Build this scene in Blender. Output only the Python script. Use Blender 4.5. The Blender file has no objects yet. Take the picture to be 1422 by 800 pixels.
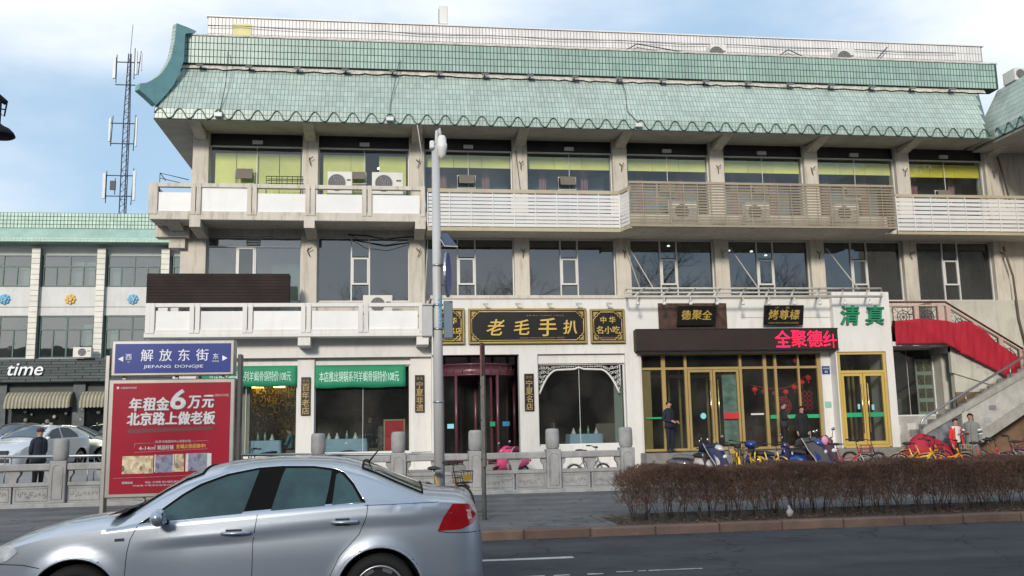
import bpy, math, random
import numpy as np
from mathutils import Vector, Matrix, Euler
random.seed(7)
R = math.radians
PI = math.pi
scene = bpy.context.scene
C = scene.collection

# ------------------------------------------------------------------ camera
def setup_camera():
    f, yaw, pitch, roll, H = 1270.0, R(7.8), math.atan(192 / 1270), 0.020, 1.65
    F0 = Vector((math.sin(yaw), math.cos(yaw), 0)); R0 = Vector((math.cos(yaw), -math.sin(yaw), 0))
    F = (F0 * math.cos(pitch) + Vector((0, 0, math.sin(pitch)))).normalized()
    U0 = R0.cross(F)
    Rr = R0 * math.cos(roll) - U0 * math.sin(roll)
    U = R0 * math.sin(roll) + U0 * math.cos(roll)
    m = Matrix(((Rr.x, U.x, -F.x, 0), (Rr.y, U.y, -F.y, 0), (Rr.z, U.z, -F.z, H), (0, 0, 0, 1)))
    cam = bpy.data.cameras.new('camera')
    cam.sensor_width = 36; cam.lens = f * 36 / 1422
    cam.clip_start = 0.1; cam.clip_end = 3000
    o = bpy.data.objects.new('camera', cam); C.objects.link(o)
    o.matrix_world = m
    scene.camera = o
setup_camera()

# ------------------------------------------------------------------ world, sun, exposure
SUN_EL, SUN_AZ = R(21), R(200)        # azimuth clockwise from +Y: behind the camera, a little to its left
CLX, CLY = 7.7, 0.9
def setup_world():
    w = bpy.data.worlds.new('World'); scene.world = w; w.use_nodes = True
    nt = w.node_tree; N = nt.nodes; L = nt.links
    for n in list(N): N.remove(n)
    out = N.new('ShaderNodeOutputWorld'); bg = N.new('ShaderNodeBackground')
    sky = N.new('ShaderNodeTexSky'); sky.sky_type = 'NISHITA'; sky.sun_disc = False
    sky.sun_elevation = SUN_EL; sky.sun_rotation = SUN_AZ
    sky.air_density = 1.0; sky.dust_density = 1.2; sky.ozone_density = 1.5
    tc = N.new('ShaderNodeTexCoord')
    mp = N.new('ShaderNodeMapping'); mp.inputs['Scale'].default_value = (1.0, 1.0, 2.6); mp.inputs['Location'].default_value = (CLX, CLY, 0.25)
    no = N.new('ShaderNodeTexNoise'); no.inputs['Scale'].default_value = 1.5; no.inputs['Detail'].default_value = 7; no.inputs['Roughness'].default_value = 0.52
    rp = N.new('ShaderNodeValToRGB'); rp.color_ramp.elements[0].position = 0.40; rp.color_ramp.elements[1].position = 0.66
    rp.color_ramp.interpolation = 'EASE'
    mx = N.new('ShaderNodeMixRGB'); mx.inputs['Color2'].default_value = (10.6, 11.0, 11.6, 1)
    # thin veil everywhere: a pale winter sky
    veil = N.new('ShaderNodeMixRGB'); veil.inputs['Fac'].default_value = 0.60; veil.inputs['Color2'].default_value = (6.1, 8.7, 11.4, 1)
    L.new(tc.outputs['Generated'], mp.inputs['Vector']); L.new(mp.outputs['Vector'], no.inputs['Vector'])
    L.new(no.outputs['Fac'], rp.inputs['Fac'])
    L.new(sky.outputs['Color'], veil.inputs['Color1'])
    L.new(veil.outputs['Color'], mx.inputs['Color1']); L.new(rp.outputs['Color'], mx.inputs['Fac'])
    L.new(mx.outputs['Color'], bg.inputs['Color']); bg.inputs['Strength'].default_value = 0.075
    L.new(bg.outputs['Background'], out.inputs['Surface'])
    s = bpy.data.lights.new('sun', 'SUN'); s.energy = 2.2; s.angle = R(9); s.color = (1.0, 0.90, 0.77)
    so = bpy.data.objects.new('sun', s); C.objects.link(so)
    d = Vector((math.sin(SUN_AZ) * math.cos(SUN_EL), math.cos(SUN_AZ) * math.cos(SUN_EL), math.sin(SUN_EL)))
    so.rotation_euler = d.to_track_quat('Z', 'Y').to_euler()
    so.location = (-10, -20, 40)
setup_world()
scene.view_settings.view_transform = 'Standard'
scene.view_settings.look = 'None'
scene.view_settings.exposure = 0.42
scene.view_settings.gamma = 1
scene.view_settings.use_curve_mapping = False
scene.cycles.max_bounces = 6; scene.cycles.transparent_max_bounces = 12
scene.cycles.use_denoising = True
scene.cycles.caustics_reflective = False; scene.cycles.caustics_refractive = False

# ------------------------------------------------------------------ materials
MATS = {}
def M(name, col, rough=0.7, metal=0.0, var=0.12, scale=1.5, bump=0.0, bscale=30, streak=0.0, dirt=(0.12, 0.10, 0.08), isl=0.0, rnd=0.0, emit=0.0, spec=0.5, coat=0.0, squash=1.0, alpha=1.0):
    if name in MATS: return MATS[name]
    m = bpy.data.materials.new(name); m.use_nodes = True
    nt = m.node_tree; N = nt.nodes; L = nt.links
    b = N['Principled BSDF']
    b.inputs['Roughness'].default_value = rough; b.inputs['Metallic'].default_value = metal
    b.inputs['Specular IOR Level'].default_value = spec
    b.inputs['Coat Weight'].default_value = coat
    if coat: b.inputs['Coat Roughness'].default_value = 0.05
    geo = N.new('ShaderNodeNewGeometry')
    no = N.new('ShaderNodeTexNoise'); no.inputs['Scale'].default_value = scale; no.inputs['Detail'].default_value = 5; no.inputs['Roughness'].default_value = 0.6
    L.new(geo.outputs['Position'], no.inputs['Vector'])
    mr = N.new('ShaderNodeMapRange'); mr.inputs['From Min'].default_value = 0.3; mr.inputs['From Max'].default_value = 0.7
    mr.inputs['To Min'].default_value = 1 - var; mr.inputs['To Max'].default_value = 1 + var
    L.new(no.outputs['Fac'], mr.inputs['Value'])
    fac = mr.outputs['Result']
    def mul(a, bsock):
        n = N.new('ShaderNodeMath'); n.operation = 'MULTIPLY'; L.new(a, n.inputs[0]); L.new(bsock, n.inputs[1]); return n.outputs[0]
    if isl:
        r = N.new('ShaderNodeMapRange'); r.inputs['To Min'].default_value = 1 - isl; r.inputs['To Max'].default_value = 1 + isl
        L.new(geo.outputs['Random Per Island'], r.inputs['Value']); fac = mul(fac, r.outputs['Result'])
    if rnd:
        oi = N.new('ShaderNodeObjectInfo'); r = N.new('ShaderNodeMapRange'); r.inputs['To Min'].default_value = 1 - rnd; r.inputs['To Max'].default_value = 1 + rnd
        L.new(oi.outputs['Random'], r.inputs['Value']); fac = mul(fac, r.outputs['Result'])
    vm = N.new('ShaderNodeVectorMath'); vm.operation = 'SCALE'; vm.inputs[0].default_value = col[:3]
    L.new(fac, vm.inputs['Scale'])
    csock = vm.outputs[0]
    if streak:
        mp = N.new('ShaderNodeMapping'); mp.inputs['Scale'].default_value = (1.0 * squash, 1.0 * squash, 0.16)
        L.new(geo.outputs['Position'], mp.inputs['Vector'])
        n2 = N.new('ShaderNodeTexNoise'); n2.inputs['Scale'].default_value = 4.5; n2.inputs['Detail'].default_value = 8; n2.inputs['Roughness'].default_value = 0.68
        L.new(mp.outputs['Vector'], n2.inputs['Vector'])
        r2 = N.new('ShaderNodeMapRange'); r2.inputs['From Min'].default_value = 0.50; r2.inputs['From Max'].default_value = 0.78
        r2.inputs['To Max'].default_value = streak; L.new(n2.outputs['Fac'], r2.inputs['Value'])
        mx = N.new('ShaderNodeMixRGB'); mx.inputs['Color2'].default_value = (*dirt, 1)
        L.new(r2.outputs['Result'], mx.inputs['Fac']); L.new(csock, mx.inputs['Color1']); csock = mx.outputs['Color']
    L.new(csock, b.inputs['Base Color'])
    if bump:
        n3 = N.new('ShaderNodeTexNoise'); n3.inputs['Scale'].default_value = bscale; n3.inputs['Detail'].default_value = 6
        L.new(geo.outputs['Position'], n3.inputs['Vector'])
        bp = N.new('ShaderNodeBump'); bp.inputs['Strength'].default_value = bump; bp.inputs['Distance'].default_value = 0.02
        L.new(n3.outputs['Fac'], bp.inputs['Height']); L.new(bp.outputs['Normal'], b.inputs['Normal'])
    if emit:
        b.inputs['Emission Color'].default_value = (*col[:3], 1); b.inputs['Emission Strength'].default_value = emit
    if alpha < 1:
        b.inputs['Alpha'].default_value = alpha
    MATS[name] = m
    return m

def glass(name, tint=(0.5, 0.6, 0.6), refl=0.12, rough=0.02, ior=1.5, wob=0.0):
    if name in MATS: return MATS[name]
    m = bpy.data.materials.new(name); m.use_nodes = True
    nt = m.node_tree; N = nt.nodes; L = nt.links
    for n in list(N): N.remove(n)
    out = N.new('ShaderNodeOutputMaterial'); tr = N.new('ShaderNodeBsdfTransparent'); gl = N.new('ShaderNodeBsdfGlossy')
    tr.inputs['Color'].default_value = (*[q ** .5 for q in tint], 1); gl.inputs['Roughness'].default_value = rough
    gl.inputs['Color'].default_value = (0.9, 0.95, 1.0, 1)
    fr = N.new('ShaderNodeFresnel'); fr.inputs['IOR'].default_value = ior
    ad = N.new('ShaderNodeMath'); ad.operation = 'ADD'; ad.use_clamp = True; ad.inputs[1].default_value = refl
    L.new(fr.outputs[0], ad.inputs[0])
    gb = N.new('ShaderNodeNewGeometry'); sb = N.new('ShaderNodeMath'); sb.operation = 'SUBTRACT'; sb.inputs[0].default_value = 1; L.new(gb.outputs['Backfacing'], sb.inputs[1])
    mu = N.new('ShaderNodeMath'); mu.operation = 'MULTIPLY'; L.new(ad.outputs[0], mu.inputs[0]); L.new(sb.outputs[0], mu.inputs[1])
    mx = N.new('ShaderNodeMixShader'); L.new(mu.outputs[0], mx.inputs[0]); L.new(tr.outputs[0], mx.inputs[1]); L.new(gl.outputs[0], mx.inputs[2])
    # a film of dust on the pane
    df = N.new('ShaderNodeBsdfDiffuse'); df.inputs['Color'].default_value = (.45, .43, .40, 1)
    g2 = N.new('ShaderNodeNewGeometry'); dn = N.new('ShaderNodeTexNoise'); dn.inputs['Scale'].default_value = .9; dn.inputs['Detail'].default_value = 7; L.new(g2.outputs['Position'], dn.inputs['Vector'])
    dr = N.new('ShaderNodeMapRange'); dr.inputs['From Min'].default_value = .45; dr.inputs['From Max'].default_value = .8; dr.inputs['To Min'].default_value = .012; dr.inputs['To Max'].default_value = .055; L.new(dn.outputs['Fac'], dr.inputs['Value'])
    m2 = N.new('ShaderNodeMixShader'); L.new(dr.outputs[0], m2.inputs[0]); L.new(mx.outputs[0], m2.inputs[1]); L.new(df.outputs[0], m2.inputs[2])
    L.new(m2.outputs[0], out.inputs['Surface'])
    if wob:
        geo = N.new('ShaderNodeNewGeometry'); n3 = N.new('ShaderNodeTexNoise'); n3.inputs['Scale'].default_value = 0.7
        oi = N.new('ShaderNodeObjectInfo'); sc_ = N.new('ShaderNodeMath'); sc_.operation = 'MULTIPLY'; sc_.inputs[1].default_value = 57.0; L.new(oi.outputs['Random'], sc_.inputs[0])
        av = N.new('ShaderNodeVectorMath'); L.new(geo.outputs['Position'], av.inputs[0]); L.new(sc_.outputs[0], av.inputs[1]); L.new(av.outputs[0], n3.inputs['Vector'])
        bp = N.new('ShaderNodeBump'); bp.inputs['Strength'].default_value = wob; bp.inputs['Distance'].default_value = 0.05
        L.new(n3.outputs['Fac'], bp.inputs['Height']); L.new(bp.outputs['Normal'], gl.inputs['Normal'])
    MATS[name] = m
    return m

def asphalt(name, col, col2, sc=0.35):
    m = M(name, col, rough=0.88, var=0.10, scale=sc, bump=0.5, bscale=90, spec=0.25)
    nt = m.node_tree; N = nt.nodes; L = nt.links; b = N['Principled BSDF']
    geo = N.new('ShaderNodeNewGeometry'); mp = N.new('ShaderNodeMapping'); mp.inputs['Scale'].default_value = (0.05, 1.0, 1)
    no = N.new('ShaderNodeTexNoise'); no.inputs['Scale'].default_value = 1.2; no.inputs['Detail'].default_value = 6
    L.new(geo.outputs['Position'], mp.inputs['Vector']); L.new(mp.outputs['Vector'], no.inputs['Vector'])
    mr = N.new('ShaderNodeMapRange'); mr.inputs['From Min'].default_value = 0.42; mr.inputs['From Max'].default_value = 0.62; L.new(no.outputs['Fac'], mr.inputs['Value'])
    fine = N.new('ShaderNodeTexNoise'); fine.inputs['Scale'].default_value = 150; fine.inputs['Detail'].default_value = 2; L.new(geo.outputs['Position'], fine.inputs['Vector'])
    fm = N.new('ShaderNodeMapRange'); fm.inputs['From Min'].default_value = 0.3; fm.inputs['From Max'].default_value = 0.7; fm.inputs['To Min'].default_value = 0.75; fm.inputs['To Max'].default_value = 1.3; L.new(fine.outputs['Fac'], fm.inputs['Value'])
    mx = N.new('ShaderNodeMixRGB'); mx.inputs['Color2'].default_value = (*col2, 1)
    src = b.inputs['Base Color'].links[0].from_socket
    L.new(src, mx.inputs['Color1']); L.new(mr.outputs['Result'], mx.inputs['Fac'])
    vs = N.new('ShaderNodeVectorMath'); vs.operation = 'SCALE'; L.new(mx.outputs['Color'], vs.inputs[0]); L.new(fm.outputs['Result'], vs.inputs['Scale'])
    # fine cracks, wandering
    wn = N.new('ShaderNodeTexNoise'); wn.inputs['Scale'].default_value = 1.6; wn.inputs['Detail'].default_value = 5; L.new(geo.outputs['Position'], wn.inputs['Vector'])
    ws = N.new('ShaderNodeVectorMath'); ws.operation = 'SCALE'; ws.inputs['Scale'].default_value = 1.1; L.new(wn.outputs['Color'], ws.inputs[0])
    wa = N.new('ShaderNodeVectorMath'); L.new(geo.outputs['Position'], wa.inputs[0]); L.new(ws.outputs[0], wa.inputs[1])
    vo = N.new('ShaderNodeTexVoronoi'); vo.feature = 'DISTANCE_TO_EDGE'; vo.inputs['Scale'].default_value = .42; L.new(wa.outputs[0], vo.inputs['Vector'])
    cr = N.new('ShaderNodeMapRange'); cr.inputs['From Max'].default_value = .012; cr.inputs['To Min'].default_value = .45; L.new(vo.outputs['Distance'], cr.inputs['Value'])
    # worn patches
    pn = N.new('ShaderNodeTexNoise'); pn.inputs['Scale'].default_value = .9; pn.inputs['Detail'].default_value = 8; pn.inputs['Roughness'].default_value = .7; L.new(geo.outputs['Position'], pn.inputs['Vector'])
    pm = N.new('ShaderNodeMapRange'); pm.inputs['From Min'].default_value = .38; pm.inputs['From Max'].default_value = .62; pm.inputs['To Min'].default_value = .80; pm.inputs['To Max'].default_value = 1.18; L.new(pn.outputs['Fac'], pm.inputs['Value'])
    mu = N.new('ShaderNodeMath'); mu.operation = 'MULTIPLY'; L.new(cr.outputs[0], mu.inputs[0]); L.new(pm.outputs[0], mu.inputs[1])
    v2 = N.new('ShaderNodeVectorMath'); v2.operation = 'SCALE'; L.new(vs.outputs[0], v2.inputs[0]); L.new(mu.outputs[0], v2.inputs['Scale'])
    L.new(v2.outputs[0], b.inputs['Base Color'])
    return m

# ------------------------------------------------------------------ mesh building
def wloc(o):
    v = Vector((0, 0, 0))
    while o is not None:
        v += o.location; o = o.parent
    return v

class MB:
    """collects shapes in world coordinates; build() links them as one mesh object under its parent"""
    def __init__(s): s.v = []; s.f = []; s.mi = []; s.cur = 0; s.sm = []; s.smooth = False
    def add(s, vs, fs):
        o = len(s.v); s.v += [tuple(p) for p in vs]
        for f in fs: s.f.append(tuple(i + o for i in f)); s.mi.append(s.cur); s.sm.append(s.smooth)
    def box(s, x0, x1, y0, y1, z0, z1):
        if x0 > x1: x0, x1 = x1, x0
        if y0 > y1: y0, y1 = y1, y0
        if z0 > z1: z0, z1 = z1, z0
        s.add([(x0, y0, z0), (x1, y0, z0), (x1, y1, z0), (x0, y1, z0), (x0, y0, z1), (x1, y0, z1), (x1, y1, z1), (x0, y1, z1)],
              [(3, 2, 1, 0), (4, 5, 6, 7), (0, 1, 5, 4), (1, 2, 6, 5), (2, 3, 7, 6), (3, 0, 4, 7)])
        return s
    def cbox(s, c, size, M3=None):
        h = [a / 2 for a in size]; pts = []
        for sz in (-1, 1):
            for sx, sy in ((-1, -1), (1, -1), (1, 1), (-1, 1)):
                p = Vector((sx * h[0], sy * h[1], sz * h[2]))
                if M3 is not None: p = M3 @ p
                pts.append(Vector(c) + p)
        s.add(pts, [(3, 2, 1, 0), (4, 5, 6, 7), (0, 1, 5, 4), (1, 2, 6, 5), (2, 3, 7, 6), (3, 0, 4, 7)]); return s
    def prism(s, pts, axis, a, b):
        """pts 2d polygon; axis 'x','y','z' extrusion from a to b. order: x->(y,z), y->(x,z), z->(x,y)"""
        n = len(pts)
        def mk(p, t): return {'x': (t, p[0], p[1]), 'y': (p[0], t, p[1]), 'z': (p[0], p[1], t)}[axis]
        vs = [mk(p, a) for p in pts] + [mk(p, b) for p in pts]
        s.add(vs, [tuple(range(n)), tuple(range(2 * n - 1, n - 1, -1))] + [(i, i + n, (i + 1) % n + n, (i + 1) % n) for i in range(n)]); return s
    def cyl(s, p0, p1, r0, r1=None, n=10, caps=True):
        p0, p1 = Vector(p0), Vector(p1); r1 = r0 if r1 is None else r1
        d = (p1 - p0).normalized(); u = d.orthogonal().normalized(); w = d.cross(u)
        vs = []
        for p, r in ((p0, r0), (p1, r1)):
            for i in range(n):
                a = 2 * PI * i / n; vs.append(p + (u * math.cos(a) + w * math.sin(a)) * r)
        fs = [(i, (i + 1) % n, (i + 1) % n + n, i + n) for i in range(n)]
        sm = s.smooth; s.smooth = True; s.add(vs, fs); s.smooth = sm
        if caps:
            o = len(s.v) - 2 * n
            for f in (tuple(range(n - 1, -1, -1)), tuple(range(n, 2 * n))):
                s.f.append(tuple(i + o for i in f)); s.mi.append(s.cur); s.sm.append(False)
        return s
    def tube(s, path, r, n=6, closed=False):
        P = [Vector(p) for p in path]; m = len(P); vs = []
        u = None
        for i in range(m):
            if closed: d = P[(i + 1) % m] - P[i - 1]
            else: d = P[min(i + 1, m - 1)] - P[max(i - 1, 0)]
            d.normalize()
            if u is None: u = d.orthogonal().normalized()
            else:
                u = (u - d * u.dot(d));
                u = u.normalized() if u.length > 1e-6 else d.orthogonal().normalized()
            w = d.cross(u); rr = r[i] if isinstance(r, (list, tuple)) else r
            for k in range(n):
                a = 2 * PI * k / n; vs.append(P[i] + (u * math.cos(a) + w * math.sin(a)) * rr)
        fs = []
        for i in range(m if closed else m - 1):
            j = (i + 1) % m
            for k in range(n): fs.append((i * n + k, i * n + (k + 1) % n, j * n + (k + 1) % n, j * n + k))
        if not closed: fs += [tuple(range(n - 1, -1, -1)), tuple((m - 1) * n + k for k in range(n))]
        sm = s.smooth; s.smooth = True; s.add(vs, fs); s.smooth = sm; return s
    def lathe(s, prof, c, n=16, axis='z', sx=1, sy=1):
        """prof [(r,h)...] around axis through c"""
        c = Vector(c); vs = []
        for r, h in prof:
            for k in range(n):
                a = 2 * PI * k / n; x, y = r * math.cos(a) * sx, r * math.sin(a) * sy
                vs.append(c + (Vector((x, y, h)) if axis == 'z' else Vector((x, h, y)) if axis == 'y' else Vector((h, x, y))))
        m = len(prof)
        fs = [(i * n + k, i * n + (k + 1) % n, (i + 1) * n + (k + 1) % n, (i + 1) * n + k) for i in range(m - 1) for k in range(n)]
        if axis == 'y': fs = [f[::-1] for f in fs]
        sm = s.smooth; s.smooth = True; s.add(vs, fs); s.smooth = sm
        o = len(s.v) - m * n
        for f in (tuple(range(n - 1, -1, -1)), tuple((m - 1) * n + k for k in range(n))):
            s.f.append(tuple(i + o for i in f)); s.mi.append(s.cur); s.sm.append(False)
        return s
    def ball(s, c, r, n=10, m=7, sc=(1, 1, 1)):
        c = Vector(c); vs = []
        for i in range(m + 1):
            th = PI * i / m
            for k in range(n):
                a = 2 * PI * k / n
                vs.append(c + Vector((math.sin(th) * math.cos(a) * r * sc[0], math.sin(th) * math.sin(a) * r * sc[1], -math.cos(th) * r * sc[2])))
        fs = [(i * n + k, i * n + (k + 1) % n, (i + 1) * n + (k + 1) % n, (i + 1) * n + k) for i in range(m) for k in range(n)]
        sm = s.smooth; s.smooth = True; s.add(vs, fs); s.smooth = sm; return s
    def sheet(s, P):
        """P[i][j] grid of points"""
        n, m = len(P), len(P[0]); vs = [p for row in P for p in row]
        s.add(vs, [(i * m + j, i * m + j + 1, (i + 1) * m + j + 1, (i + 1) * m + j) for i in range(n - 1) for j in range(m - 1)]); return s
    def build(s, name, mat, parent=None, loc=None, bevel=0.0):
        me = bpy.data.meshes.new(name)
        if parent is not None: base = wloc(parent)
        elif loc is not None: base = Vector(loc)
        else:
            a = np.array([tuple(p) for p in s.v]); mn, mxx = a.min(0), a.max(0); base = Vector(((mn[0] + mxx[0]) / 2, (mn[1] + mxx[1]) / 2, mn[2]))
        me.from_pydata([tuple(Vector(p) - base) for p in s.v], [], s.f)
        mats = mat if isinstance(mat, (list, tuple)) else [mat]
        for m in mats: me.materials.append(m)
        if len(mats) > 1: me.polygons.foreach_set('material_index', s.mi)
        if any(s.sm): me.polygons.foreach_set('use_smooth', s.sm)
        me.update()
        o = bpy.data.objects.new(name, me); C.objects.link(o)
        if parent is not None: o.parent = parent
        else: o.location = base
        if bevel:
            md = o.modifiers.new('edge', 'BEVEL'); md.width = bevel; md.segments = 1; md.limit_method = 'ANGLE'; md.angle_limit = R(40)
        return o

def tag(o, label=None, cat=None, group=None, kind=None):
    if label: o['label'] = label
    if cat: o['category'] = cat
    if group: o['group'] = group
    if kind: o['kind'] = kind
    return o
def thing(name, label, cat, loc=(0, 0, 0), group=None):
    o = bpy.data.objects.new(name, None); C.objects.link(o); o.location = loc; o.empty_display_size = 0.3
    return tag(o, label, cat, group)
def structure(name, mb, mat, loc=None):
    o = mb.build(name, mat, loc=loc); o['kind'] = 'structure'; return o
def kids(o): return [c for c in o.children]
def copy_tree(o, parent=None):
    c = o.copy(); C.objects.link(c)
    if parent is not None: c.parent = parent
    for ch in kids(o): copy_tree(ch, c)
    return c
def piece(src, name, parent, off):
    """another object sharing src's mesh, shifted by off from src"""
    o = bpy.data.objects.new(name, src.data); C.objects.link(o); o.parent = parent
    o.location = src.location + Vector(off)
    for md in src.modifiers:
        n = o.modifiers.new(md.name, md.type)
        if md.type == 'BEVEL': n.width = md.width; n.segments = md.segments; n.limit_method = md.limit_method; n.angle_limit = md.angle_limit
    return o

_txt_cache = {}
def text(body, name, mat, parent, c, h, width=None, depth=0.012, normal='y', bold=0.0, shear=0.0, rot=0.0, align='CENTER', spacing=1.0, rz=0.0, lines=1.0):
    """letters h high (a CJK character cell), centred at c, facing -Y; rz turns them about Z"""
    cu = bpy.data.curves.new(name, 'FONT'); cu.body = body; cu.size = 1.0; cu.resolution_u = 3
    cu.align_x = 'CENTER'; cu.align_y = 'CENTER'; cu.extrude = 0.02; cu.shear = shear; cu.space_character = spacing; cu.space_line = lines
    to = bpy.data.objects.new(name, cu); C.objects.link(to)
    bpy.context.view_layer.update()
    me = bpy.data.meshes.new_from_object(to.evaluated_get(bpy.context.evaluated_depsgraph_get()))
    C.objects.unlink(to); bpy.data.objects.remove(to); bpy.data.curves.remove(cu)
    n = len(me.vertices); a = np.empty(n * 3, dtype=np.float32); me.vertices.foreach_get('co', a); a = a.reshape(-1, 3)
    mn, mx = a.min(0), a.max(0); a -= (mn + mx) / 2
    sy = h / (mx[1] - mn[1]); sx = (width / (mx[0] - mn[0])) if width else sy
    x = a[:, 0] * sx; z = a[:, 1] * sy; y = -a[:, 2] / 0.02 * depth / 2
    cr, sr = math.cos(rot), math.sin(rot)
    x, z = x * cr - z * sr, x * sr + z * cr
    cz, sz = math.cos(rz), math.sin(rz)
    x, y = x * cz - y * sz, x * sz + y * cz
    base = wloc(parent) if parent is not None else Vector((0, 0, 0))
    b = np.stack([x + c[0] - base.x, y + c[1] - base.y, z + c[2] - base.z], 1).astype(np.float32)
    me.vertices.foreach_set('co', b.ravel())
    if bold:
        # heavier strokes: the same letters again, a hair to each side and a fraction of a millimetre proud
        k = bold * h * 0.55
        nl = len(me.loops); npo = len(me.polygons)
        li = np.empty(nl, dtype=np.int32); me.loops.foreach_get('vertex_index', li)
        ls = np.empty(npo, dtype=np.int32); me.polygons.foreach_get('loop_start', ls)
        lt = np.empty(npo, dtype=np.int32); me.polygons.foreach_get('loop_total', lt)
        offs = [(-k, 0, -k * .4), (k, -.0006, -k * .4), (0, -.0012, k * .8)]
        V = np.concatenate([b + np.array(q, dtype=np.float32) * np.array([cz, 1, 1]) for q in offs])
        me2 = bpy.data.meshes.new(name)
        me2.vertices.add(len(V)); me2.vertices.foreach_set('co', V.astype(np.float32).ravel())
        me2.loops.add(nl * 3); me2.loops.foreach_set('vertex_index', np.concatenate([li + q * n for q in range(3)]).astype(np.int32))
        me2.polygons.add(npo * 3); me2.polygons.foreach_set('loop_start', np.concatenate([ls + q * nl for q in range(3)]).astype(np.int32)); me2.polygons.foreach_set('loop_total', np.tile(lt, 3).astype(np.int32))
        me2.update(calc_edges=True); bpy.data.meshes.remove(me); me = me2
    me.materials.clear(); me.materials.append(mat); me.update()
    me.name = name
    o = bpy.data.objects.new(name, me); C.objects.link(o)
    if parent is not None: o.parent = parent
    return o
# ================================================================== the ground
m_road = asphalt('asphalt', (0.047, 0.049, 0.056), (0.063, 0.066, 0.073))
m_pave = asphalt('pavement_grey', (0.115, 0.117, 0.122), (0.15, 0.152, 0.156), 0.8)
m_plaza = M('plaza_stone', (0.22, 0.22, 0.22), rough=0.85, var=0.15, scale=0.8, bump=0.2, streak=0.3)
m_kerb = M('kerb_red_granite', (0.135, 0.088, 0.072), rough=0.85, var=0.22, scale=3, bump=0.5, rnd=0.14, streak=0.45, dirt=(0.07, 0.06, 0.06))
m_paint = M('road_paint', (0.42, 0.42, 0.42), rough=0.8, var=0.25, scale=9, streak=0.5, dirt=(0.09, 0.09, 0.1))
m_soil = M('bed_soil', (0.055, 0.042, 0.035), rough=0.95, var=0.4, scale=9, bump=1.0, bscale=25)
m_stone = M('grey_stone', (0.30, 0.305, 0.31), rough=0.85, var=0.16, scale=4, bump=0.4, bscale=40, streak=0.55, dirt=(0.10, 0.10, 0.10), rnd=0.07)
m_granite = M('step_granite', (0.20, 0.195, 0.19), rough=0.8, var=0.2, scale=6, bump=0.3, streak=0.3)

structure('ground', MB().box(-400, 400, -400, 700, -1.2, -0.06), m_plaza)
structure('road', MB().box(-120, 120, -14, 13.72, -0.04, 0.0), m_road)
structure('near_sidewalk', MB().box(-120, 120, -40, -14, -0.04, 0.13), m_pave)
# kerb stones, each its own piece
kerb = structure('kerb', MB().box(-60, 60, 13.76, 13.90, -0.04, 0.085), m_kerb)
k0 = MB().box(0, 0.985, 13.72, 13.94, -0.02, 0.135).build('kerb_stone', m_kerb, kerb, bevel=0.02)
k0.location = (-12 - 0, 0, 0)
base = k0.location.copy()
for i in range(1, 34):
    piece(k0, 'kerb_stone', kerb, (i * 1.0, 0, random.uniform(-0.006, 0.004)))
structure('front_sidewalk', MB().box(-60, 3.35, 13.94, 16.3, -0.04, 0.132).box(3.35, 60, 15.45, 16.3, -0.04, 0.132), m_pave)
structure('sidewalk', MB().box(-60, 60, 16.3, 22.35, -0.04, 0.085), m_pave)
edge = structure('bed_edging', MB().box(3.35, 40, 15.35, 15.45, -0.04, 0.16).box(3.35, 3.45, 13.94, 15.35, -0.04, 0.145), m_pave)
# the bed soil, uneven
P = []
for i in range(0, 180):
    P.append([(3.45 + i * 0.1, 13.94 + j * 0.1, 0.095 + random.uniform(-0.012, 0.03)) for j in range(0, 15)])
structure('planting_bed', MB().sheet(P), m_soil)
pz = []
for x in (-80, -20, 0, 20, 80):
    pz.append([(x, 22.3, 0.082), (x, 23.0, 0.12), (x, 24.5, 0.27), (x, 26.5, 0.45), (x, 28.0, 0.58), (x, 62, 0.62)])
structure('plaza', MB().sheet(pz), m_plaza)
for o in [bpy.data.objects['plaza']]:
    for p in o.data.polygons: p.flip()
# road markings
mk = structure('lane_marking', MB().box(-2.5, 2.31, 11.62, 11.76, 0.004, 0.008), m_paint)
def worn_line(x0, x1, y, w, seed):
    rr = random.Random(seed); mb = MB(); x = x0
    while x < x1:
        l = rr.uniform(0.03, 0.12)
        if rr.random() < 0.86:
            a, b = rr.uniform(0.25, 0.5), rr.uniform(0.25, 0.5)
            mb.add([(x, y - w * a, 0.006), (x + l, y - w * b, 0.006), (x + l, y + w * rr.uniform(0.2, 0.5), 0.006), (x, y + w * rr.uniform(0.2, 0.5), 0.006)], [(0, 1, 2, 3)])
        x += l
    return mb
structure('worn_lane_marking', worn_line(1.4, 2.42, 10.35, 0.09, 3), m_paint)
structure('worn_lane_marking', worn_line(2.55, 3.55, 10.42, 0.07, 5), m_paint)
# litter leaves in the bed
lf = MB(); rr = random.Random(4)
for _ in range(900):
    x, y = rr.uniform(3.5, 14), 13.98 + abs(rr.gauss(0, 0.5)); a = rr.uniform(0, 6.3); s = rr.uniform(0.012, 0.03); z = rr.uniform(0.12, 0.145)
    if y > 15.3: continue
    lf.add([(x + s * math.cos(a + k * PI / 2), y + s * math.sin(a + k * PI / 2) * 0.6, z + rr.uniform(-0.006, 0.012)) for k in range(4)], [(0, 1, 2, 3)])
o = lf.build('fallen_leaves', M('dead_leaf', (0.16, 0.09, 0.05), isl=0.5)); o['kind'] = 'stuff'; o['label'] = 'dry fallen leaves and litter on the bed soil'

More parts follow.
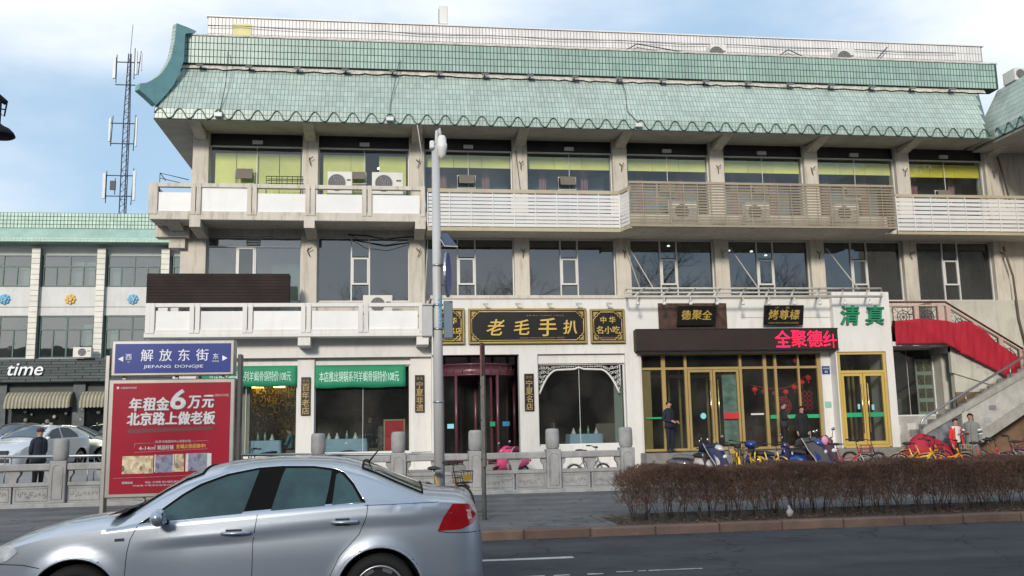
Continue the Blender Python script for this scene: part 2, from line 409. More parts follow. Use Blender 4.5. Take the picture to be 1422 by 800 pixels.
lf = MB(); rr = random.Random(14)
for _ in range(700):
    x, y = rr.uniform(-6, 16), 13.70 - abs(rr.gauss(0, .10)) if rr.random() < .8 else rr.uniform(11.5, 13.6); a = rr.uniform(0, 6.3); s = rr.uniform(.006, .02); z = .006
    lf.add([(x + s * math.cos(a + k * PI / 2), y + s * math.sin(a + k * PI / 2) * .6, z + rr.uniform(0, .006)) for k in range(4)], [(0, 1, 2, 3)])
o = lf.build('gutter_litter', M('gutter_grit', (.12, .10, .08), isl=.6)); o['kind'] = 'stuff'; o['label'] = 'grit and scraps gathered along the kerb'
# ================================================================== bare hedge
def seg_mesh(segs):
    """segs: array (n,8) x0 y0 z0 x1 y1 z1 r0 r1 -> 3 sided sticks"""
    a = np.asarray(segs, dtype=float); p0, p1, r0, r1 = a[:, :3], a[:, 3:6], a[:, 6], a[:, 7]
    d = p1 - p0; d /= np.linalg.norm(d, axis=1)[:, None] + 1e-9
    up = np.where(np.abs(d[:, 2:3]) > 0.9, np.array([[1., 0, 0]]), np.array([[0, 0, 1.]]))
    u = np.cross(d, up); u /= np.linalg.norm(u, axis=1)[:, None] + 1e-9; w = np.cross(d, u)
    vs = []
    for p, r in ((p0, r0), (p1, r1)):
        for k in range(3):
            an = 2 * PI * k / 3
            vs.append(p + (u * math.cos(an) + w * math.sin(an)) * r[:, None])
    v = np.stack(vs, 1).reshape(-1, 3); n = len(a)
    base = (np.arange(n) * 6)[:, None]
    f = np.concatenate([base + np.array([[0, 1, 4, 3]]), base + np.array([[1, 2, 5, 4]]), base + np.array([[2, 0, 3, 5]])], 1).reshape(-1, 4)
    return v, f
def mesh_np(name, v, f, mat, loc=(0, 0, 0), parent=None):
    me = bpy.data.meshes.new(name)
    v = v - np.array(loc); k = f.shape[1]
    me.vertices.add(len(v)); me.vertices.foreach_set('co', v.astype(np.float32).ravel())
    me.loops.add(f.size); me.loops.foreach_set('vertex_index', f.astype(np.int32).ravel())
    me.polygons.add(len(f)); me.polygons.foreach_set('loop_start', np.arange(len(f), dtype=np.int32) * k); me.polygons.foreach_set('loop_total', np.full(len(f), k, dtype=np.int32))
    me.materials.append(mat); me.update(calc_edges=True); me.validate(); me.polygons.foreach_set('use_smooth', [False] * len(me.polygons))
    o = bpy.data.objects.new(name, me); C.objects.link(o); o.location = loc
    if parent is not None: o.parent = parent; o.location = Vector(loc) - wloc(parent)
    return o
m_twig = M('hedge_twig', (0.102, 0.058, 0.042), rough=0.9, var=0.25, scale=2.5, isl=0.45)
m_stem = M('hedge_stem', (0.05, 0.038, 0.033), rough=0.9, isl=0.3)
def hedge():
    g = np.random.default_rng(11); st = []; tw = []
    L0, L1, Y0, Y1, ZT = 3.75, 12.6, 14.25, 15.25, 0.93
    for i in range(78):
        bx = L0 + 0.12 + (L1 - L0) * (i + g.uniform(-.35, .35)) / 78; by = (14.5, 15.0)[i % 2] + g.uniform(-.12, .12)
        for k in range(g.integers(3, 6)):
            p = np.array([bx + g.uniform(-.03, .03), by + g.uniform(-.03, .03), 0.08]); d = np.array([g.uniform(-.35, .35), g.uniform(-.35, .35), 1.0]); r = g.uniform(.005, .011)
            for s in range(5):
                q = p + d * 0.15 * g.uniform(.8, 1.2)
                if q[2] > ZT - .05: break
                st.append([*p, *q, r, r * .82]); p = q; r *= .82; d = d + np.array([g.uniform(-.3, .3), g.uniform(-.3, .3), 0])
                if s >= 1:
                    for b in range(3):
                        e = d + g.uniform(-1.1, 1.1, 3) * np.array([1, 1, .4]); e[2] = abs(e[2]); q2 = p + e * .16
                        if q2[2] < ZT: st.append([*p, *q2, r * .6, r * .3])
    n = 36000
    x = g.uniform(L0 - .05, L1, n); y = g.uniform(Y0, Y1, n); zt = ZT + .035 * np.sin(x * 3.1) + .02 * np.sin(x * 9 + 1) + g.normal(0, .008, n)
    # gather towards the clipped top and faces
    z = zt - np.abs(g.normal(0, .15, n)) - .02
    side = g.random(n) < .45
    y = np.where(side, np.where(g.random(n) < .6, Y0 + np.abs(g.normal(0, .05, n)), Y1 - np.abs(g.normal(0, .05, n))), y)
    z = np.where(side, zt - g.random(n) ** 1.15 * .60, z)
    # rounded left end
    keep = ~((x < L0 + .25) & (z > zt - .1 + (x - L0) * .4))
    x, y, z, zt = x[keep], y[keep], z[keep], zt[keep]; n = len(x)
    dx = g.normal(0, .55, n); dy = g.normal(0, .55, n); dz = g.uniform(.3, 1.2, n); l = g.uniform(.05, .15, n)
    nn = np.sqrt(dx**2 + dy**2 + dz**2); ex, ey, ez = x + dx / nn * l, y + dy / nn * l, np.minimum(z + dz / nn * l, zt + .03)
    r = g.uniform(.002, .0042, n)
    tw = np.stack([x, y, z, ex, ey, ez, r, r * .5], 1)
    # side shoots
    k = g.random(n) < .8; bx, by, bz = (x + ex) / 2, (y + ey) / 2, (z + ez) / 2
    fx = bx + g.normal(0, .05, n); fy = by + g.normal(0, .05, n); fz = np.minimum(bz + np.abs(g.normal(0, .05, n)), zt + .02)
    tw2 = np.stack([bx, by, bz, fx, fy, fz, r * .8, r * .4], 1)[k]
    t = thing('hedge', 'long clipped bare brown hedge behind the kerb', 'hedge', ((L0 + L1) / 2, 14.75, 0.1))
    v, f = seg_mesh(np.concatenate([tw, tw2])); o = mesh_np('twigs', v, f, m_twig, t.location, t); o['kind'] = 'stuff'
    v, f = seg_mesh(np.array(st)); o = mesh_np('stems', v, f, m_stem, t.location, t); o['kind'] = 'stuff'
hedge()

# white plastic bag caught in the hedge
bag = MB(); rr = random.Random(9)
prof = [(0.01, 0.0), (0.05, 0.02), (0.07, 0.07), (0.06, 0.12), (0.03, 0.17), (0.012, 0.2), (0.03, 0.24)]
bag.lathe([(r_ * .8, h_ * .8) for r_, h_ in prof], (6.37, 14.3, 0.12), 9)
bag.v = [(x + rr.uniform(-.014, .014), y + rr.uniform(-.014, .014), z) for x, y, z in bag.v]
tag(bag.build('plastic_bag', M('bag_white', (0.35, 0.34, 0.38), rough=0.5)), 'crumpled pale plastic bag caught in the foot of the hedge', 'bag')

# ================================================================== carved stone balustrade
def balustrade():
    y = 22.0
    t = thing('stone_balustrade', 'grey carved stone balustrade with round topped posts along the sidewalk', 'balustrade', (-2.6, y, 0.085))
    xs = [-12.95, -11.07, -9.2, -7.27, -5.38, -3.5, -1.61, 0.24, 2.06, 3.92, 5.73]
    MB().box(xs[0], xs[-1] + 0.3, y - 0.26, y + 0.26, 0.05, 0.17).build('plinth', m_stone, t, bevel=0.015)
    cr = MB(); cr.box(-0.175, 0.175, y - 0.17, y + 0.17, 0.17, 1.09)
    pm = None; cap0 = car0 = None
    for i, x in enumerate(xs):
        if pm is None:
            mb = MB().box(x - 0.175, x + 0.175, y - 0.17, y + 0.17, 0.17, 1.09); pm = mb.build('post', m_stone, t, bevel=0.012)
            cp = MB(); cp.lathe([(0.12, 1.09), (0.15, 1.11), (0.15, 1.13), (0.165, 1.15), (0.168, 1.3), (0.165, 1.5), (0.155, 1.55), (0.12, 1.575), (0.02, 1.58)], (x, y, 0), 20)
            cap0 = cp.build('post_cap', m_stone, pm)
            fr = MB()
            pts = [(x - 0.11, 0.25), (x + 0.11, 0.25), (x + 0.11, 0.9)] + [(x + 0.11 * math.cos(a), 0.9 + 0.11 * math.sin(a)) for a in (PI / 6, PI / 3, PI / 2, 2 * PI / 3, 5 * PI / 6)] + [(x - 0.11, 0.9)]
            fr.tube([(p[0], y - 0.172, p[1]) for p in pts], 0.014, 5, closed=True)
            fr.lathe([(0.075, y - 0.178), (0.07, y - 0.165)], (x, 0, 0.62), 14, 'y')
            car0 = fr.build('carved_border', m_stone, pm); px0 = x; P0 = pm
        else:
            o = piece(P0, 'post', t, (x - px0, 0, 0))
            for c, nm in ((cap0, 'post_cap'), (car0, 'carved_border')):
                q = bpy.data.objects.new(nm, c.data); C.objects.link(q); q.parent = o
    first = {}
    for i in range(len(xs) - 1):
        a, b = xs[i] + 0.175, xs[i + 1] - 0.175
        MB().box(a, b, y - 0.13, y + 0.13, 0.88, 1.03).build('top_rail', m_stone, t, bevel=0.02)
        MB().box(a, b, y - 0.09, y + 0.09, 0.535, 0.62).build('middle_rail', m_stone, t, bevel=0.01)
        m = (a + b) / 2
        for x, wd in ((m, 1), (a + 0.001, 0.5), (b - 0.001, -0.5)):
            mb = MB()
            if wd == 1: pts = [(x - 0.07, 0.62), (x + 0.07, 0.62), (x + 0.09, 0.72), (x + 0.15, 0.80), (x + 0.15, 0.88), (x - 0.15, 0.88), (x - 0.15, 0.80), (x - 0.09, 0.72)]
            else:
                s = 1 if wd > 0 else -1; pts = [(x, 0.62), (x + s * 0.05, 0.62), (x + s * 0.06, 0.72), (x + s * 0.12, 0.80), (x + s * 0.12, 0.88), (x, 0.88)]
                if s < 0: pts = pts[::-1]
            mb.prism(pts, 'y', y + 0.07, y - 0.07).build('bracket', m_stone, t)
        for k, (pa, pb) in enumerate(((a, m - 0.02), (m + 0.02, b))):
            pn = MB().box(pa, pb, y - 0.06, y + 0.06, 0.17, 0.535).build('carved_panel', m_stone, t)
            e = MB(); c = (pa + pb) / 2; hw = (pb - pa) / 2 - 0.05
            e.tube([(c - hw, y - 0.064, 0.22), (c + hw, y - 0.064, 0.22), (c + hw, y - 0.064, 0.49), (c - hw, y - 0.064, 0.49)], 0.010, 4, closed=True)
            rr = random.Random(i * 2 + k)
            for q in range(7):
                cx, cz = c + (q - 3) * hw * 0.26, 0.355 + rr.uniform(-.05, .05); r0 = rr.uniform(.03, .06); a0 = rr.uniform(0, 6)
                e.tube([(cx + r0 * (1 - s / 9) * math.cos(a0 + s * 0.75), y - 0.066, cz + r0 * (1 - s / 9) * math.sin(a0 + s * 0.75)) for s in range(8)], 0.010, 4)
            e.build('relief', m_stone, pn)
balustrade()

# steel handrail behind the balustrade
m_steel = M('brushed_steel', (0.36, 0.37, 0.39), rough=0.38, metal=0.8, var=0.1)
t = thing('steel_handrail', 'long grey steel handrail on thin posts just behind the stone balustrade', 'handrail', (-2, 23.2, 0.2))
mb = MB(); mb.tube([(-13, 23.2, 1.21), (-6.5, 23.2, 1.15), (-2, 23.2, 1.06), (2, 23.2, 0.97), (6.1, 23.2, 0.93)], 0.034, 8); mb.build('rail', m_steel, t)
x = -12.6
while x < 6:
    for d in (0, 0.14):
        z = np.interp(x, [-13, -6.5, -2, 2, 6.1], [1.21, 1.15, 1.06, 0.97, 0.93])
        MB().cyl((x + d, 23.2, 0.12), (x + d, 23.2, z), 0.016, n=6).build('rail_post', m_steel, t)
    x += 1.85
# ================================================================== the main building
m_conc = M('painted_concrete', (0.57, 0.535, 0.475), rough=0.85, var=0.10, scale=1.1, bump=0.15, streak=0.8, dirt=(0.22, 0.175, 0.125), squash=1.6)
m_white = M('white_render', (0.69, 0.68, 0.66), rough=0.7, var=0.05, scale=0.8, streak=0.42, dirt=(0.36, 0.32, 0.27))
m_wpanel = M('white_infill_board', (0.74, 0.74, 0.74), rough=0.6, var=0.05, rnd=0.05, streak=0.18, dirt=(0.4, 0.36, 0.3))
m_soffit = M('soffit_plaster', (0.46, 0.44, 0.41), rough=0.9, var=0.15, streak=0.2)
m_dark = M('dark_transom', (0.035, 0.033, 0.035), rough=0.5, var=0.3)
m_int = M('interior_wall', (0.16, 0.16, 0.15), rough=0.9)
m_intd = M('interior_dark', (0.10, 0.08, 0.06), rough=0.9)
m_alu = M('white_aluminium', (0.62, 0.63, 0.62), rough=0.4, var=0.06)
m_tile = M('green_glazed_tile', (0.375, 0.46, 0.425), rough=0.35, var=0.13, scale=0.7, isl=0.10, streak=0.55, dirt=(0.27, 0.29, 0.25))
m_tile2 = M('green_glazed_tile_parapet', (0.30, 0.42, 0.38), rough=0.35, var=0.16, scale=0.6, isl=0.10, streak=0.4, dirt=(0.16, 0.40, 0.30))
m_grout = M('tile_grout', (0.035, 0.065, 0.06), rough=0.9)
m_grout_lt = M('tile_grout_light', (0.11, 0.165, 0.155), rough=0.9)
m_wtile = M('white_parapet_tile', (0.68, 0.67, 0.67), rough=0.4, var=0.08, isl=0.06, streak=0.3, dirt=(0.48, 0.45, 0.42))
m_wgrout = M('parapet_grout', (0.24, 0.23, 0.24), rough=0.9)
m_mortar = M('exposed_mortar', (0.50, 0.47, 0.43), rough=0.95, var=0.3, scale=6, bump=0.8)
m_trimgreen = M('dark_green_trim', (0.03, 0.12, 0.11), rough=0.35)
g_3f = glass('office_glass', (0.93, 0.96, 0.96), 0.04, wob=0.12)
g_2f = glass('dark_window_glass', (0.15, 0.21, 0.21), 0.10, wob=0.03)
g_gf = glass('shop_glass', (0.62, 0.68, 0.66), 0.03, wob=0.05)
YW = 27.7
cx_ = [-5.565 + 3.22 * i for i in range(9)]
bld = thing('main_building', 'long three storey white building with green tiled mansard roof and shops below', 'building', (7, 28, 0.45))

# walls behind columns, spandrels
MB().box(-5.8, 22.5, 27.56, 28.1, 10.62, 11.2).build('wall_band', m_conc, bld)
MB().box(-5.8, 22.5, 27.56, 28.1, 7.43, 8.2).build('wall_band', m_conc, bld)
MB().box(-6.05, 22.5, 27.56, 28.1, 4.6, 5.43).build('wall_band', m_conc, bld)
MB().box(20.0, 24.5, 27.60, 28.1, 3.0, 11.4).build('end_wall', m_conc, bld)
MB().box(-5.82, -5.6, 27.9, 40, 0.4, 11.0).build('side_wall', m_conc, bld)
MB().box(-5.9, 24.5, 39.8, 40, 0.4, 12.0).build('rear_wall', m_conc, bld)
for i, x in enumerate(cx_):
    w = 0.235
    MB().box(x - w, x + w, 27.48, 28.0, 7.95, 10.64).build('column', m_conc, bld, bevel=0.015)
    x0 = x - w - (0.26 if i == 0 else 0)
    MB().box(x0, x + w, 27.48, 28.0, 5.0, 7.9).build('column', m_conc, bld, bevel=0.015)
    # sloping bracket under the eave
    MB().prism([(26.3, 10.56), (27.5, 10.56), (27.5, 10.34)], 'x', x - 0.16, x + 0.16).build('eave_bracket', m_conc, bld)
    # rusty iron hook on column
    if i > 0:
        for z in (9.75, 6.95):
            r = random.Random(i * 7 + int(z))
            mb = MB(); a = r.uniform(-.1, .1)
            mb.tube([(x - .02, 27.47, z + .1), (x + a, 27.38, z), (x + .09, 27.36, z + .1)], 0.014, 5); mb.tube([(x + a, 27.38, z), (x + .02, 27.42, z - .16)], 0.012, 5)
            mb.build('iron_hook', M('rusty_iron', (0.06, 0.035, 0.025), rough=0.9), bld)
# soffit under eave (front and left)
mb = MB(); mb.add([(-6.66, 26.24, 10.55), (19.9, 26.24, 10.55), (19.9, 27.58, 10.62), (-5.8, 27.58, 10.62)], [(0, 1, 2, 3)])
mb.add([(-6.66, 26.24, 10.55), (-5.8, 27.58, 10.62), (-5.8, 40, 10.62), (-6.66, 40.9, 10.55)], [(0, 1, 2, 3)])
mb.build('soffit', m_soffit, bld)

# ---- interiors: floors, back walls
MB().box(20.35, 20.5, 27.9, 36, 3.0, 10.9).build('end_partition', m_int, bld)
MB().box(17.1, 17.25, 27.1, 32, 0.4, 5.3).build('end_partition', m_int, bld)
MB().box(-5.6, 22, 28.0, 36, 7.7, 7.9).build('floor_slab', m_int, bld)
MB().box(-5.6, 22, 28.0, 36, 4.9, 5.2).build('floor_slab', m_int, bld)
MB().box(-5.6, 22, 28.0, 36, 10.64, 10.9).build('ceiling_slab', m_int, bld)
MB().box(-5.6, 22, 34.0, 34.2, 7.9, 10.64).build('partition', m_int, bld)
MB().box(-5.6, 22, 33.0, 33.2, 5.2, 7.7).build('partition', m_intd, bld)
m_blind = M('lime_blind', (0.60, 0.64, 0.19), rough=0.8, var=0.10, rnd=0.12)
m_curt = M('dusky_pink_curtain', (0.22, 0.12, 0.13), rough=0.9)
m_bluew = M('blue_grey_screen', (0.13, 0.19, 0.22), rough=0.8, rnd=0.1)

def window(x0, x1, z0, z1, y, gm, nm='window', fm=None):
    fm = fm or m_alu
    f = MB()
    t = 0.035
    f.box(x0, x1, y - 0.03, y + 0.05, z1 - t, z1).box(x0, x1, y - 0.03, y + 0.05, z0, z0 + t).box(x0, x0 + t, y - 0.03, y + 0.05, z0 + t, z1 - t).box(x1 - t, x1, y - 0.03, y + 0.05, z0 + t, z1 - t)
    return f.build(nm, fm, bld)
def pane(x0, x1, z0, z1, y, gm, parent):
    return MB().add([(x0, y, z0), (x1, y, z0), (x1, y, z1), (x0, y, z1)], [(0, 1, 2, 3)]) or MB()
def add_pane(x0, x1, z0, z1, y, gm, parent):
    mb = MB(); mb.box(x0, x1, y, y + 0.012, z0, z1); return mb.build('pane', gm, parent)

# ---- third floor windows
hop = [(-4.30, 9.05, 9.5), (-0.95, 9.1, 9.45), (2.42, 9.02, 9.42), (5.62, 9.02, 9.42), (8.85, 8.8, 9.32), (12.0, 8.82, 9.22), (15.2, 8.85, 9.22), (18.45, 8.75, 9.18)]
for b in range(8):
    x0, x1 = cx_[b] + 0.235, cx_[b + 1] - 0.235
    d = window(x0, x1, 10.24, 10.64, YW + 0.02, None, 'window', m_dark)
    MB().box(x0 + .03, x1 - .03, YW + 0.05, YW + 0.09, 10.27, 10.61).build('dark_board', m_dark, d)
    if b % 1 == 0:
        MB().box((x0 + x1) / 2 - .14, (x0 + x1) / 2 + .16, YW - 0.05, YW + 0.03, 10.3, 10.42).build('vent_cap', m_alu, d)
    wn = window(x0, x1, 8.2, 10.235, YW, None)
    hx, hz0, hz1 = hop[b]
    add_pane(x0 + .035, x1 - .035, 8.235, 10.2, YW + 0.02, g_3f, wn)
    MB().box((x0 + x1) / 2 - .008, (x0 + x1) / 2 + .008, YW - 0.0, YW + 0.018, 8.24, 10.2).build('glazing_bar', m_alu, wn)
    # opening hopper, frame and tilted sash
    f = MB(); f.tube([(hx - .28, YW - .03, hz0), (hx + .28, YW - .03, hz0), (hx + .28, YW - .03, hz1), (hx - .28, YW - .03, hz1)], 0.022, 4, closed=True)
    f.build('casement_frame', m_alu, wn)
    s = MB(); rot = Matrix.Rotation(R(-22), 3, 'X')
    s.cbox((hx, YW - .15, (hz0 + hz1) / 2 + 0.06), (0.48, 0.025, hz1 - hz0 - 0.08), rot)
    s.build('hopper_sash', M('sash_bronze', (0.17, 0.15, 0.13), rough=0.5), wn)
    # inside: blinds
    r = random.Random(b)
    if b < 2:
        xs = np.linspace(x0 + .12, x1 - .08, 5 if b == 0 else 4)
        for k in range(len(xs) - 1):
            if b == 1 and k == 1:
                MB().box(xs[1], xs[1] + 0.45, YW + .12, YW + .14, 8.0, 10.05).build('roller_blind', m_blind, bld); continue
            MB().box(xs[k] + .01, xs[k + 1] - .01, YW + .12, YW + .14, 8.0, 10.05).build('roller_blind', m_blind, bld)
    else:
        for k in range(3):
            w_ = (x1 - x0 - .06) / 3
            MB().box(x0 + .03 + k * w_, x0 + .03 + (k + 1) * w_ - .01, YW + .12, YW + .14, 9.72 - (0.0 if b < 7 else 0.04), 10.12).build('roller_blind', m_blind if b < 7 else M('yellow_blind', (0.55, 0.50, 0.05), rough=0.8), bld)
        for k in range(2):
            cxx = x0 + (x1 - x0) * (0.22 + 0.5 * k)
            P = [[(cxx - .12 + j * .03, YW + .6 + .025 * math.sin(j * 2.0), z) for j in range(9)] for z in (8.0, 9.9)]
            MB().sheet(P).build('curtain', m_curt, bld)
        MB().box(x0, x1, YW + 1.1, YW + 1.15, 7.95, 9.75).build('office_screen', m_bluew, bld)
# ---- second floor windows
m_lat = M('dark_lattice', (0.045, 0.05, 0.045), rough=0.6)
for b in range(8):
    x0, x1 = cx_[b] + 0.235, cx_[b + 1] - 0.235
    z0, z1 = 5.45, 7.42
    wn = window(x0, x1, z0, z1, YW, None)
    c = (x0 + x1) / 2 + (-0.10 if b else -0.25)
    gm = g_2f if b != 0 else glass('pale_window_glass', (0.62, 0.72, 0.70), 0.14, wob=0.2)
    zt = 7.12 if b == 0 else 6.80
    f = MB()
    for s in (-.27, .27):
        f.box(c + s - .02, c + s + .02, YW - .03, YW + .05, z0 + .035, (z1 if b else zt) - .035)
    if b == 0: f.box(x0 + .03, x1 - .03, YW - .03, YW + .04, zt - .02, zt + .02)
    f.build('mullion', m_alu, wn)
    add_pane(x0 + .035, c - .29, z0 + .035, (z1 if b else zt) - .03, YW + .02, gm, wn)
    add_pane(c + .29, x1 - .035, z0 + .035, (z1 if b else zt) - .03, YW + .02, gm, wn)
    if b == 0: add_pane(x0 + .035, x1 - .035, zt + .02, z1 - .03, YW + .02, gm, wn)
    add_pane(c - .25, c + .25, z0 + .035, 5.95, YW + .02, gm, wn)
    if b: add_pane(c - .25, c + .25, 6.84, z1 - .03, YW + .02, gm, wn)
    cs = MB(); a0, a1 = 5.97, (zt - .03 if b == 0 else 6.80)
    for q in ((c - .25, c - .20, a0, a1), (c + .20, c + .25, a0, a1), (c - .2, c + .2, a0, a0 + .05), (c - .2, c + .2, a1 - .05, a1)):
        cs.box(q[0], q[1], YW - .045, YW + .02, q[2], q[3])
    co = cs.build('casement', m_alu, wn)
    add_pane(c - .2, c + .2, a0 + .05, a1 - .05, YW - .01, glass('casement_glass', (0.30, 0.29, 0.28), 0.10), wn)
    if b >= 2:   # wooden lattice screens inside the glass
        side = [(x0 + .05, c - .32), (c + .32, x1 - .04)]
        for q, (la, lb) in enumerate(side):
            if b < 6 and q == 0 and b % 2: continue
            l = MB(); step = 0.13
            nx = max(2, int((lb - la) / step)); nz = int((z1 - z0 - .1) / step)
            rr = random.Random(b * 3 + q)
            for i in range(nx + 1):
                for j in range(nz):
                    xx = la + (lb - la) * i / nx; zz = z0 + .05 + j * step
                    if rr.random() < .72: l.box(xx - .009, xx + .009, YW + .075, YW + .095, zz, zz + step)
                    if rr.random() < .62 and i < nx: l.box(xx, xx + (lb - la) / nx, YW + .077, YW + .093, zz - .009, zz + .009)
            l.build('lattice_screen', m_lat, bld)
    else:
        MB().box(x0, x1, YW + .9, YW + .95, 5.2, 7.5).build('curtain', M('grey_curtain', (0.20, 0.22, 0.21), rough=0.9), bld)
MB().box(15.2, 15.55, YW + .3, YW + .33, 5.3, 7.0).build('curtain', M('olive_curtain', (0.16, 0.22, 0.05), rough=0.9), bld)
# ceiling lamps seen through second floor glass
m_lamp = M('lit_lamp', (1.0, 0.93, 0.8), emit=6.0)
for x, z in ((11.4, 7.35), (12.2, 7.33), (12.7, 7.2), (-0.3, 10.0), (10.2, 9.75), (9.3, 7.5)):
    MB().lathe([(0.05, 0), (0.055, 0.02), (0.02, 0.05)], (x, YW + 1.4, z), 10).build('ceiling_lamp', m_lamp, bld)
# vents in bay 0
v = MB(); v.tube([(-4.2, YW - .04, 7.18), (-3.82, YW - .04, 7.18), (-3.82, YW - .04, 7.42), (-4.2, YW - .04, 7.42)], .02, 4, closed=True)
for k in range(4): v.box(-4.18, -3.84, YW - .05, YW - .02, 7.2 + k * .055, 7.215 + k * .055)
v.build('vent_grille', m_alu, bld)

# ---- roof
rf = MB().prism([(26.24, 10.56), (26.24, 10.88), (27.14, 12.50), (27.14, 12.6), (28.0, 12.6), (30, 12.6), (30, 10.9)], 'x', -5.9, 19.3)
rf.cur = 0
# left hip volume
rf.add([(-6.64, 26.24, 10.56), (-6.64, 26.24, 10.88), (-6.12, 27.14, 12.50), (-6.12, 40, 12.5), (-6.64, 40.9, 10.88), (-6.64, 40.9, 10.56), (-5.9, 26.24, 10.56), (-5.9, 26.24, 10.88), (-5.9, 27.14, 12.5), (-5.9, 40, 12.5)],
       [(0, 1, 4, 5), (1, 2, 3, 4), (0, 6, 7, 1), (1, 7, 8, 2), (2, 8, 9, 3)])
# right end volume to the valley
rf.add([(19.3, 26.24, 10.56), (19.3, 26.24, 10.88), (19.3, 27.14, 12.5), (19.72, 27.14, 12.5), (19.3, 27.6, 10.56), (19.72, 28.2, 12.5)], [(0, 4, 5, 3, 1), (1, 3, 2)])
roof = rf.build('roof', m_grout_lt, bld)
def tile_grid(p00, u, v, nu, nv, n, gap=0.010, th=0.014, jit=0.0, x_lo=None):
    """tiles on the plane p00 + i*u + j*v, raised by th along n"""
    I, J = np.meshgrid(np.arange(nu), np.arange(nv), indexing='ij'); I = I.ravel(); J = J.ravel()
    u = np.array(u); v = np.array(v); n = np.array(n); p = np.array(p00)[None] + I[:, None] * u + J[:, None] * v
    lu, lv = np.linalg.norm(u), np.linalg.norm(v); a = gap / 2 / lu; b = gap / 2 / lv
    g = np.random.default_rng(nu + nv); hh = th + g.normal(0, jit, len(p)) if jit else np.full(len(p), th)
    c = [(a, b), (1 - a, b), (1 - a, 1 - b), (a, 1 - b)]
    lo = [p + s * u + t * v for s, t in c]; e = 0.12
    hi = [p + s * u + t * v + n * hh[:, None] for s, t in c]
    V = np.stack(lo + hi, 1).reshape(-1, 3); k = (np.arange(len(p)) * 8)[:, None]
    F = np.concatenate([k + np.array([[4, 5, 6, 7]]), k + np.array([[0, 1, 5, 4]]), k + np.array([[1, 2, 6, 5]]), k + np.array([[2, 3, 7, 6]]), k + np.array([[3, 0, 4, 7]])], 1).reshape(-1, 4)
    return V, F
def tiles(name, sets, mat, parent):
    VV, FF, o = [], [], 0
    for V, F in sets: VV.append(V); FF.append(F + o); o += len(V)
    ob = mesh_np(name, np.concatenate(VV), np.concatenate(FF), mat, tuple(wloc(parent)), parent); ob['kind'] = 'stuff'; return ob
sets = []
nrm = np.array([0, -1.62, .90]); nrm = nrm / np.linalg.norm(nrm)
nr = 8; du = 0.1085
for j in range(nr):
    f0, f1 = j / nr, (j + 1) / nr
    xl = -6.63 + du * math.ceil((0.52 * f0 + .03) / du); xr = 19.3 + 0.42 * f0
    n_ = int((xr - xl) / du)
    sets.append(tile_grid((xl, 26.24 + .90 * f0, 10.88 + 1.62 * f0), (du, 0, 0), (0, .9 / nr, 1.62 / nr), n_, 1, nrm, gap=0.014, th=0.004))
sets.append(tile_grid((-6.63, 26.24, 10.57), (du, 0, 0), (0, 0, .155), int(25.9 / du), 2, (0, -1, 0), gap=0.014, th=0.004))
tiles('roof_tiles', sets, m_tile, roof)
# gap of bare mortar under the parapet
P = []; rr = random.Random(5)
for i in range(0, 131): P.append([(-6.1 + i * 0.2, 27.115, 12.40 + rr.uniform(-.03, .03)), (-6.1 + i * 0.2, 27.115, 12.56)])
mb = MB()
for i in range(130):
    a, b = P[i], P[i + 1]; mb.add([a[0], b[0], b[1], a[1]], [(0, 1, 2, 3)])
mb.v = [(x, y - .02 - (12.56 - z) * .55, z) for x, y, z in mb.v]
mb.build('bare_mortar', m_mortar, roof)
# green parapet band
pr = MB().box(-6.17, 20.38, 27.0, 27.5, 12.56, 13.42).build('green_parapet', m_grout, bld)
tiles('parapet_tiles', [tile_grid((-6.17, 27.0, 12.56), (du, 0, 0), (0, 0, .215), int(26.55 / du), 4, (0, -1, 0), gap=0.022, th=0.005),
                        tile_grid((20.38, 27.0, 12.56), (0, .11, 0), (0, 0, .215), 4, 4, (1, 0, 0), gap=0.022, th=0.005)], m_tile2, pr)
MB().box(-6.17, 20.4, 26.97, 27.55, 13.424, 13.47).build('coping', m_mortar, pr)
MB().box(-6.1, 20.3, 27.5, 28.2, 13.3, 13.40).build('gutter_floor', m_mortar, bld)
wp = MB().box(-5.62, 20.78, 28.2, 28.55, 13.35, 14.58).build('white_parapet', m_wgrout, bld)
tiles('parapet_tiles', [tile_grid((-5.62, 28.2, 13.5), (du, 0, 0), (0, 0, .27), int(26.4 / du), 4, (0, -1, 0), gap=0.02, th=0.005)], m_wtile, wp)
MB().box(-5.66, 20.85, 28.15, 28.6, 14.584, 14.62).build('coping', m_wtile, wp)
MB().box(-4.85, -4.28, 28.17, 28.19, 13.75, 14.38).build('yellow_board', M('pale_yellow_board', (0.62, 0.58, 0.30), rough=0.8), wp)
MB().tube([(-5.6, 28.1, 14.25)] + [(-5.6 + i * 1.1, 28.1, 14.25 + 0.03 * math.sin(i * 1.7)) for i in range(1, 24)], .012, 4).build('cable', m_dark, wp)
for xa, xb, xc in ((7.3, 8.2, 11.0), (12.7, 13.5, 14.4)):
    MB().tube([(xa, 28.05, 13.6), (xb, 28.05, 14.15), (xc, 28.05, 13.75)], .02, 5).build('cable', m_dark, wp)
MB().tube([(16.3, 28.05, 13.5), (17.1, 28.0, 14.35)], .02, 5).build('cable', m_dark, wp)
MB().tube([(1.9, 28.0, 13.45), (0.9, 28.05, 13.5), (.7, 28.05, 14.0)], .015, 5).build('cable', m_alu, wp)
# body under roof so nothing is hollow
MB().box(-5.7, 20.3, 28.6, 39, 10.9, 12.9).build('roof_core', m_conc, bld)
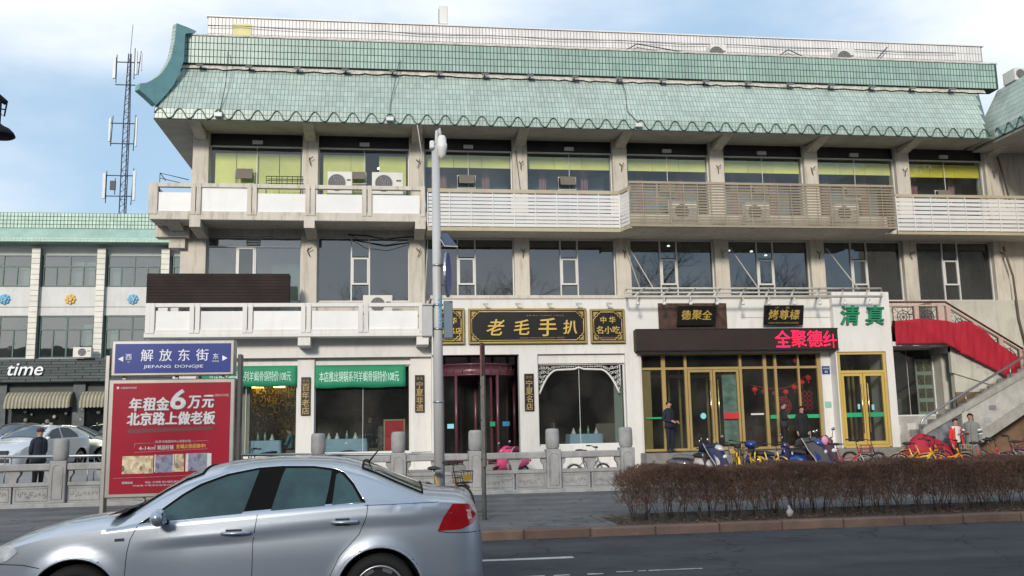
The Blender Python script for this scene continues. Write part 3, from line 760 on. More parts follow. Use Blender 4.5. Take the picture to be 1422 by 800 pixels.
# wave moulding along the eave
mb = MB(); path = []
x = -6.62
while x < 19.35:
    ph = (x + 6.62) / 0.545 * 2 * PI
    s = math.sin(ph)
    path.append((x, 26.215, 10.72 + 0.145 * (abs(s) ** 0.8) * (1 if s > 0 else -1))); x += 0.034
mb.tube(path, 0.017, 5); mb.build('wave_moulding', m_trimgreen, roof)
# the upturned fin at the left hip
A = Vector((-6.45, 26.45, 0)); d = Vector((-.7071, -.7071, 0)); n = Vector((.7071, -.7071, 0))
top = [(-0.93, 13.58), (-0.62, 13.60), (-0.28, 13.60), (-0.23, 13.0), (-0.14, 12.5), (-0.02, 12.22), (0.10, 12.0), (0.25, 11.80), (0.42, 11.64), (0.60, 11.50), (0.80, 11.42)]
bot = [(0.83, 11.24), (0.60, 11.12), (0.28, 10.93), (-0.04, 11.37), (-0.26, 11.72), (-0.41, 12.1), (-0.54, 12.52), (-0.55, 13.0), (-0.56, 13.37), (-0.64, 13.42), (-0.88, 13.5)]
pts = top + bot
mb = MB(); hw = 0.11; nn = len(pts)
f0 = [A + d * s + Vector((0, 0, z)) + n * hw for s, z in pts]; f1 = [p - n * 2 * hw for p in f0]
k = len(top)
pairs = [(0, 2 * k - 2)]
# side faces as strips between top and bottom curves
tp = [(top[i], bot[len(bot) - 1 - min(i, len(bot) - 1)]) for i in range(len(top))]
for hs in (hw, -hw):
    row = [[A + d * a[0] + Vector((0, 0, a[1])) + n * hs, A + d * b[0] + Vector((0, 0, b[1])) + n * hs] for a, b in tp]
    mb.sheet(row)
mb.sheet([[f0[i], f1[i]] for i in list(range(nn)) + [0]])
mb.build('upturned_fin', M('fin_tile', (0.14, 0.30, 0.32), rough=0.35, var=0.12, scale=3), roof)
st = []
for i in range(k - 1):
    a, b = top[i], top[i + 1]
    pa = A + d * a[0] + Vector((0, 0, a[1])) - n * (hw - .01); pb = A + d * b[0] + Vector((0, 0, b[1])) - n * (hw - .01)
    m_ = max(1, round((pb - pa).length / .11)); nv = (pb - pa).cross(n).normalized(); nv = nv if nv.dot(d + Vector((0, 0, .6))) > 0 else -nv
    st.append(tile_grid(tuple(pa), tuple((pb - pa) / m_), tuple(n * (2 * hw - .02)), m_, 1, tuple(nv), gap=.012, th=.012))
tiles('fin_tiles', st, m_tile, roof)
# wing at the right with its own slope turning towards the street
wing = thing('building_wing', 'right hand wing whose green roof slope turns towards the street', 'building', (24, 24, 0.4))
MB().box(22.6, 30, 14.5, 27.4, 0.2, 10.5).build('wing_wall', m_conc, wing)
wr = MB().prism([(19.5, 10.56), (19.5, 10.86), (20.55, 12.62), (30, 12.62), (30, 10.56)], 'y', 14.5, 27.3).build('wing_roof', m_grout_lt, wing)
nw = np.array([-1.76, 0, 1.05]); nw = nw / np.linalg.norm(nw)
tiles('roof_tiles', [tile_grid((19.5, 27.3, 10.86), (0, -.11, 0), (1.05 / 8, 0, 1.76 / 8), 114, 8, tuple(nw), gap=.014, th=.004), tile_grid((19.5, 27.3, 10.57), (0, -.11, 0), (0, 0, .145), 114, 2, (-1, 0, 0), gap=.014, th=.004)], m_tile, wr)
path = []; y = 26.15
while y > 16:
    path.append((19.478, y, 10.72 + .145 * math.sin((26.2 - y) / .545 * 2 * PI))); y -= .034
MB().tube(path, .017, 5).build('wave_moulding', m_trimgreen, wr)
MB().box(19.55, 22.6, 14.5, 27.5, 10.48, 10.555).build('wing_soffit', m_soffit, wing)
for x in (20.15, 20.45):
    MB().tube([(x, 26.6 - (x - 20) * .3, 12.0 + (x - 20.15) * 1.65 - .1), (x - .5, 26.2, 11.1)], .015, 5).build('cable', m_alu, wing)

# ---- third floor balcony at the left
m_slab = m_conc
b3 = MB().box(-6.68, 1.12, 26.3, 27.5, 7.62, 7.78).build('balcony_slab', m_conc, bld, bevel=.015)
MB().prism([(26.36, 7.62), (27.5, 7.62), (27.5, 7.42)], 'x', -6.3, -5.9).build('slab_haunch', m_conc, bld)
MB().box(-6.72, -5.78, 27.2, 27.6, 7.30, 7.62).build('slab_haunch', m_conc, bld)
MB().box(-6.35, -5.9, 27.3, 27.7, 7.0, 7.30).build('slab_haunch', m_conc, bld)
for x in (-5.42, -2.25, 0.93):
    MB().prism([(26.24, 7.40), (26.24, 7.64), (27.5, 7.64), (27.5, 7.30)], 'x', x - .15, x + .15).build('balcony_bracket', m_conc, bld)
def concrete_balcony(xs, y, z0, z1, mat, pmat, zgap0, zgap1, rail, left_return=None):
    t = MB().box(xs[0], xs[-1], y, y + .14, z1 - rail, z1).build('balustrade', mat, bld, bevel=.01)
    MB().box(xs[0], xs[-1], y + .01, y + .13, z0, z0 + .09).build('bottom_rail', mat, t)
    p0 = None
    for i, x in enumerate(xs):
        for s in ((-.075, .075) if 0 < i < len(xs) - 1 else ((.05, .17) if i == 0 else (-.05,))):
            MB().box(x + s - .062, x + s + .062, y - .02, y + .13, z0 - .01, z1 - .0015).build('post', mat, t, bevel=.008)
    for i in range(len(xs) - 1):
        a, b = xs[i] + .145 + (.1 if i == 0 else 0), xs[i + 1] - .145
        MB().box(a, b, y + .045, y + .085, z0 + .09, zgap0 + (z1 - rail - zgap0) * (1 if i in zgap1 else 0)).build('infill_panel', pmat, t)
    if left_return:
        MB().box(xs[0], xs[0] + .12, y + .14, left_return, z1 - rail, z1).build('return_rail', mat, t)
        MB().box(xs[0] + .03, xs[0] + .08, y + .14, left_return, z0, zgap0).build('infill_panel', pmat, t)
    return t
concrete_balcony([-6.70, -5.42, -3.87, -2.23, -.61, 1.06], 26.3, 7.78, 8.69, m_conc, m_wpanel, 8.42, (1,), .12, 27.5)
MB().box(-6.62, 1.08, 26.0, 26.8, 4.24, 4.36).build('balcony_slab', m_white, bld, bevel=.01)
concrete_balcony([-6.58, -5.29, -3.87, -2.28, -.69, .98], 26.0, 4.36, 5.19, m_white, m_wpanel, 4.97, (), .11, 26.8)
# louvre screens in front of the third floor balcony
m_slatw = M('white_slat', (0.74, 0.74, 0.74), rough=0.5, var=.04, rnd=.04, streak=.12, dirt=(.4, .36, .3))
m_slatb = M('bronze_slat', (0.30, 0.255, 0.19), rough=0.55, var=.08, rnd=.07, streak=.25, dirt=(.14, .11, .09))
m_tan = M('tan_metal', (0.42, 0.37, 0.265), rough=0.6, var=.08, streak=.3, dirt=(.2, .16, .1))
def louvre(pts, z0, z1, n, h, smat, fmat, post, fh, name='louvre_screen', lean=0.0):
    """pts: plan polyline (x,y) front face"""
    t = None
    for i in range(len(pts) - 1):
        a, b = Vector((*pts[i], 0)), Vector((*pts[i + 1], 0)); L_ = (b - a).length; u = (b - a) / L_
        ang = math.atan2(u.y, u.x); Rz = Matrix.Rotation(ang, 3, 'Z'); nv = Vector((u.y, -u.x, 0))
        c = (a + b) / 2 - nv * .04
        if t is None:
            t = MB().cbox((c.x, c.y, z1 - fh / 2), (L_, .08, fh), Rz).build(name, fmat, bld)
            tag(t)
        else: MB().cbox((c.x, c.y, z1 - fh / 2), (L_ + .01, .08, fh), Rz).build('top_rail', fmat, t)
        MB().cbox((c.x, c.y, z0 + fh / 2), (L_ + .01, .08, fh), Rz).build('bottom_rail', fmat, t)
        first = None; zz0, zz1 = z0 + fh + .02, z1 - fh - .02
        Rs = Rz @ Matrix.Rotation(R(12), 3, 'X')
        for k in range(n):
            z = zz0 + (zz1 - zz0) * (k + .5) / n
            if first is None: first = MB().cbox((c.x, c.y, z), (L_ - .02, .02, h), Rs).build('slat', smat, t); fz = z
            else: piece(first, 'slat', t, (0, 0, z - fz))
        m_ = max(1, round(L_ / post)); pf = None
        for k in range(m_ + 1):
            p = a + u * (L_ * k / m_) + nv * .012
            MB().cbox((p.x, p.y, (zz0 + zz1) / 2), (.022, .012, zz1 - zz0 + .03), Rz).build('upright', smat, t)
    return t
louvre([(1.15, 26.3), (6.93, 26.3), (7.07, 25.72)], 7.37, 8.64, 9, .083, m_slatw, m_tan, .62, .11)
louvre([(7.08, 25.7), (15.5, 25.7), (15.6, 26.28)], 7.42, 8.80, 14, .052, m_slatb, m_slatb, .42, .07)
louvre([(15.9, 26.3), (21.8, 26.3)], 7.38, 8.68, 8, .095, m_slatw, m_tan, .62, .09)
MB().box(1.13, 22, 26.45, 27.56, 7.42, 7.56).build('balcony_slab', m_conc, bld)
MB().box(7.1, 15.5, 25.8, 26.45, 7.42, 7.5).build('balcony_slab', m_conc, bld)
# black box sign behind the lower balcony
t = thing('dark_sign_box', 'long dark brown blank sign box above the lower left balcony', 'sign', (-4.75, 26.45, 5.19))
MB().box(-6.68, -2.8, 26.35, 26.75, 5.19, 6.08).build('sign_case', M('dark_brown_panel', (0.028, 0.018, 0.018), rough=.7, var=.4, scale=1.2, spec=.2), t)
for k in range(1, 10): MB().box(-6.66, -2.82, 26.338, 26.349, 5.19 + k * .088, 5.194 + k * .088).build('panel_line', M('panel_groove', (.018, .012, .012)), t)
# ================================================================== ground floor shops
m_gold = M('champagne_metal', (0.46, 0.33, 0.13), rough=0.4, metal=0.3, var=.10, streak=.2, dirt=(.2, .15, .08))
m_yel = M('yellow_door_metal', (0.66, 0.47, 0.13), rough=0.35, metal=0.25, var=.06)
m_wine = M('wine_lacquer', (0.10, 0.032, 0.045), rough=0.3, var=.1)
m_black = M('black_lacquer', (0.014, 0.012, 0.012), rough=0.3, var=.2)
m_goldp = M('gold_leaf', (0.62, 0.43, 0.11), rough=0.4, metal=0.3, var=.1)
m_goldf = M('dull_gold_frame', (0.33, 0.25, 0.09), rough=0.5, metal=0.2, var=.15)
m_floor = M('shop_floor', (0.25, 0.22, 0.18), rough=.5)
m_wood = M('dark_wood', (0.07, 0.035, 0.02), rough=.5, var=.2)
# floors, ceilings, partitions
MB().box(-5.7, 7.2, 26.82, 32, 0.3, 0.62).build('shop_floor_slab', m_floor, bld)
MB().box(1.25, 7.2, 26.02, 26.82, 0.3, 0.60).build('shop_floor_slab', m_granite, bld)
MB().box(7.2, 17.1, 26.35, 32, 0.3, 0.80).build('shop_floor_slab', m_floor, bld)
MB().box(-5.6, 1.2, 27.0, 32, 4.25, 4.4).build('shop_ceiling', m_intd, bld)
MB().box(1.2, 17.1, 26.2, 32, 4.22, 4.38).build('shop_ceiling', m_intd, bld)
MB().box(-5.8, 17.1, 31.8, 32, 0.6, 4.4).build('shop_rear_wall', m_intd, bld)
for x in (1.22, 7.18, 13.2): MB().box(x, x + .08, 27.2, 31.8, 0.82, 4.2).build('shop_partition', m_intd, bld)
# left part: restaurant wall at y 26.8
Y1 = 26.8
def wbox(nm, x0, x1, z0, z1, y0, y1, m=None, **k): return MB().box(x0, x1, y0, y1, z0, z1).build(nm, m or m_white, bld, **k)
wbox('wall_base', -6.0, 1.31, 0.2, 0.98, Y1, Y1 + .25)
wbox('pier', -6.0, -5.36, 0.98, 3.7, Y1, Y1 + .25); wbox('pier', -2.56, -2.09, .98, 3.7, Y1 - .06, Y1 + .25); wbox('pier', .64, 1.31, .98, 3.7, Y1 - .06, Y1 + .25)
wbox('wall_beam', -6.0, 1.31, 3.7, 4.24, Y1 - .2, Y1 + .25)
wbox('lintel', -5.36, -2.562, 3.49, 3.7, Y1 + .02, Y1 + .2); wbox('lintel', -2.088, .638, 3.49, 3.7, Y1 + .02, Y1 + .2)
wbox('side_wall', -6.0, -5.8, .2, 4.2, Y1 + .25, 34)
for x in (-2.33, .97):
    MB().prism([(26.04, 4.0), (26.04, 4.24), (26.598, 4.24), (26.598, 3.96)], 'x', x - .17, x + .17).build('balcony_bracket', m_white, bld)
def shop_window(x0, x1, z0, z1, y, fm, bars=(), gm=g_gf, nm='window', ft=.04):
    f = MB()
    for a, b, c, d in ((x0, x1, z1 - ft, z1), (x0, x1, z0, z0 + ft), (x0, x0 + ft, z0 + ft, z1 - ft), (x1 - ft, x1, z0 + ft, z1 - ft)): f.box(a, b, y - .03, y + .03, c, d)
    o = f.build(nm, fm, bld)
    xs = [x0 + ft] + list(bars) + [x1 - ft]
    for i in range(len(xs) - 1): add_pane(xs[i] + (.006 if i else 0), xs[i + 1] - (.006 if i < len(xs) - 2 else 0), z0 + ft, z1 - ft, y - .005, gm, o)
    for b in bars: MB().box(b - .006, b + .006, y - .008, y + .012, z0 + ft, z1 - ft).build('glazing_bar', m_alu, o)
    return o
shop_window(-5.36, -2.56, .98, 3.49, Y1 + .12, m_alu, (-4.0,))
shop_window(-2.09, .64, .98, 3.49, Y1 + .12, m_alu, (-.72,))
# curtains by first window
P = [[(-5.2 + j * .06, Y1 + .45 + .03 * math.sin(j * 1.9), z) for j in range(22)] for z in (.7, 3.5)]
MB().sheet(P).build('curtain', M('cream_curtain', (0.45, 0.42, 0.36), rough=.9), bld)
# golden relief wall
rl = MB().box(-4.25, -2.6, 29.6, 29.7, .62, 3.4).build('relief_wall', M('relief_bronze', (.16, .10, .02), rough=.5, metal=.4, var=.4, scale=8), bld)
rr = random.Random(21); g = MB()
for _ in range(130):
    x, z = rr.uniform(-4.2, -2.65), rr.uniform(1.5, 3.2); a = rr.uniform(0, 6.3); r0 = rr.uniform(.05, .14)
    g.tube([(x + r0 * (1 - s / 8) * math.cos(a + s * .8), 29.57, z + r0 * (1 - s / 8) * math.sin(a + s * .8) * 1.4) for s in range(6)], .015, 4)
g.build('gilded_relief', M('gilt', (.75, .52, .12), rough=.35, metal=.7, var=.3), rl)
m_glow = M('warm_lamp_glow', (1.0, .72, .25), emit=7)
for x in (-4.0, -3.35):
    MB().box(x - .17, x + .17, 29.2, 29.3, 2.98, 3.10).build('wall_lamp', m_glow, bld)
MB().box(-2.2, 1.1, 29.6, 29.7, .62, 3.6).build('panelled_wall', M('brown_panel', (.045, .033, .022), rough=.5, var=.5, scale=5), bld)

# middle part at y 26
Y2 = 26.0
wbox('fascia_wall', 1.235, 7.15, 3.69, 5.3, Y2, Y2 + .3); wbox('wall_base', 4.26, 6.85, .2, 1.08, Y2, Y2 + .25)
wbox('pier', 3.72, 4.26, .2, 3.69, Y2, Y2 + .3); wbox('pier', 6.85, 7.28, .2, 3.69, Y2 + .001, Y2 + .5); wbox('pier', 1.235, 1.33, .2, 3.69, Y2 + .3, Y1 + .0)
wbox('fascia_top', 1.2, 15.1, 5.302, 5.40, Y2 - .04, 27.56, m_conc)
wbox('lintel', 4.262, 6.848, 3.42, 3.69, Y2 + .10, Y2 + .28)
shop_window(4.262, 6.848, 1.08, 3.42, Y2 + .2, m_alu, (5.5,))
# white fretwork arch
fr = MB()
def archz(x):
    t = abs(x - 5.5) / 1.16; return 3.30 - .04 * t - (.62 * max(0, (t - .55) / .45) ** 2.0 if t > .55 else .0) + (.05 * (1 - t / .12) if t < .12 else 0)
xs = [4.32 + i * .04 for i in range(60) if 4.32 + i * .04 <= 6.70]
fr.tube([(x, Y2 + .16, archz(x) - .04) for x in xs], .032, 5)
fr.tube([(4.3, Y2 + .16, 3.39), (6.72, Y2 + .16, 3.39)], .014, 4)
fr.tube([(4.3, Y2 + .16, 2.74), (4.3, Y2 + .16, 3.39)], .014, 4); fr.tube([(6.72, Y2 + .16, 2.74), (6.72, Y2 + .16, 3.39)], .014, 4)
rr = random.Random(3)
for i in range(34):
    x = 4.36 + i * .07; zt = 3.36; zb = archz(x) + .02
    h = zt - zb
    nrow = max(1, int(h / .12))
    for j in range(nrow):
        cz = zb + (j + .5) * h / nrow; r0 = min(.055, h / nrow * .5); a = rr.uniform(0, 6); sg = rr.choice((-1, 1))
        fr.tube([(x + r0 * (1 - s / 8) * math.cos(a + sg * s), Y2 + .16, cz + r0 * (1 - s / 8) * math.sin(a + sg * s)) for s in range(7)], .011, 4)
fr.build('fretwork_arch', m_white, bld)
MB().box(6.55, 6.8, Y2 + .3, Y2 + .33, 1.1, 3.0).build('frosted_strip', M('frosted_grey', (.30, .33, .30), rough=.6), bld)
# revolving door
cxr, cyr, rr_ = 2.55, 27.02, 1.14
rd = thing('revolving_door', 'round revolving door with wine red canopy band in the shop entrance', 'door', (cxr, cyr, .62))
MB().lathe([(rr_ - .12, 3.10), (rr_ + .03, 3.10), (rr_ + .03, 3.14), (rr_, 3.14), (rr_, 3.40), (rr_ + .03, 3.40), (rr_ + .03, 3.44), (.05, 3.46)], (cxr, cyr, 0), 40).build('canopy_drum', m_wine, rd)
for a in range(-170, 0, 14):
    ca, sa = math.cos(R(a)), math.sin(R(a))
    MB().box(-.005, .005, -.005, .005, 3.15, 3.39).v
    MB().tube([(cxr + ca * (rr_ + .008), cyr + sa * (rr_ + .008), 3.14), (cxr + ca * (rr_ + .008), cyr + sa * (rr_ + .008), 3.40)], .012, 4).build('canopy_rib', m_wine, rd)
for a in (-178, -124, -62, -4):
    ca, sa = math.cos(R(a)), math.sin(R(a))
    MB().cyl((cxr + ca * rr_, cyr + sa * rr_, .62), (cxr + ca * rr_, cyr + sa * rr_, 3.1), .045, n=8).build('door_post', m_wine, rd)
gl = MB()
for a0, a1 in ((-176, -126), (-60, -6)):
    P = [[(cxr + math.cos(R(a)) * rr_, cyr + math.sin(R(a)) * rr_, z) for z in (.64, 3.1)] for a in np.linspace(a0, a1, 9)]
    MB().sheet(P).build('curved_pane', g_gf, rd)
for k, a in enumerate((20, 110, 200, 290)):
    ca, sa = math.cos(R(a)), math.sin(R(a)); Rz = Matrix.Rotation(R(a), 3, 'Z')
    lf_ = MB().cbox((cxr + ca * .54, cyr + sa * .54, 3.02), (1.0, .05, .1), Rz).cbox((cxr + ca * .54, cyr + sa * .54, .72), (1.0, .05, .16), Rz).cbox((cxr + ca * 1.03, cyr + sa * 1.03, 1.85), (.05, .05, 2.3), Rz)
    w_ = lf_.build('door_wing', m_wine, rd)
    MB().cbox((cxr + ca * .52, cyr + sa * .52, 1.88), (.94, .012, 2.2), Rz).build('pane', g_gf, w_)
MB().cyl((cxr, cyr, .62), (cxr, cyr, 3.1), .05, n=8).build('centre_post', m_wine, rd)
m_cy = M('cyan_sticker', (.25, .65, .70), rough=.5); m_gst = M('green_sticker', (.02, .35, .16), rough=.5); m_bst = M('blue_sticker', (.05, .30, .55), rough=.5)
for a0, a1, mm, z in ((-140, -128, m_cy, 1.62), (-75, -67, m_gst, 1.66), (-54, -38, m_bst, 1.66)):
    P = [[(cxr + math.cos(R(a)) * (rr_ + .012), cyr + math.sin(R(a)) * (rr_ + .012), z + q) for q in (0, .13)] for a in np.linspace(a0, a1, 4)]
    MB().sheet(P).build('door_sticker', mm, rd)
wbox('lintel', 1.33, 3.72, 3.47, 3.69, 26.9, 27.1)
for x in (1.62, 2.35, 3.05, 3.5): MB().box(x - .03, x + .03, 26.86, 26.9, 3.47, 3.69).build('lintel_divider', m_dark, bld)

# right part: duck restaurant front
Y3 = 26.3
wbox('fascia_wall', 7.15, 13.35, 4.2, 5.3, Y2 + .002, Y2 + .3)
wbox('fascia_soffit', 7.15, 13.35, 3.68, 4.2, Y2 + .05, Y3 + .1)
MB().box(7.9, 10.0, Y2 - .03, Y2, 4.36, 5.16).build('brown_marble_panel', M('brown_marble', (.07, .04, .03), rough=.3, var=.6, scale=3.5, streak=.4, dirt=(.18, .10, .05)), bld)
for x0, x1 in ((10.45, 13.3),):
    MB().box(x0, x1, Y2 - .004, Y2 + .0005, 4.72, 4.728).build('panel_joint', m_dark, bld)
wbox('pier', 12.96, 13.26, .5, 3.68, Y3 - .12, Y3 + .2)
wbox('pier', 7.28, 7.34, .5, 3.68, Y2 + .05, Y3 + .1)
sf = MB(); z0, z1, zt = .84, 3.68, 3.24
def bar(x0, x1, za, zb, yo=0.0, w=.05): sf.box(x0, x1, Y3 - w + yo, Y3 + w + yo, za, zb)
mull = [(7.34, 7.42), (8.0, 8.12), (8.70, 8.78), (10.40, 10.48), (11.16, 11.26), (11.50, 11.58), (12.24, 12.30), (12.86, 12.96)]
for a, b in mull: bar(a, b, z0, z1)
for i in range(len(mull) - 1):
    a, b = mull[i][1], mull[i + 1][0]
    bar(a, b, z1 - .05, z1, w=.04); bar(a, b, zt - .03, zt + .04, w=.04)
    if i != 2: bar(a, b, z0, z0 + .07, w=.04)
fo = sf.build('shopfront_frame', m_gold, bld)
for i in range(len(mull) - 1):
    a, b = mull[i][1], mull[i + 1][0]
    add_pane(a, b, zt + .04, z1 - .05, Y3 - .01, g_gf, fo)
    if i != 2: add_pane(a, b, z0 + .07, zt - .03, Y3 - .01, g_gf, fo)
MB().box(7.42, 7.68, Y3 + .02, Y3 + .06, z0 + .07, zt - .03).build('gold_panel', m_gold, fo)
def door_leaf(x0, x1, z0, z1, y, m, g, fw=.07, handle=None, name='door', hm=None):
    f = MB()
    for a, b, c, d in ((x0, x1, z1 - fw, z1), (x0, x1, z0, z0 + fw * 1.3), (x0, x0 + fw, z0 + fw * 1.3, z1 - fw), (x1 - fw, x1, z0 + fw * 1.3, z1 - fw)): f.box(a, b, y - .035, y + .035, c, d)
    o = f.build(name, m, bld); add_pane(x0 + fw, x1 - fw, z0 + fw * 1.3, z1 - fw, y - .005, g, o)
    if handle is not None:
        h = MB(); h.tube([(handle, y - .10, z0 + .35), (handle, y - .10, z1 - .3)], .016, 6)
        for z in (z0 + .6, z1 - .6): h.tube([(handle, y - .10, z), (handle, y - .03, z)], .012, 5)
        h.build('pull_handle', hm or m_goldh, o)
    return o
m_goldh = M('polished_brass', (.72, .58, .32), rough=.2, metal=.9)
d1 = door_leaf(8.80, 9.56, .84, 3.20, Y3, m_gold, g_gf, handle=9.46)
d2 = door_leaf(9.58, 10.38, .84, 3.20, Y3, m_gold, g_gf, handle=9.70)
# inner vestibule: second row of brass uprights
MB().box(11.3, 12.86, 27.6, 27.65, .82, 1.5).build('counter_front', m_wood, bld)
ib = MB()
for x in (8.15, 8.75, 9.1, 9.28, 9.38, 10.0, 10.62, 10.82): ib.box(x - .03, x + .03, 28.0, 28.06, .82, 3.3)
ib.box(7.7, 11.2, 27.98, 28.08, 3.05, 3.15); ib.build('inner_door_frame', m_gold, bld)
MB().box(9.88, 10.34, Y3 + .05, Y3 + .06, 1.0, 3.05).build('menu_poster', M('pale_green_poster', (.22, .34, .30), rough=.6, var=.5, scale=5), bld)
MB().box(9.86, 10.32, Y3 - .045, Y3 - .04, 1.74, 1.92).build('red_notice', M('red_sticker', (.55, .03, .04), rough=.5), d2)
MB().lathe([(.09, 0), (.001, .001)], (9.22, Y3 - .04, 1.84), 16, 'y').build('round_sticker', m_cy, d1)
for a, b in ((7.5, 7.95), (11.3, 12.84)):
    MB().box(a, b, Y3 - .035, Y3 - .03, 1.72 if a > 8 else 1.78, 1.83).build('green_safety_stripe', m_gst, fo)
MB().box(10.7, 11.1, Y3 - .03, Y3 - .025, 1.84, 1.89).build('white_safety_stripe', m_alu, fo)
# yellow door front
Y4 = 25.8
t0, t1 = 13.27, 15.1
MB().box(13.27, 15.1, Y4, Y4 + .25, 3.66, 5.47).build('fascia_wall', m_white, bld)
wbox('pier', 14.86, 15.1, .4, 3.66, Y4, 26.8)
wbox('side_wall', 15.0, 15.1, 3.67, 5.47, Y4 + .25, 27.5)
wbox('pier', 13.262, 13.30, .5, 3.66, Y4 + .01, Y3 - .12)
yf = MB()
for a, b, c, d in ((13.31, 13.39, .84, 3.64), (14.76, 14.84, .84, 3.64), (13.39, 14.76, 3.58, 3.64), (13.39, 14.76, 3.02, 3.10), (13.39, 14.76, .82, .9)): yf.box(a, b, Y4 + .02, Y4 + .12, c, d)
yo = yf.build('door_frame', m_yel, bld); add_pane(13.39, 14.76, 3.10, 3.58, Y4 + .06, g_gf, yo)
d3 = door_leaf(13.40, 14.065, .91, 3.01, Y4 + .06, m_yel, g_gf, .075, 13.97)
d4 = door_leaf(14.085, 14.75, .91, 3.01, Y4 + .06, m_yel, g_gf, .075, 14.18)
for d, a, b in ((d3, 13.48, 13.99), (d4, 14.17, 14.67)):
    MB().box(a, b, Y4 + .045, Y4 + .05, 1.72, 1.85).build('green_safety_stripe', m_gst, d)
MB().box(13.86, 13.93, Y4 + .04, Y4 + .045, 1.95, 2.1).build('sticker', m_cy, d3); MB().box(14.3, 14.38, Y4 + .04, Y4 + .045, 1.92, 2.08).build('sticker', m_cy, d4)
ib = MB()
for x in (13.8, 14.35, 14.5): ib.box(x - .03, x + .03, 27.2, 27.26, .82, 3.3)
ib.build('inner_door_frame', m_gold, bld)
# steps
st = thing('entrance_steps', 'low grey granite steps before the gold framed doors', 'steps', (11, 25.5, .3))
MB().box(7.2, 15.1, 25.35, 26.36, .2, .815).build('step', m_granite, st, bevel=.01)
MB().box(7.35, 15.1, 25.05, 25.35, .2, .63).build('step', m_granite, st, bevel=.01)
MB().box(7.35, 15.1, 24.75, 25.05, .15, .46).build('step', m_granite, st, bevel=.01)
MB().box(7.3, 8.3, 25.5, 25.9, .818, .828).build('door_mat', M('maroon_mat', (.12, .03, .03), rough=.95), st)

# red lanterns, paper cuts, seen through the glass
m_redl = M('red_lantern', (.65, .03, .03), rough=.6, emit=.35)
for i, (x, z) in enumerate(((11.2, 2.75), (11.5, 2.68), (11.85, 2.62), (12.2, 2.66), (12.5, 2.8), (12.75, 2.95), (12.97, 3.08), (11.9, 3.5), (12.6, 3.62))):
    z -= .12
    t = MB(); t.ball((x, 27.1, z), .085, 10, 6, (1, 1, .9)); t.cyl((x, 27.1, z - .1), (x, 27.1, z - .17), .015, n=5)
    o = t.build('red_lantern', m_redl)
    tag(o, ['small red paper lantern at the left end of the garland', 'small red paper lantern second along the garland', 'small red paper lantern third along the garland, above the round paper cut', 'small red paper lantern fourth along the garland', 'small red paper lantern fifth along the garland, where it climbs', 'small red paper lantern sixth along the garland', 'small red paper lantern at the high right end of the garland', 'red lantern hung alone high behind the left transom pane', 'red lantern hung alone high behind the right transom pane'][i], 'lantern', 'red lanterns inside the duck restaurant')
tag(MB().tube([(11.1, 27.1, 2.76), (11.5, 27.1, 2.68), (11.95, 27.1, 2.62), (12.35, 27.1, 2.7), (12.97, 27.1, 3.06)], .008, 4).build('lantern_string', m_redl), 'red string carrying the lantern garland behind the shop glass', 'string')
m_cut = M('red_paper', (.45, .03, .06), rough=.6)
pc = MB()
for r0 in (.27, .2, .12): pc.tube([(11.98 + r0 * math.cos(a), 26.9, 2.1 + r0 * math.sin(a)) for a in np.linspace(0, 2 * PI, 22)[:-1]], .028, 4, closed=True)
for a in range(8): pc.tube([(11.98, 26.9, 2.1), (11.98 + .26 * math.cos(a * PI / 4), 26.9, 2.1 + .26 * math.sin(a * PI / 4))], .024, 4)
tag(pc.build('paper_cut', m_cut), 'round red paper cut hanging inside the duck restaurant window', 'paper cut')
pc = MB()
for k in range(4):
    for j in range(3):
        s = .09; x, z = 12.72 + (j - 1) * .15, 2.25 + (k - 1.5) * .14
        pc.tube([(x - s, 26.9, z), (x, 26.9, z + s), (x + s, 26.9, z), (x, 26.9, z - s)], .02, 4, closed=True)
tag(pc.build('paper_cut', m_cut), 'lozenge shaped red paper cut beside the round one', 'paper cut')
m_cl = M('blue_tablecloth', (.42, .60, .80), rough=.8, var=.1)
def dining_table(x, y, w, d, fz, lab, cl=m_cl, seed=1):
    t = thing('dining_table', lab, 'table', (x, y, fz), 'cloth covered tables inside the restaurants')
    rr = random.Random(seed); zt = fz + .76
    P = []
    per = []
    for k in range(40):
        a = k / 40
        if a < .25: p = (-w / 2 + w * a * 4, -d / 2)
        elif a < .5: p = (w / 2, -d / 2 + d * (a - .25) * 4)
        elif a < .75: p = (w / 2 - w * (a - .5) * 4, d / 2)
        else: p = (-w / 2, d / 2 - d * (a - .75) * 4)
        per.append(p)
    mb = MB(); rows = [[], [], []]
    for k, p in enumerate(per + [per[0]]):
        q = 1 + .07 * math.sin(k * 1.9) * (k % 40 != 0)
        rows[0].append((x + p[0], y + p[1], zt)); rows[1].append((x + p[0] * 1.02, y + p[1] * 1.02, zt - .05)); rows[2].append((x + p[0] * (1.07 + .05 * math.sin(k * 1.6)), y + p[1] * (1.07 + .05 * math.cos(k * 1.6)), zt - .36 - .04 * math.sin(k * .8)))
    mb.smooth = True; mb.sheet(rows); mb.smooth = False; mb.box(x - w / 2, x + w / 2, y - d / 2, y + d / 2, zt - .02, zt)
    mb.build('cloth', cl, t)
    for sx in (-1, 1):
        for sy in (-1, 1): MB().box(x + sx * w * .44 - .02, x + sx * w * .44 + .02, y + sy * d * .4 - .02, y + sy * d * .4 + .02, fz, zt - .02).build('leg', m_wood, t)
    return t
dining_table(-3.55, 27.75, .95, .7, .62, 'blue clothed table between the two diners, before the gilded relief')
dining_table(-1.25, 27.8, 1.25, .7, .62, 'wide blue clothed table behind the left half of the second banner window', seed=2)
dining_table(.15, 28.3, .8, .6, .62, 'blue clothed table partly behind the red notice board', seed=3)
dining_table(5.9, 27.6, 1.0, .7, .62, 'blue patterned table behind the glass with the white fretwork arch', seed=4)
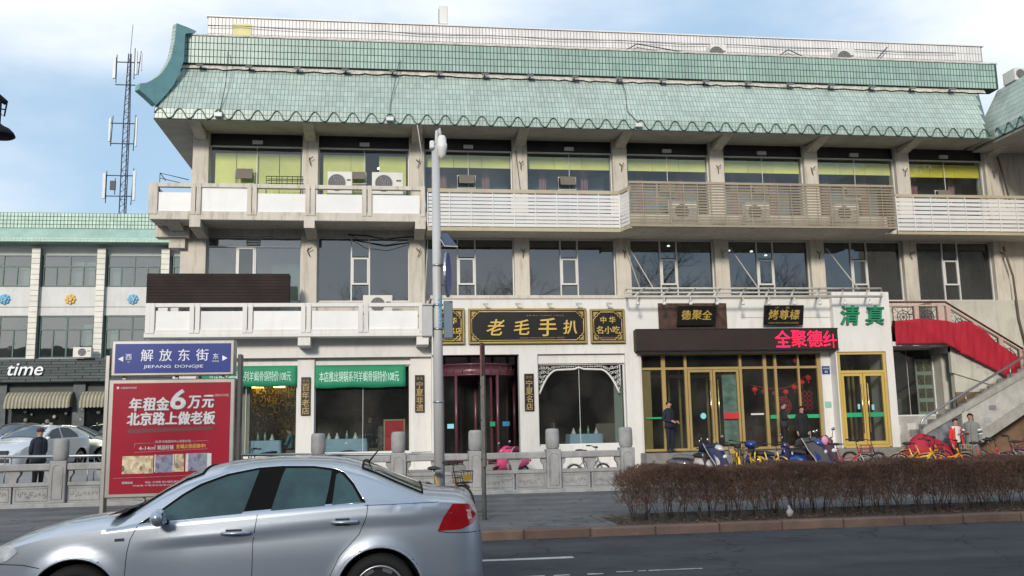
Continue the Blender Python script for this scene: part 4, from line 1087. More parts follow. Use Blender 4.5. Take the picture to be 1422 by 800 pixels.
m_cup = M('white_porcelain', (.75, .78, .76), rough=.2)
m_bott = glass('green_bottle', (.25, .55, .45), .1)
def setting(xs, y, z, lab):
    for i, (x, k) in enumerate(xs):
        mb = MB()
        if k == 0: mb.lathe([(.07, 0), (.075, .03), (.05, .08), (.02, .16), (.005, .19)], (x, y, z), 8); nm, l, c, m = 'folded_napkin', 'white folded napkin standing on a blue tablecloth', 'napkin', m_cup
        else: mb.lathe([(.035, 0), (.037, .13), (.014, .18), (.014, .24)], (x, y, z), 8); nm, l, c, m = 'bottle', 'pale green bottle on a blue tablecloth', 'bottle', M('bottle_green', (.3, .55, .42), rough=.2)
        o = mb.build(nm, m); tag(o, lab[i], c)
setting([(-1.72, 0), (-1.48, 0), (-1.2, 1), (-.95, 0)], 27.62, 1.38, ['white napkin cone at the left end of the wide blue table', 'white napkin cone second on the wide blue table', 'pale green bottle standing in the middle of the wide blue table', 'white napkin cone at the right of the wide blue table'])
setting([(5.55, 0), (5.75, 1), (6.0, 1), (6.25, 0)], 27.45, 1.38, ['white napkin cone at the left of the arch window table', 'pale green bottle left on the arch window table', 'pale green bottle right on the arch window table', 'white napkin cone at the right of the arch window table'])
setting([(-3.75, 1), (-3.55, 1), (-3.35, 0)], 27.7, 1.38, ['green bottle nearer the grey haired diner', 'green bottle in the middle of the diners table', 'white cup cone in front of the blue shirted diner'])
def chair(x, y, fz, rz, lab, m):
    t = thing('dining_chair', lab, 'chair', (x, y, fz), 'high backed chairs inside the restaurants'); Rz = Matrix.Rotation(rz, 3, 'Z')
    def cb(nm, c, s, mm=m): MB().cbox(Vector((x, y, fz)) + Rz @ Vector(c), s, Rz).build(nm, mm, t, bevel=.02)
    cb('seat', (0, 0, .42), (.42, .42, .1)); cb('backrest', (0, .2, .78), (.40, .07, .66))
    for a in (-.17, .17):
        for b in (-.17, .17): MB().cbox(Vector((x, y, fz)) + Rz @ Vector((a, b, .19)), (.035, .035, .38), Rz).build('leg', m_wood, t)
m_ch = M('taupe_upholstery', (.20, .17, .155), rough=.85)
chair(-2.75, 27.85, .62, R(-90), 'taupe high backed chair under the blue shirted diner', m_ch)
chair(-4.35, 27.8, .62, R(90), 'taupe high backed chair under the grey haired diner', m_ch)
chair(-.42, 27.8, .62, R(-75), 'taupe chair between the wide table and the red notice board', m_ch)
chair(-2.0, 28.2, .62, R(80), 'taupe chair at the left end of the wide blue table', m_ch)
chair(5.15, 27.7, .62, R(95), 'taupe chair left of the arch window table', m_ch)
def sofa(x, y, lab):
    t = thing('booth_sofa', lab, 'sofa', (x, y, .62), 'booth sofas behind the arch window')
    MB().box(x - .32, x + .32, y - .3, y + .3, .62, 1.06).build('seat', m_ch, t, bevel=.03); MB().box(x - .32, x + .32, y - .34, y - .2, 1.06, 1.68).build('backrest', m_ch, t, bevel=.03)
sofa(6.62, 28.0, 'dark taupe booth sofa at the right edge of the arch window'); sofa(7.3 - .02, 28.3, 'dark taupe booth sofa half hidden behind the right pier')
# red notice board standing inside
t = thing('notice_board', 'plain red board in a pale wood frame standing behind the window', 'board', (.18, 27.2, .98))
MB().box(-.10, .46, 27.2, 27.24, 1.0, 1.9).build('red_board', M('board_red', (.60, .02, .03), rough=.6), t)
f = MB()
for a, b, c, d in ((-.13, .49, 1.88, 1.92), (-.13, .49, .98, 1.02), (-.13, -.09, 1.02, 1.88), (.45, .49, 1.02, 1.88)): f.box(a, b, 27.18, 27.26, c, d)
f.build('frame', M('pale_wood', (.5, .36, .22), rough=.6), t)

# ================================================================== side recess, landing, staircases at the right
m_old = M('old_plaster', (0.50, 0.49, 0.43), rough=.9, var=.12, scale=1.3, bump=.3, streak=.5, dirt=(.20, .19, .15))
m_marb = M('worn_marble', (0.42, 0.42, 0.40), rough=.6, var=.2, scale=3, bump=.2, streak=.4, dirt=(.2, .2, .18))
wbox('recess_wall', 15.1, 17.1, .3, 1.72, 26.8, 27.1, m_marb)
wbox('recess_wall', 17.08, 17.45, .3, 3.9, 26.5, 27.1, m_old)
wbox('recess_wall', 17.45, 24, .3, 5.42, 27.3, 27.55, m_old)
o = shop_window(15.12, 17.08, 1.72, 3.82, 26.95, m_alu, (16.2,))
add = MB().box(16.5, 17.05, 27.0, 27.02, 1.75, 3.5).build('menu_board', M('menu_white', (.42, .50, .46), rough=.6), bld)
mb = MB(); rr = random.Random(2)
for j in range(4):
    for i in range(2): mb.box(16.55 + i * .26, 16.77 + i * .26, 26.992, 26.998, 1.85 + j * .42, 2.15 + j * .42)
mb.build('dish_pictures', M('dish_brown', (.16, .12, .08), rough=.6, var=.8, scale=14), add)
MB().box(15.15, 15.95, 27.0, 27.03, 1.8, 2.25).build('inner_rail', m_steel, bld)
sc = thing('marble_staircase', 'pink marble upper staircase descending to the right with wrought iron panels', 'staircase', (17, 26.3, .4))
MB().box(15.11, 17.0, 25.8, 27.3, 3.82, 3.95).build('landing', m_white, sc)
# flight down to the right (y 25.8 .. 27.2)
n = 10
for k in range(n):
    x = 17.0 + k * .27
    MB().box(x, x + .29, 25.85, 27.28, 3.95 - (k + 1) * .165 - .16, 3.95 - (k + 1) * .165).build('stair_tread', m_marb, sc)
def slope_z(x): return 3.95 if x < 16.95 else 3.95 - (x - 16.95) * .60
MB().prism([(17.0, 3.0), (19.6, 2.2), (19.6, 2.42), (17.0, 3.85)][::-1], 'y', 25.86, 25.98).build('stair_wall', m_old, sc)
MB().prism([(17.1, .3), (21, .3), (21, 1.2), (19.7, 2.22), (17.1, 3.6)][::-1], 'y', 25.92, 26.1).build('stair_wall', m_old, sc)
m_pink = M('pink_marble', (0.52, 0.36, 0.31), rough=.4, var=.12, scale=4, streak=.2)
m_iron = M('wrought_iron', (.03, .028, .028), rough=.5)
m_rail = M('dark_red_rail', (.10, .025, .02), rough=.4)
px_ = [15.95, 16.72, 17.0, 17.85, 18.65, 19.3]
for x in px_:
    zb = slope_z(x); MB().box(x - .07, x + .07, 25.74, 25.88, zb, zb + 1.12).build('balustrade_post', m_pink, sc, bevel=.01)
MB().tube([(15.12, 25.81, 5.16), (16.95, 25.81, 5.16), (19.4, 25.81, 5.16 - 2.45 * .6)], .032, 6).build('handrail', m_rail, sc)
MB().tube([(15.12, 25.81, 5.05), (16.95, 25.81, 5.05), (19.3, 25.81, 5.05 - 2.35 * .6)], .028, 5).build('upper_rail', m_pink, sc)
pn_x = [15.12] + px_
for i in range(len(pn_x) - 1):
    a, b = pn_x[i] + .08, pn_x[i + 1] - .08
    if b - a < .3: continue
    za = lambda x: slope_z(x) if i > 1 else 3.95
    mb = MB(); c = (a + b) / 2
    mb.tube([(a, 25.81, za(a) + .45), (b, 25.81, za(b) + .45), (b, 25.81, za(b) + 1.05), (a, 25.81, za(a) + 1.05)], .018, 4, closed=True)
    zc = za(c) + .75
    sl = (za(b) - za(a)) / (b - a)
    for r0 in (.2, .12): mb.tube([(c + r0 * math.cos(q), 25.81, zc + sl * r0 * math.cos(q) + r0 * math.sin(q)) for q in np.linspace(0, 2 * PI, 15)[:-1]], .014, 4, closed=True)
    for q in range(4):
        an = q * PI / 4; mb.tube([(c - .3 * math.cos(an), 25.81, zc - sl * .3 * math.cos(an) - .27 * math.sin(an)), (c + .3 * math.cos(an), 25.81, zc + sl * .3 * math.cos(an) + .27 * math.sin(an))], .010, 4)
    for sx, sz in ((-1, 1), (1, 1), (-1, -1), (1, -1)):
        mb.tube([(c + sx * (.3 - .07 * math.cos(q)), 25.81, zc + sl * sx * .28 + sz * (.2 + .06 * math.sin(q))) for q in np.linspace(0, 5, 7)], .010, 4)
    mb.build('iron_panel', m_iron, sc)
    MB().add([(a, 25.84, za(a) + .45), (b, 25.84, za(b) + .45), (b, 25.84, za(b) + 1.05), (a, 25.84, za(a) + 1.05)], [(0, 1, 2, 3)]) 
MB().tube([(17.35, 25.91, 2.95), (17.5, 25.91, 3.02), (17.55, 25.91, 2.85), (17.75, 25.91, 2.98), (17.85, 25.91, 2.86), (18.1, 25.91, 3.0)], .010, 4).build('chalk_scrawl', M('scrawl_grey', (.1, .1, .1), rough=.9), sc)
# red cloth draped over the balustrade
def zc_top(x): return 4.60 if x < 17.5 else 4.60 - (x - 17.5) * .72
def zc_bot(x): return 3.86 if x < 16.7 else 3.86 - (x - 16.7) * .50
P = []; rr = random.Random(8)
N_ = 70
for i in range(N_ + 1):
    x = 15.17 + (19.15 - 15.17) * i / N_
    row = []
    top = zc_top(x) + .03 * math.sin(x * 4) ; 
    if 16.9 < x < 17.65: top -= .10 * math.sin((x - 16.9) / .75 * PI)
    bot = zc_bot(x) - (.15 * max(0, (x - 18.4) / .75))
    if x > 18.7: bot += (x - 18.7) * .35
    for j in range(13):
        f = j / 12; row.append((x, 25.70 - .02 * math.sin(x * 9 + f * 3) - .10 * max(0, math.sin((x - 16.3) * 2.6 + f * 3.2)) ** 2 * (1 if 16.2 < x < 18.3 else .45) - .022 * math.sin(x * 13 + f * 2.2) * (1.2 - f) - .012 * math.sin(x * 29 - f * 3), bot + (top - bot) * f))
    P.append(row)
mb = MB(); mb.smooth = True; mb.sheet(P)
# turned over the rail
P2 = [[r[-1], (r[-1][0], 25.84, r[-1][2] + .01), (r[-1][0], 25.92, r[-1][2] - .25)] for r in P]; mb.sheet(P2)
o = mb.build('red_cloth', M('crimson_cloth', (.36, .010, .028), rough=.85, var=.1, bump=.5, bscale=9)); tag(o, 'long crimson cloth draped over the landing and stair balustrade', 'cloth')
s_ = o.modifiers.new('s', 'SOLIDIFY'); s_.thickness = .006
# lower flight rising to the right, nearer
ls = thing('concrete_staircase', 'grey concrete lower staircase rising to the right under a steel handrail', 'staircase', (17.4, 24.8, .35))
m_cst = M('bare_concrete', (0.33, 0.325, 0.30), rough=.9, var=.18, scale=3, bump=.4, streak=.5, dirt=(.13, .12, .1))
sl = (2.86 - 1.25) / (18.6 - 15.3)
def lz(x): return 1.25 + (x - 15.3) * sl
MB().prism([(15.25, lz(15.25) - .06), (22.0, lz(22.0) - .06), (22.0, lz(22.0) + .14), (15.25, lz(15.25) + .12)][::1], 'y', 24.95, 24.8).build('sloped_coping', m_cst, ls)
def lo(x): return .72 + (x - 16.7) * .555
MB().prism([(16.5, .60), (22, lo(22)), (22, lo(22) + .30), (16.5, .95)], 'y', 24.97, 24.82).build('stringer', m_cst, ls)
MB().prism([(15.35, .3), (16.48, .3), (16.48, .62), (16.48, lz(16.48) - .07), (15.35, lz(15.35) - .07)], 'y', 24.95, 24.86).build('side_panel', M('poster_panel', (.13, .15, .17), rough=.7, var=.5, scale=4, streak=.5, dirt=(.4, .4, .4)), ls)
MB().prism([(16.62, .98), (22, lo(22) + .31), (22, lz(22) - .07), (16.62, lz(16.62) - .07)], 'y', 24.95, 24.86).build('side_panel', m_marb, ls)
MB().box(16.5, 16.68, 24.8, 24.98, .35, lz(16.6) - .06).build('post', m_old, ls, bevel=.01)
MB().box(15.22, 15.34, 24.8, 24.98, .3, 1.2).build('post', m_pink, ls, bevel=.01)
mb = MB(); mb.tube([(15.3, 24.86, 1.30), (15.22, 24.86, 1.48), (15.3, 24.86, 1.62), (15.5, 24.86, 1.74), (22.0, 24.86, 1.62 + (22 - 15.3) * .52)], .035, 7); mb.build('handrail', m_steel, ls)
for x in (16.7, 18.2, 19.7): MB().cyl((x, 24.86, lz(x) + .1), (x, 24.86, 1.60 + (x - 15.3) * .52), .02, n=6).build('rail_post', m_steel, ls)
for k in range(16):
    x = 15.4 + k * .3; MB().box(x, x + .31, 24.96, 25.78, lz(x) - .2, lz(x) + .02).build('stair_tread', m_cst, ls)
for (x, z) in ((15.75, 1.0), (16.1, 1.2), (17.4, 1.85), (17.2, 1.5)):
    MB().box(x, x + .22, 24.845, 24.86 if x < 16.6 else 24.855, z, z + .13).build('pasted_notice', M('notice_grey', (.3, .31, .33), rough=.8, rnd=.4), ls)
wbox('rear_panel', 16.9, 22, .3, 2.4, 25.6, 25.66, M('brown_boarding', (.17, .11, .07), rough=.9, var=.3, scale=2.5))
# white stickers on the marble
for (x, z, w, h) in ((15.5, 1.15, .22, .3), (15.95, 1.25, .28, .25), (16.35, 1.1, .2, .3)):
    MB().box(x, x + w, 26.785, 26.795, z, z + h).build('pasted_notice', M('notice_white', (.6, .6, .58), rough=.8, rnd=.1), bld)
# stone newel with dark ball at the turn
t = thing('newel_post', 'marble newel with dark ball finial where the two staircases meet', 'post', (19.25, 25.3, 2.6))
MB().cyl((19.25, 25.3, 2.6), (19.25, 25.3, 3.75), .08, n=10).build('shaft', m_pink, t); MB().ball((19.25, 25.3, 3.95), .11).cyl((19.25, 25.3, 3.75), (19.25, 25.3, 3.87), .12, .06).build('finial', m_black, t)

# canopy frame
cf = thing('canopy_frame', 'bare grey steel canopy frame above the duck restaurant signs', 'canopy frame', (10.8, 25.8, 5.2))
m_pipe = M('grey_painted_pipe', (.50, .48, .44), rough=.6, var=.15, streak=.4, dirt=(.2, .13, .08))
for (xa, xb, y, z, r) in ((7.05, 15.2, 26.35, 5.66, .034), (6.85, 14.8, 25.85, 5.46, .028), (6.75, 14.6, 25.3, 5.26, .036)):
    MB().tube([(xa, y, z), (xb, y, z)], r, 6).build('rail', m_pipe, cf)
MB().tube([(6.75, 25.3, 5.26), (7.05, 26.35, 5.62)], .028, 6).build('end_bar', m_pipe, cf); MB().tube([(14.6, 25.3, 5.26), (15.2, 26.35, 5.62)], .028, 6).build('end_bar', m_pipe, cf)
for k in range(10):
    x = 7.0 + k * .79; MB().tube([(x, 25.3, 5.27), (x + .62, 26.35, 5.65)], .030, 5).build('cross_bar', m_pipe, cf)
    MB().tube([(x + .1, 25.3, 5.26), (x + .1, 25.3, 5.10)], .02, 5).lathe([(.02, 5.12), (.055, 5.06), (.05, 5.02)], (x + .1, 25.3, 0), 8).build('spot_lamp', m_alu, cf)
for x, z0 in ((7.45, 7.1), (10.75, 7.1), (13.98, 7.1)):
    MB().tube([(x, 27.3, z0), (x + .45, 26.3, 5.62)], .018, 5).build('stay_rod', m_pipe, cf)
# ================================================================== signs with writing
def framed(name, label, x0, x1, z0, z1, y, ft=.06, case=m_black, fm=m_goldf, tilt=0, cat='sign', group=None):
    t = thing(name, label, cat, ((x0 + x1) / 2, y, z0), group)
    MB().box(x0 + ft, x1 - ft, y + .02, y + .08, z0 + ft, z1 - ft).build('board', case, t)
    f = MB()
    for a, b, c, d in ((x0, x1, z1 - ft, z1), (x0, x1, z0, z0 + ft), (x0, x0 + ft, z0 + ft, z1 - ft), (x1 - ft, x1, z0 + ft, z1 - ft)): f.box(a, b, y, y + .09, c, d)
    f.build('frame', fm, t, bevel=.01)
    # inner gilded line with stepped corners
    i0, i1, j0, j1 = x0 + ft + .035, x1 - ft - .035, z0 + ft + .035, z1 - ft - .035
    s = min(.13, (j1 - j0) * .2); P = []
    for cx, cz, q in ((i0, j0, 0), (i1, j0, 1), (i1, j1, 2), (i0, j1, 3)):
        sx = 1 if cx == i0 else -1; sz = 1 if cz == j0 else -1
        st = [(0, s * 1.6), (s * .35, s * 1.45), (s * .45, s), (s * .9, s * .9), (s, s * .45), (s * 1.45, s * .35), (s * 1.6, 0)]
        st = [(cx + sx * a, cz + sz * b) for a, b in st]
        if q in (1, 3): st = st[::-1]
        P += st
    MB().tube([(a, y + .015, b) for a, b in P], .014, 4, closed=True).build('gilded_line', m_goldp, t)
    co = MB()
    for cx, cz in ((i0, j0), (i1, j0), (i1, j1), (i0, j1)):
        sx = 1 if cx == i0 else -1; sz = 1 if cz == j0 else -1
        pts = [(cx, cz), (cx + sx * s * 1.3, cz), (cx + sx * s * .8, cz + sz * s * .3), (cx + sx * s * .35, cz + sz * s * .8), (cx, cz + sz * s * 1.3)]
        co.prism(pts, 'y', y + .019, y + .012)
    co.build('gilded_corner', m_goldf, t)
    return t
t = framed('shop_sign', 'large black restaurant signboard with four gold brush characters', 2.27, 5.72, 3.99, 5.01, 25.89)
for ch, x, h, sh in (('老', 3.05, .46, .25), ('毛', 3.80, .44, .15), ('手', 4.56, .52, .05), ('扒', 5.22, .40, .1)):
    text(ch, 'gold_character', m_goldp, t, (x, 25.90, 4.46), h, depth=.04, bold=.03, shear=sh)
text('清 真 · 始 于 一 九 四 四 年 · 宁 夏 名 店', 'gold_small_text', m_goldf, t, (4.5, 25.905, 4.80), .035, width=1.1, depth=.01)
text('NINGXIA LAOMAO SHOUZHUA MEISHI · 清真餐饮', 'gold_small_text', m_goldf, t, (4.4, 25.905, 4.155), .04, width=1.3, depth=.01)
t = framed('shop_sign', 'small square black sign reading Chinese famous snacks at the right of the large board', 5.83, 6.86, 3.99, 4.99, 25.89)
text('中 华', 'gold_character', m_goldp, t, (6.35, 25.90, 4.66), .19, depth=.03, bold=.03)
text('名小吃', 'gold_character', m_goldp, t, (6.35, 25.90, 4.37), .22, depth=.03, bold=.03)
text('中国烹饪协会认定', 'gold_small_text', m_goldf, t, (6.35, 25.905, 4.14), .05, width=.5, depth=.01)
t = framed('shop_sign', 'small square black sign reading Chinese famous shop behind the street pole', 1.26, 2.16, 3.99, 5.02, 25.89)
text('中 华', 'gold_character', m_goldp, t, (1.72, 25.90, 4.66), .19, depth=.03, bold=.03)
text('餐饮名店', 'gold_character', m_goldp, t, (1.70, 25.90, 4.37), .18, depth=.03, bold=.03)
text('中国烹饪协会', 'gold_small_text', m_goldf, t, (1.71, 25.905, 4.14), .05, width=.45, depth=.01)
for x, lw in ((2.75, 'above the first gold character of the large board'), (3.68, 'above the second gold character of the large board'), (4.6, 'above the third gold character of the large board'), (5.45, 'above the last gold character of the large board'), (6.35, 'above the small square sign at the right')):
    t = thing('sign_lamp', 'little pale bracket lamp ' + lw, 'lamp', (x, 25.9, 5.02), 'bracket lamps above the gold lettered signs')
    MB().tube([(x, 26.0, 5.12), (x, 25.7, 5.16)], .012, 5).build('arm', m_alu, t); MB().cbox((x, 25.68, 5.12), (.16, .08, .05), Matrix.Rotation(R(30), 3, 'X')).build('lamp_head', m_alu, t)
# vertical plaques
def plaque(x0, x1, z0, z1, y, small, chars, lab):
    t = thing('wall_plaque', lab, 'plaque', ((x0 + x1) / 2, y, z0), 'vertical black plaques with gold characters')
    MB().box(x0, x1, y - .05, y, z0, z1).build('board', M('plaque_black', (.018, .012, .012), rough=.4), t, bevel=.006)
    c = (x0 + x1) / 2; h = (z1 - z0) * .185
    text(small, 'gold_small_text', m_goldf, t, (c, y - .055, z1 - .10), .075, depth=.01, width=.17)
    for i, ch in enumerate(chars): text(ch, 'gold_character', M('old_gold', (.42, .31, .13), rough=.5), t, (c, y - .058, z1 - .18 - (z1 - z0 - .2) / 4 * (i + .5)), h, depth=.015, bold=.02)
plaque(-2.45, -2.19, 2.07, 3.15, Y1 - .06, '回 族', '百年老店', 'black plaque left of the second banner window with four gold characters')
plaque(.77, 1.04, 2.10, 3.17, Y1 - .06, '西 夏', '宁夏非遗', 'black plaque between the banner window and the revolving door')
plaque(3.86, 4.13, 2.07, 3.13, Y2, '特 色', '宁夏名店', 'black plaque between the revolving door and the arch window')
# banners
m_ban = M('green_banner', (.015, .25, .13), rough=.7, var=.10); m_bant = M('banner_letter', (.50, .78, .66), rough=.7)
def banner(x0, x1, z0, z1, lab, tx):
    t = thing('banner', lab, 'banner', ((x0 + x1) / 2, Y1 - .1, z0), 'green cloth banners over the restaurant windows')
    P = [[(x0 + (x1 - x0) * i / 24, Y1 - .04 + .012 * math.sin(i * 1.3) * (1 - j / 4), z0 + (z1 - z0) * j / 4 - .012 * math.sin(i * .5) * (j == 0)) for j in range(5)] for i in range(25)]
    mb = MB(); mb.smooth = True; mb.sheet(P); o = mb.build('cloth', m_ban, t); s = o.modifiers.new('s', 'SOLIDIFY'); s.thickness = .004
    text('本店推出铜锅系列羊蝎骨锅特价108元', 'banner_lettering', m_bant, t, (tx, Y1 - .062, (z0 + z1) / 2 + .0), (z1 - z0) * .48, width=2.26, depth=.006, bold=.015)
banner(-5.2, -2.57, 2.90, 3.49, 'green banner over the window of the seated diners, left end behind the street sign', -3.87)
banner(-2.08, .50, 2.84, 3.47, 'green banner with full white lettering over the second window', -.82)
# dark LED box
t = thing('led_sign', 'long dark display box with red lit characters at its right end', 'sign', (10.2, 25.7, 3.72))
MB().box(7.12, 13.32, 25.7, 26.02, 3.73, 4.36).build('display_case', M('led_case', (.030, .019, .018), rough=.55, spec=.3, var=.15), t, bevel=.01)
MB().box(7.10, 13.34, 25.69, 25.72, 3.72, 3.745).box(7.10, 13.34, 25.69, 25.72, 4.345, 4.37).build('case_edge', m_black, t)
m_led = M('led_red', (1.0, .006, .06), emit=1.35, var=.02)
for ch, x in (('全', 11.58), ('聚', 12.08), ('德', 12.58)): text(ch, 'lit_character', m_led, t, (x, 25.69, 4.05), .49, width=.47, depth=.01, bold=.008)
text('纟', 'lit_character', m_led, t, (12.96, 25.69, 4.05), .46, width=.22, depth=.01, bold=.008); text('十', 'lit_character', m_led, t, (13.16, 25.69, 3.98), .40, width=.20, depth=.01, bold=.008)
# tilted boards
def tilted(name, lab, c, w, h, tilt, roll, ch, small=None, top=None):
    t = thing(name, lab, 'sign', c)
    Rm = Matrix.Rotation(tilt, 3, 'X')
    mb = MB(); mb.cbox((0, 0, 0), (w, .04, h)); mb.build('board', m_black, None, loc=(0, 0, 0)); o = bpy.data.objects[C.objects[-1].name]; 
    o.parent = t; o.location = (0, 0, 0); o.rotation_euler = (tilt, roll, 0)
    n = len(ch)
    for i, k in enumerate(ch):
        q = text(k, 'gold_character', m_goldp, None, (0 + (i - (n - 1) / 2) * w * .27, -.03, .02), h * .48, depth=.03, bold=.03, shear=.1); q.parent = o
    if small: q = text(small, 'gold_small_text', m_goldf, None, (0, -.025, -h * .38), h * .09, width=w * .78, depth=.01); q.parent = o
    if top: q = text(top, 'gold_small_text', m_goldf, None, (-.05, -.025, h * .38), h * .10, width=w * .36, depth=.01); q.parent = o
    return o
tilted('hanging_sign', 'tilted black board with three gold characters on the brown marble panel', (9.0, 25.80, 4.77), 1.18, .58, R(14), 0, '德聚全')
tilted('hanging_sign', 'tilted black board with three gold characters on the white fascia', (11.70, 25.80, 4.77), 1.24, .60, R(14), 0, '烤尊標', '宁夏银川餐饮文化有限公司全聚德店', '宁     夏')
# green characters
m_jade = M('jade_letter', (.02, .22, .11), rough=.4)
for ch, x in (('清', 13.78), ('真', 14.58)):
    o = text(ch, 'raised_green_character', m_jade, None, (0, 0, 0), .58, depth=.07, bold=.035, shear=.12); o.location = (x, Y4 - .04, 4.76)
    tag(o, 'raised green character ' + ('over the left' if ch == '清' else 'over the right') + ' leaf of the yellow door', 'sign letter', 'green characters over the yellow door')
t = thing('house_number_plate', 'small dark blue house number plate on the white pier', 'plate', (13.1, 26.17, 2.95))
MB().box(12.98, 13.22, 26.16, 26.178, 3.02, 3.26).build('plate', M('plate_blue', (.01, .04, .22), rough=.3), t); text('解放东街', 'plate_text', m_cup, t, (13.1, 26.157, 3.19), .05, width=.18, depth=.004); text('85', 'plate_text', m_cup, t, (13.1, 26.157, 3.09), .07, depth=.004)
t = thing('notice_sticker', 'small pale green notice on the white pier under the number plate', 'notice', (13.1, 26.17, 2.0)); MB().box(13.0, 13.2, 26.165, 26.178, 2.02, 2.20).build('sheet', M('pale_green_sheet', (.25, .50, .42), rough=.6), t)

# ---------------------------------------------------------------- street name sign and poster box
def photo_mat(name, col):
    m = M(name, col, rough=.4, var=.3, scale=10); nt = m.node_tree; N = nt.nodes; L = nt.links; b = N['Principled BSDF']
    vo = N.new('ShaderNodeTexVoronoi'); vo.inputs['Scale'].default_value = 17; mp = N.new('ShaderNodeMapping'); mp.inputs['Scale'].default_value = (1, 1, .7); mp.inputs['Rotation'].default_value = (0, .5, 0)
    g = N.new('ShaderNodeNewGeometry'); L.new(g.outputs['Position'], mp.inputs['Vector']); L.new(mp.outputs['Vector'], vo.inputs['Vector'])
    hs = N.new('ShaderNodeHueSaturation'); hs.inputs['Saturation'].default_value = .15; L.new(vo.outputs['Color'], hs.inputs['Color'])
    mx = N.new('ShaderNodeMixRGB'); mx.blend_type = 'MULTIPLY'; mx.inputs['Fac'].default_value = .9; L.new(b.inputs['Base Color'].links[0].from_socket, mx.inputs['Color1']); L.new(hs.outputs['Color'], mx.inputs['Color2'])
    vs = N.new('ShaderNodeVectorMath'); vs.operation = 'SCALE'; vs.inputs['Scale'].default_value = 1.5; L.new(mx.outputs['Color'], vs.inputs[0]); L.new(vs.outputs[0], b.inputs['Base Color']); return m
m_frame = M('sign_frame_metal', (.33, .32, .31), rough=.35, metal=.7, var=.1, streak=.2)
ss = thing('street_name_sign', 'street name sign box in blue over a lit red advertising poster on steel posts', 'sign', (-4.25, 19, .085))
y = 19.0
MB().box(-5.43, -3.07, y, y + .34, 2.78, 3.49).build('sign_box', m_frame, ss, bevel=.02)
sb = MB().box(-5.36, -3.14, y - .012, y, 2.84, 3.42).build('blue_panel', M('street_sign_blue', (.008, .030, .22), rough=.3, var=.05), ss)
m_wl = M('white_letter', (.72, .75, .78), rough=.5)
for i, ch in enumerate('解放东街'): text(ch, 'white_character', m_wl, sb, (-4.75 + i * .353, y - .016, 3.19), .235, depth=.004, bold=.012)
text('JIEFANG', 'white_lettering', m_wl, sb, (-4.55, y - .016, 2.955), .075, width=.52, depth=.004, bold=.01)['kind'] = 'stuff'
text('DONGJIE', 'white_lettering', m_wl, sb, (-3.94, y - .016, 2.955), .075, width=.54, depth=.004, bold=.01)['kind'] = 'stuff'
text('西', 'white_character', m_wl, sb, (-5.10, y - .016, 3.16), .11, depth=.004); text('东', 'white_character', m_wl, sb, (-3.43, y - .016, 3.16), .11, depth=.004)
text('XI', 'white_lettering', m_wl, sb, (-5.10, y - .016, 3.06), .03, depth=.003); text('DONG', 'white_lettering', m_wl, sb, (-3.43, y - .016, 3.06), .03, depth=.003)
MB().prism([(-5.30, 3.12), (-5.20, 3.065), (-5.20, 3.175)], 'y', y - .012, y - .018).build('arrow', m_wl, sb); MB().prism([(-3.20, 3.12), (-3.30, 3.175), (-3.30, 3.065)], 'y', y - .012, y - .018).build('arrow', m_wl, sb)
MB().box(-5.46, -3.04, y + .02, y + .32, .42, 2.72).build('poster_case', m_frame, ss, bevel=.02)
po = MB().box(-5.37, -3.13, y + .006, y + .02, .50, 2.64).build('poster', M('poster_red', (.27, .006, .024), rough=.25, var=.12, scale=.8, coat=.3), ss)
m_sil = M('silver_print', (.52, .52, .55), rough=.5, var=.2, scale=12); m_shadow = M('maroon_print', (.10, .01, .025), rough=.5)
def pt(body, x, z, h, w=None, m=m_sil, bold=.03, sh=.0, rot=0.0, d=.004): return text(body, 'print', m, po, (x, y + .002, z), h, width=w, depth=d, bold=bold, shear=sh, rot=rot)
for m_, dx, dz, dd in ((m_shadow, .02, -.02, .002), (m_sil, 0, 0, .006)):
    pt('年', -4.94 + dx, 2.22 + dz, .25, .23, m_, .075, .12, .0, dd); pt('租', -4.68 + dx, 2.225 + dz, .25, .23, m_, .075, .12, .0, dd); pt('金', -4.42 + dx, 2.23 + dz, .25, .24, m_, .075, .0, .0, dd)
    pt('6', -4.13 + dx, 2.31 + dz, .38, .27, m_, .075, .10, .0, dd); pt('万', -3.82 + dx, 2.25 + dz, .24, .24, m_, .075, .1, .0, dd); pt('元', -3.56 + dx, 2.26 + dz, .24, .22, m_, .075, .1, .0, dd)
    pt('北京路上做老板', -4.25 + dx, 1.94 + dz, .25, 1.66, m_, .075, .05, .0, dd)
MB().prism([(-5.05, 1.66), (-3.45, 1.70), (-3.42, 1.76), (-5.08, 1.74)][::1], 'y', y + .006, y + .003).build('dark_bar', m_shadow, po)
pt('(左邻·天玺国际中心有限公司)', -4.20, 1.485, .055, .68, m_sil, .0); m_yl = M('yellow_print', (.62, .40, .06), rough=.5)
MB().tube([(-4.92, y + .003, 1.46), (-4.56, y + .003, 1.465)], .003, 3).tube([(-3.84, y + .003, 1.485), (-3.53, y + .003, 1.49), (-3.54, y + .003, 1.33), (-4.93, y + .003, 1.29), (-4.92, y + .003, 1.46)], .003, 3).build('thin_border', m_sil, po)
pt('4-14㎡', -4.68, 1.375, .085, .32, m_sil, .01); pt('精品旺铺', -4.34, 1.375, .085, .30, m_sil, .02); pt('全城火热招商中!', -3.86, 1.39, .085, .56, m_yl, .02)
m_ph1 = photo_mat('photo_crowd', (.40, .34, .22)); m_ph2 = photo_mat('photo_street', (.16, .17, .24))
for k, (a, b, mm) in enumerate(((-5.14, -4.56, m_ph1), (-4.52, -4.18, m_ph2), (-4.16, -3.98, m_ph1), (-3.95, -3.50, m_ph2))):
    MB().box(a, b, y + .001, y + .0055, .88 + k * .01, 1.22 + k * .01).build('printed_photo', mm, po)
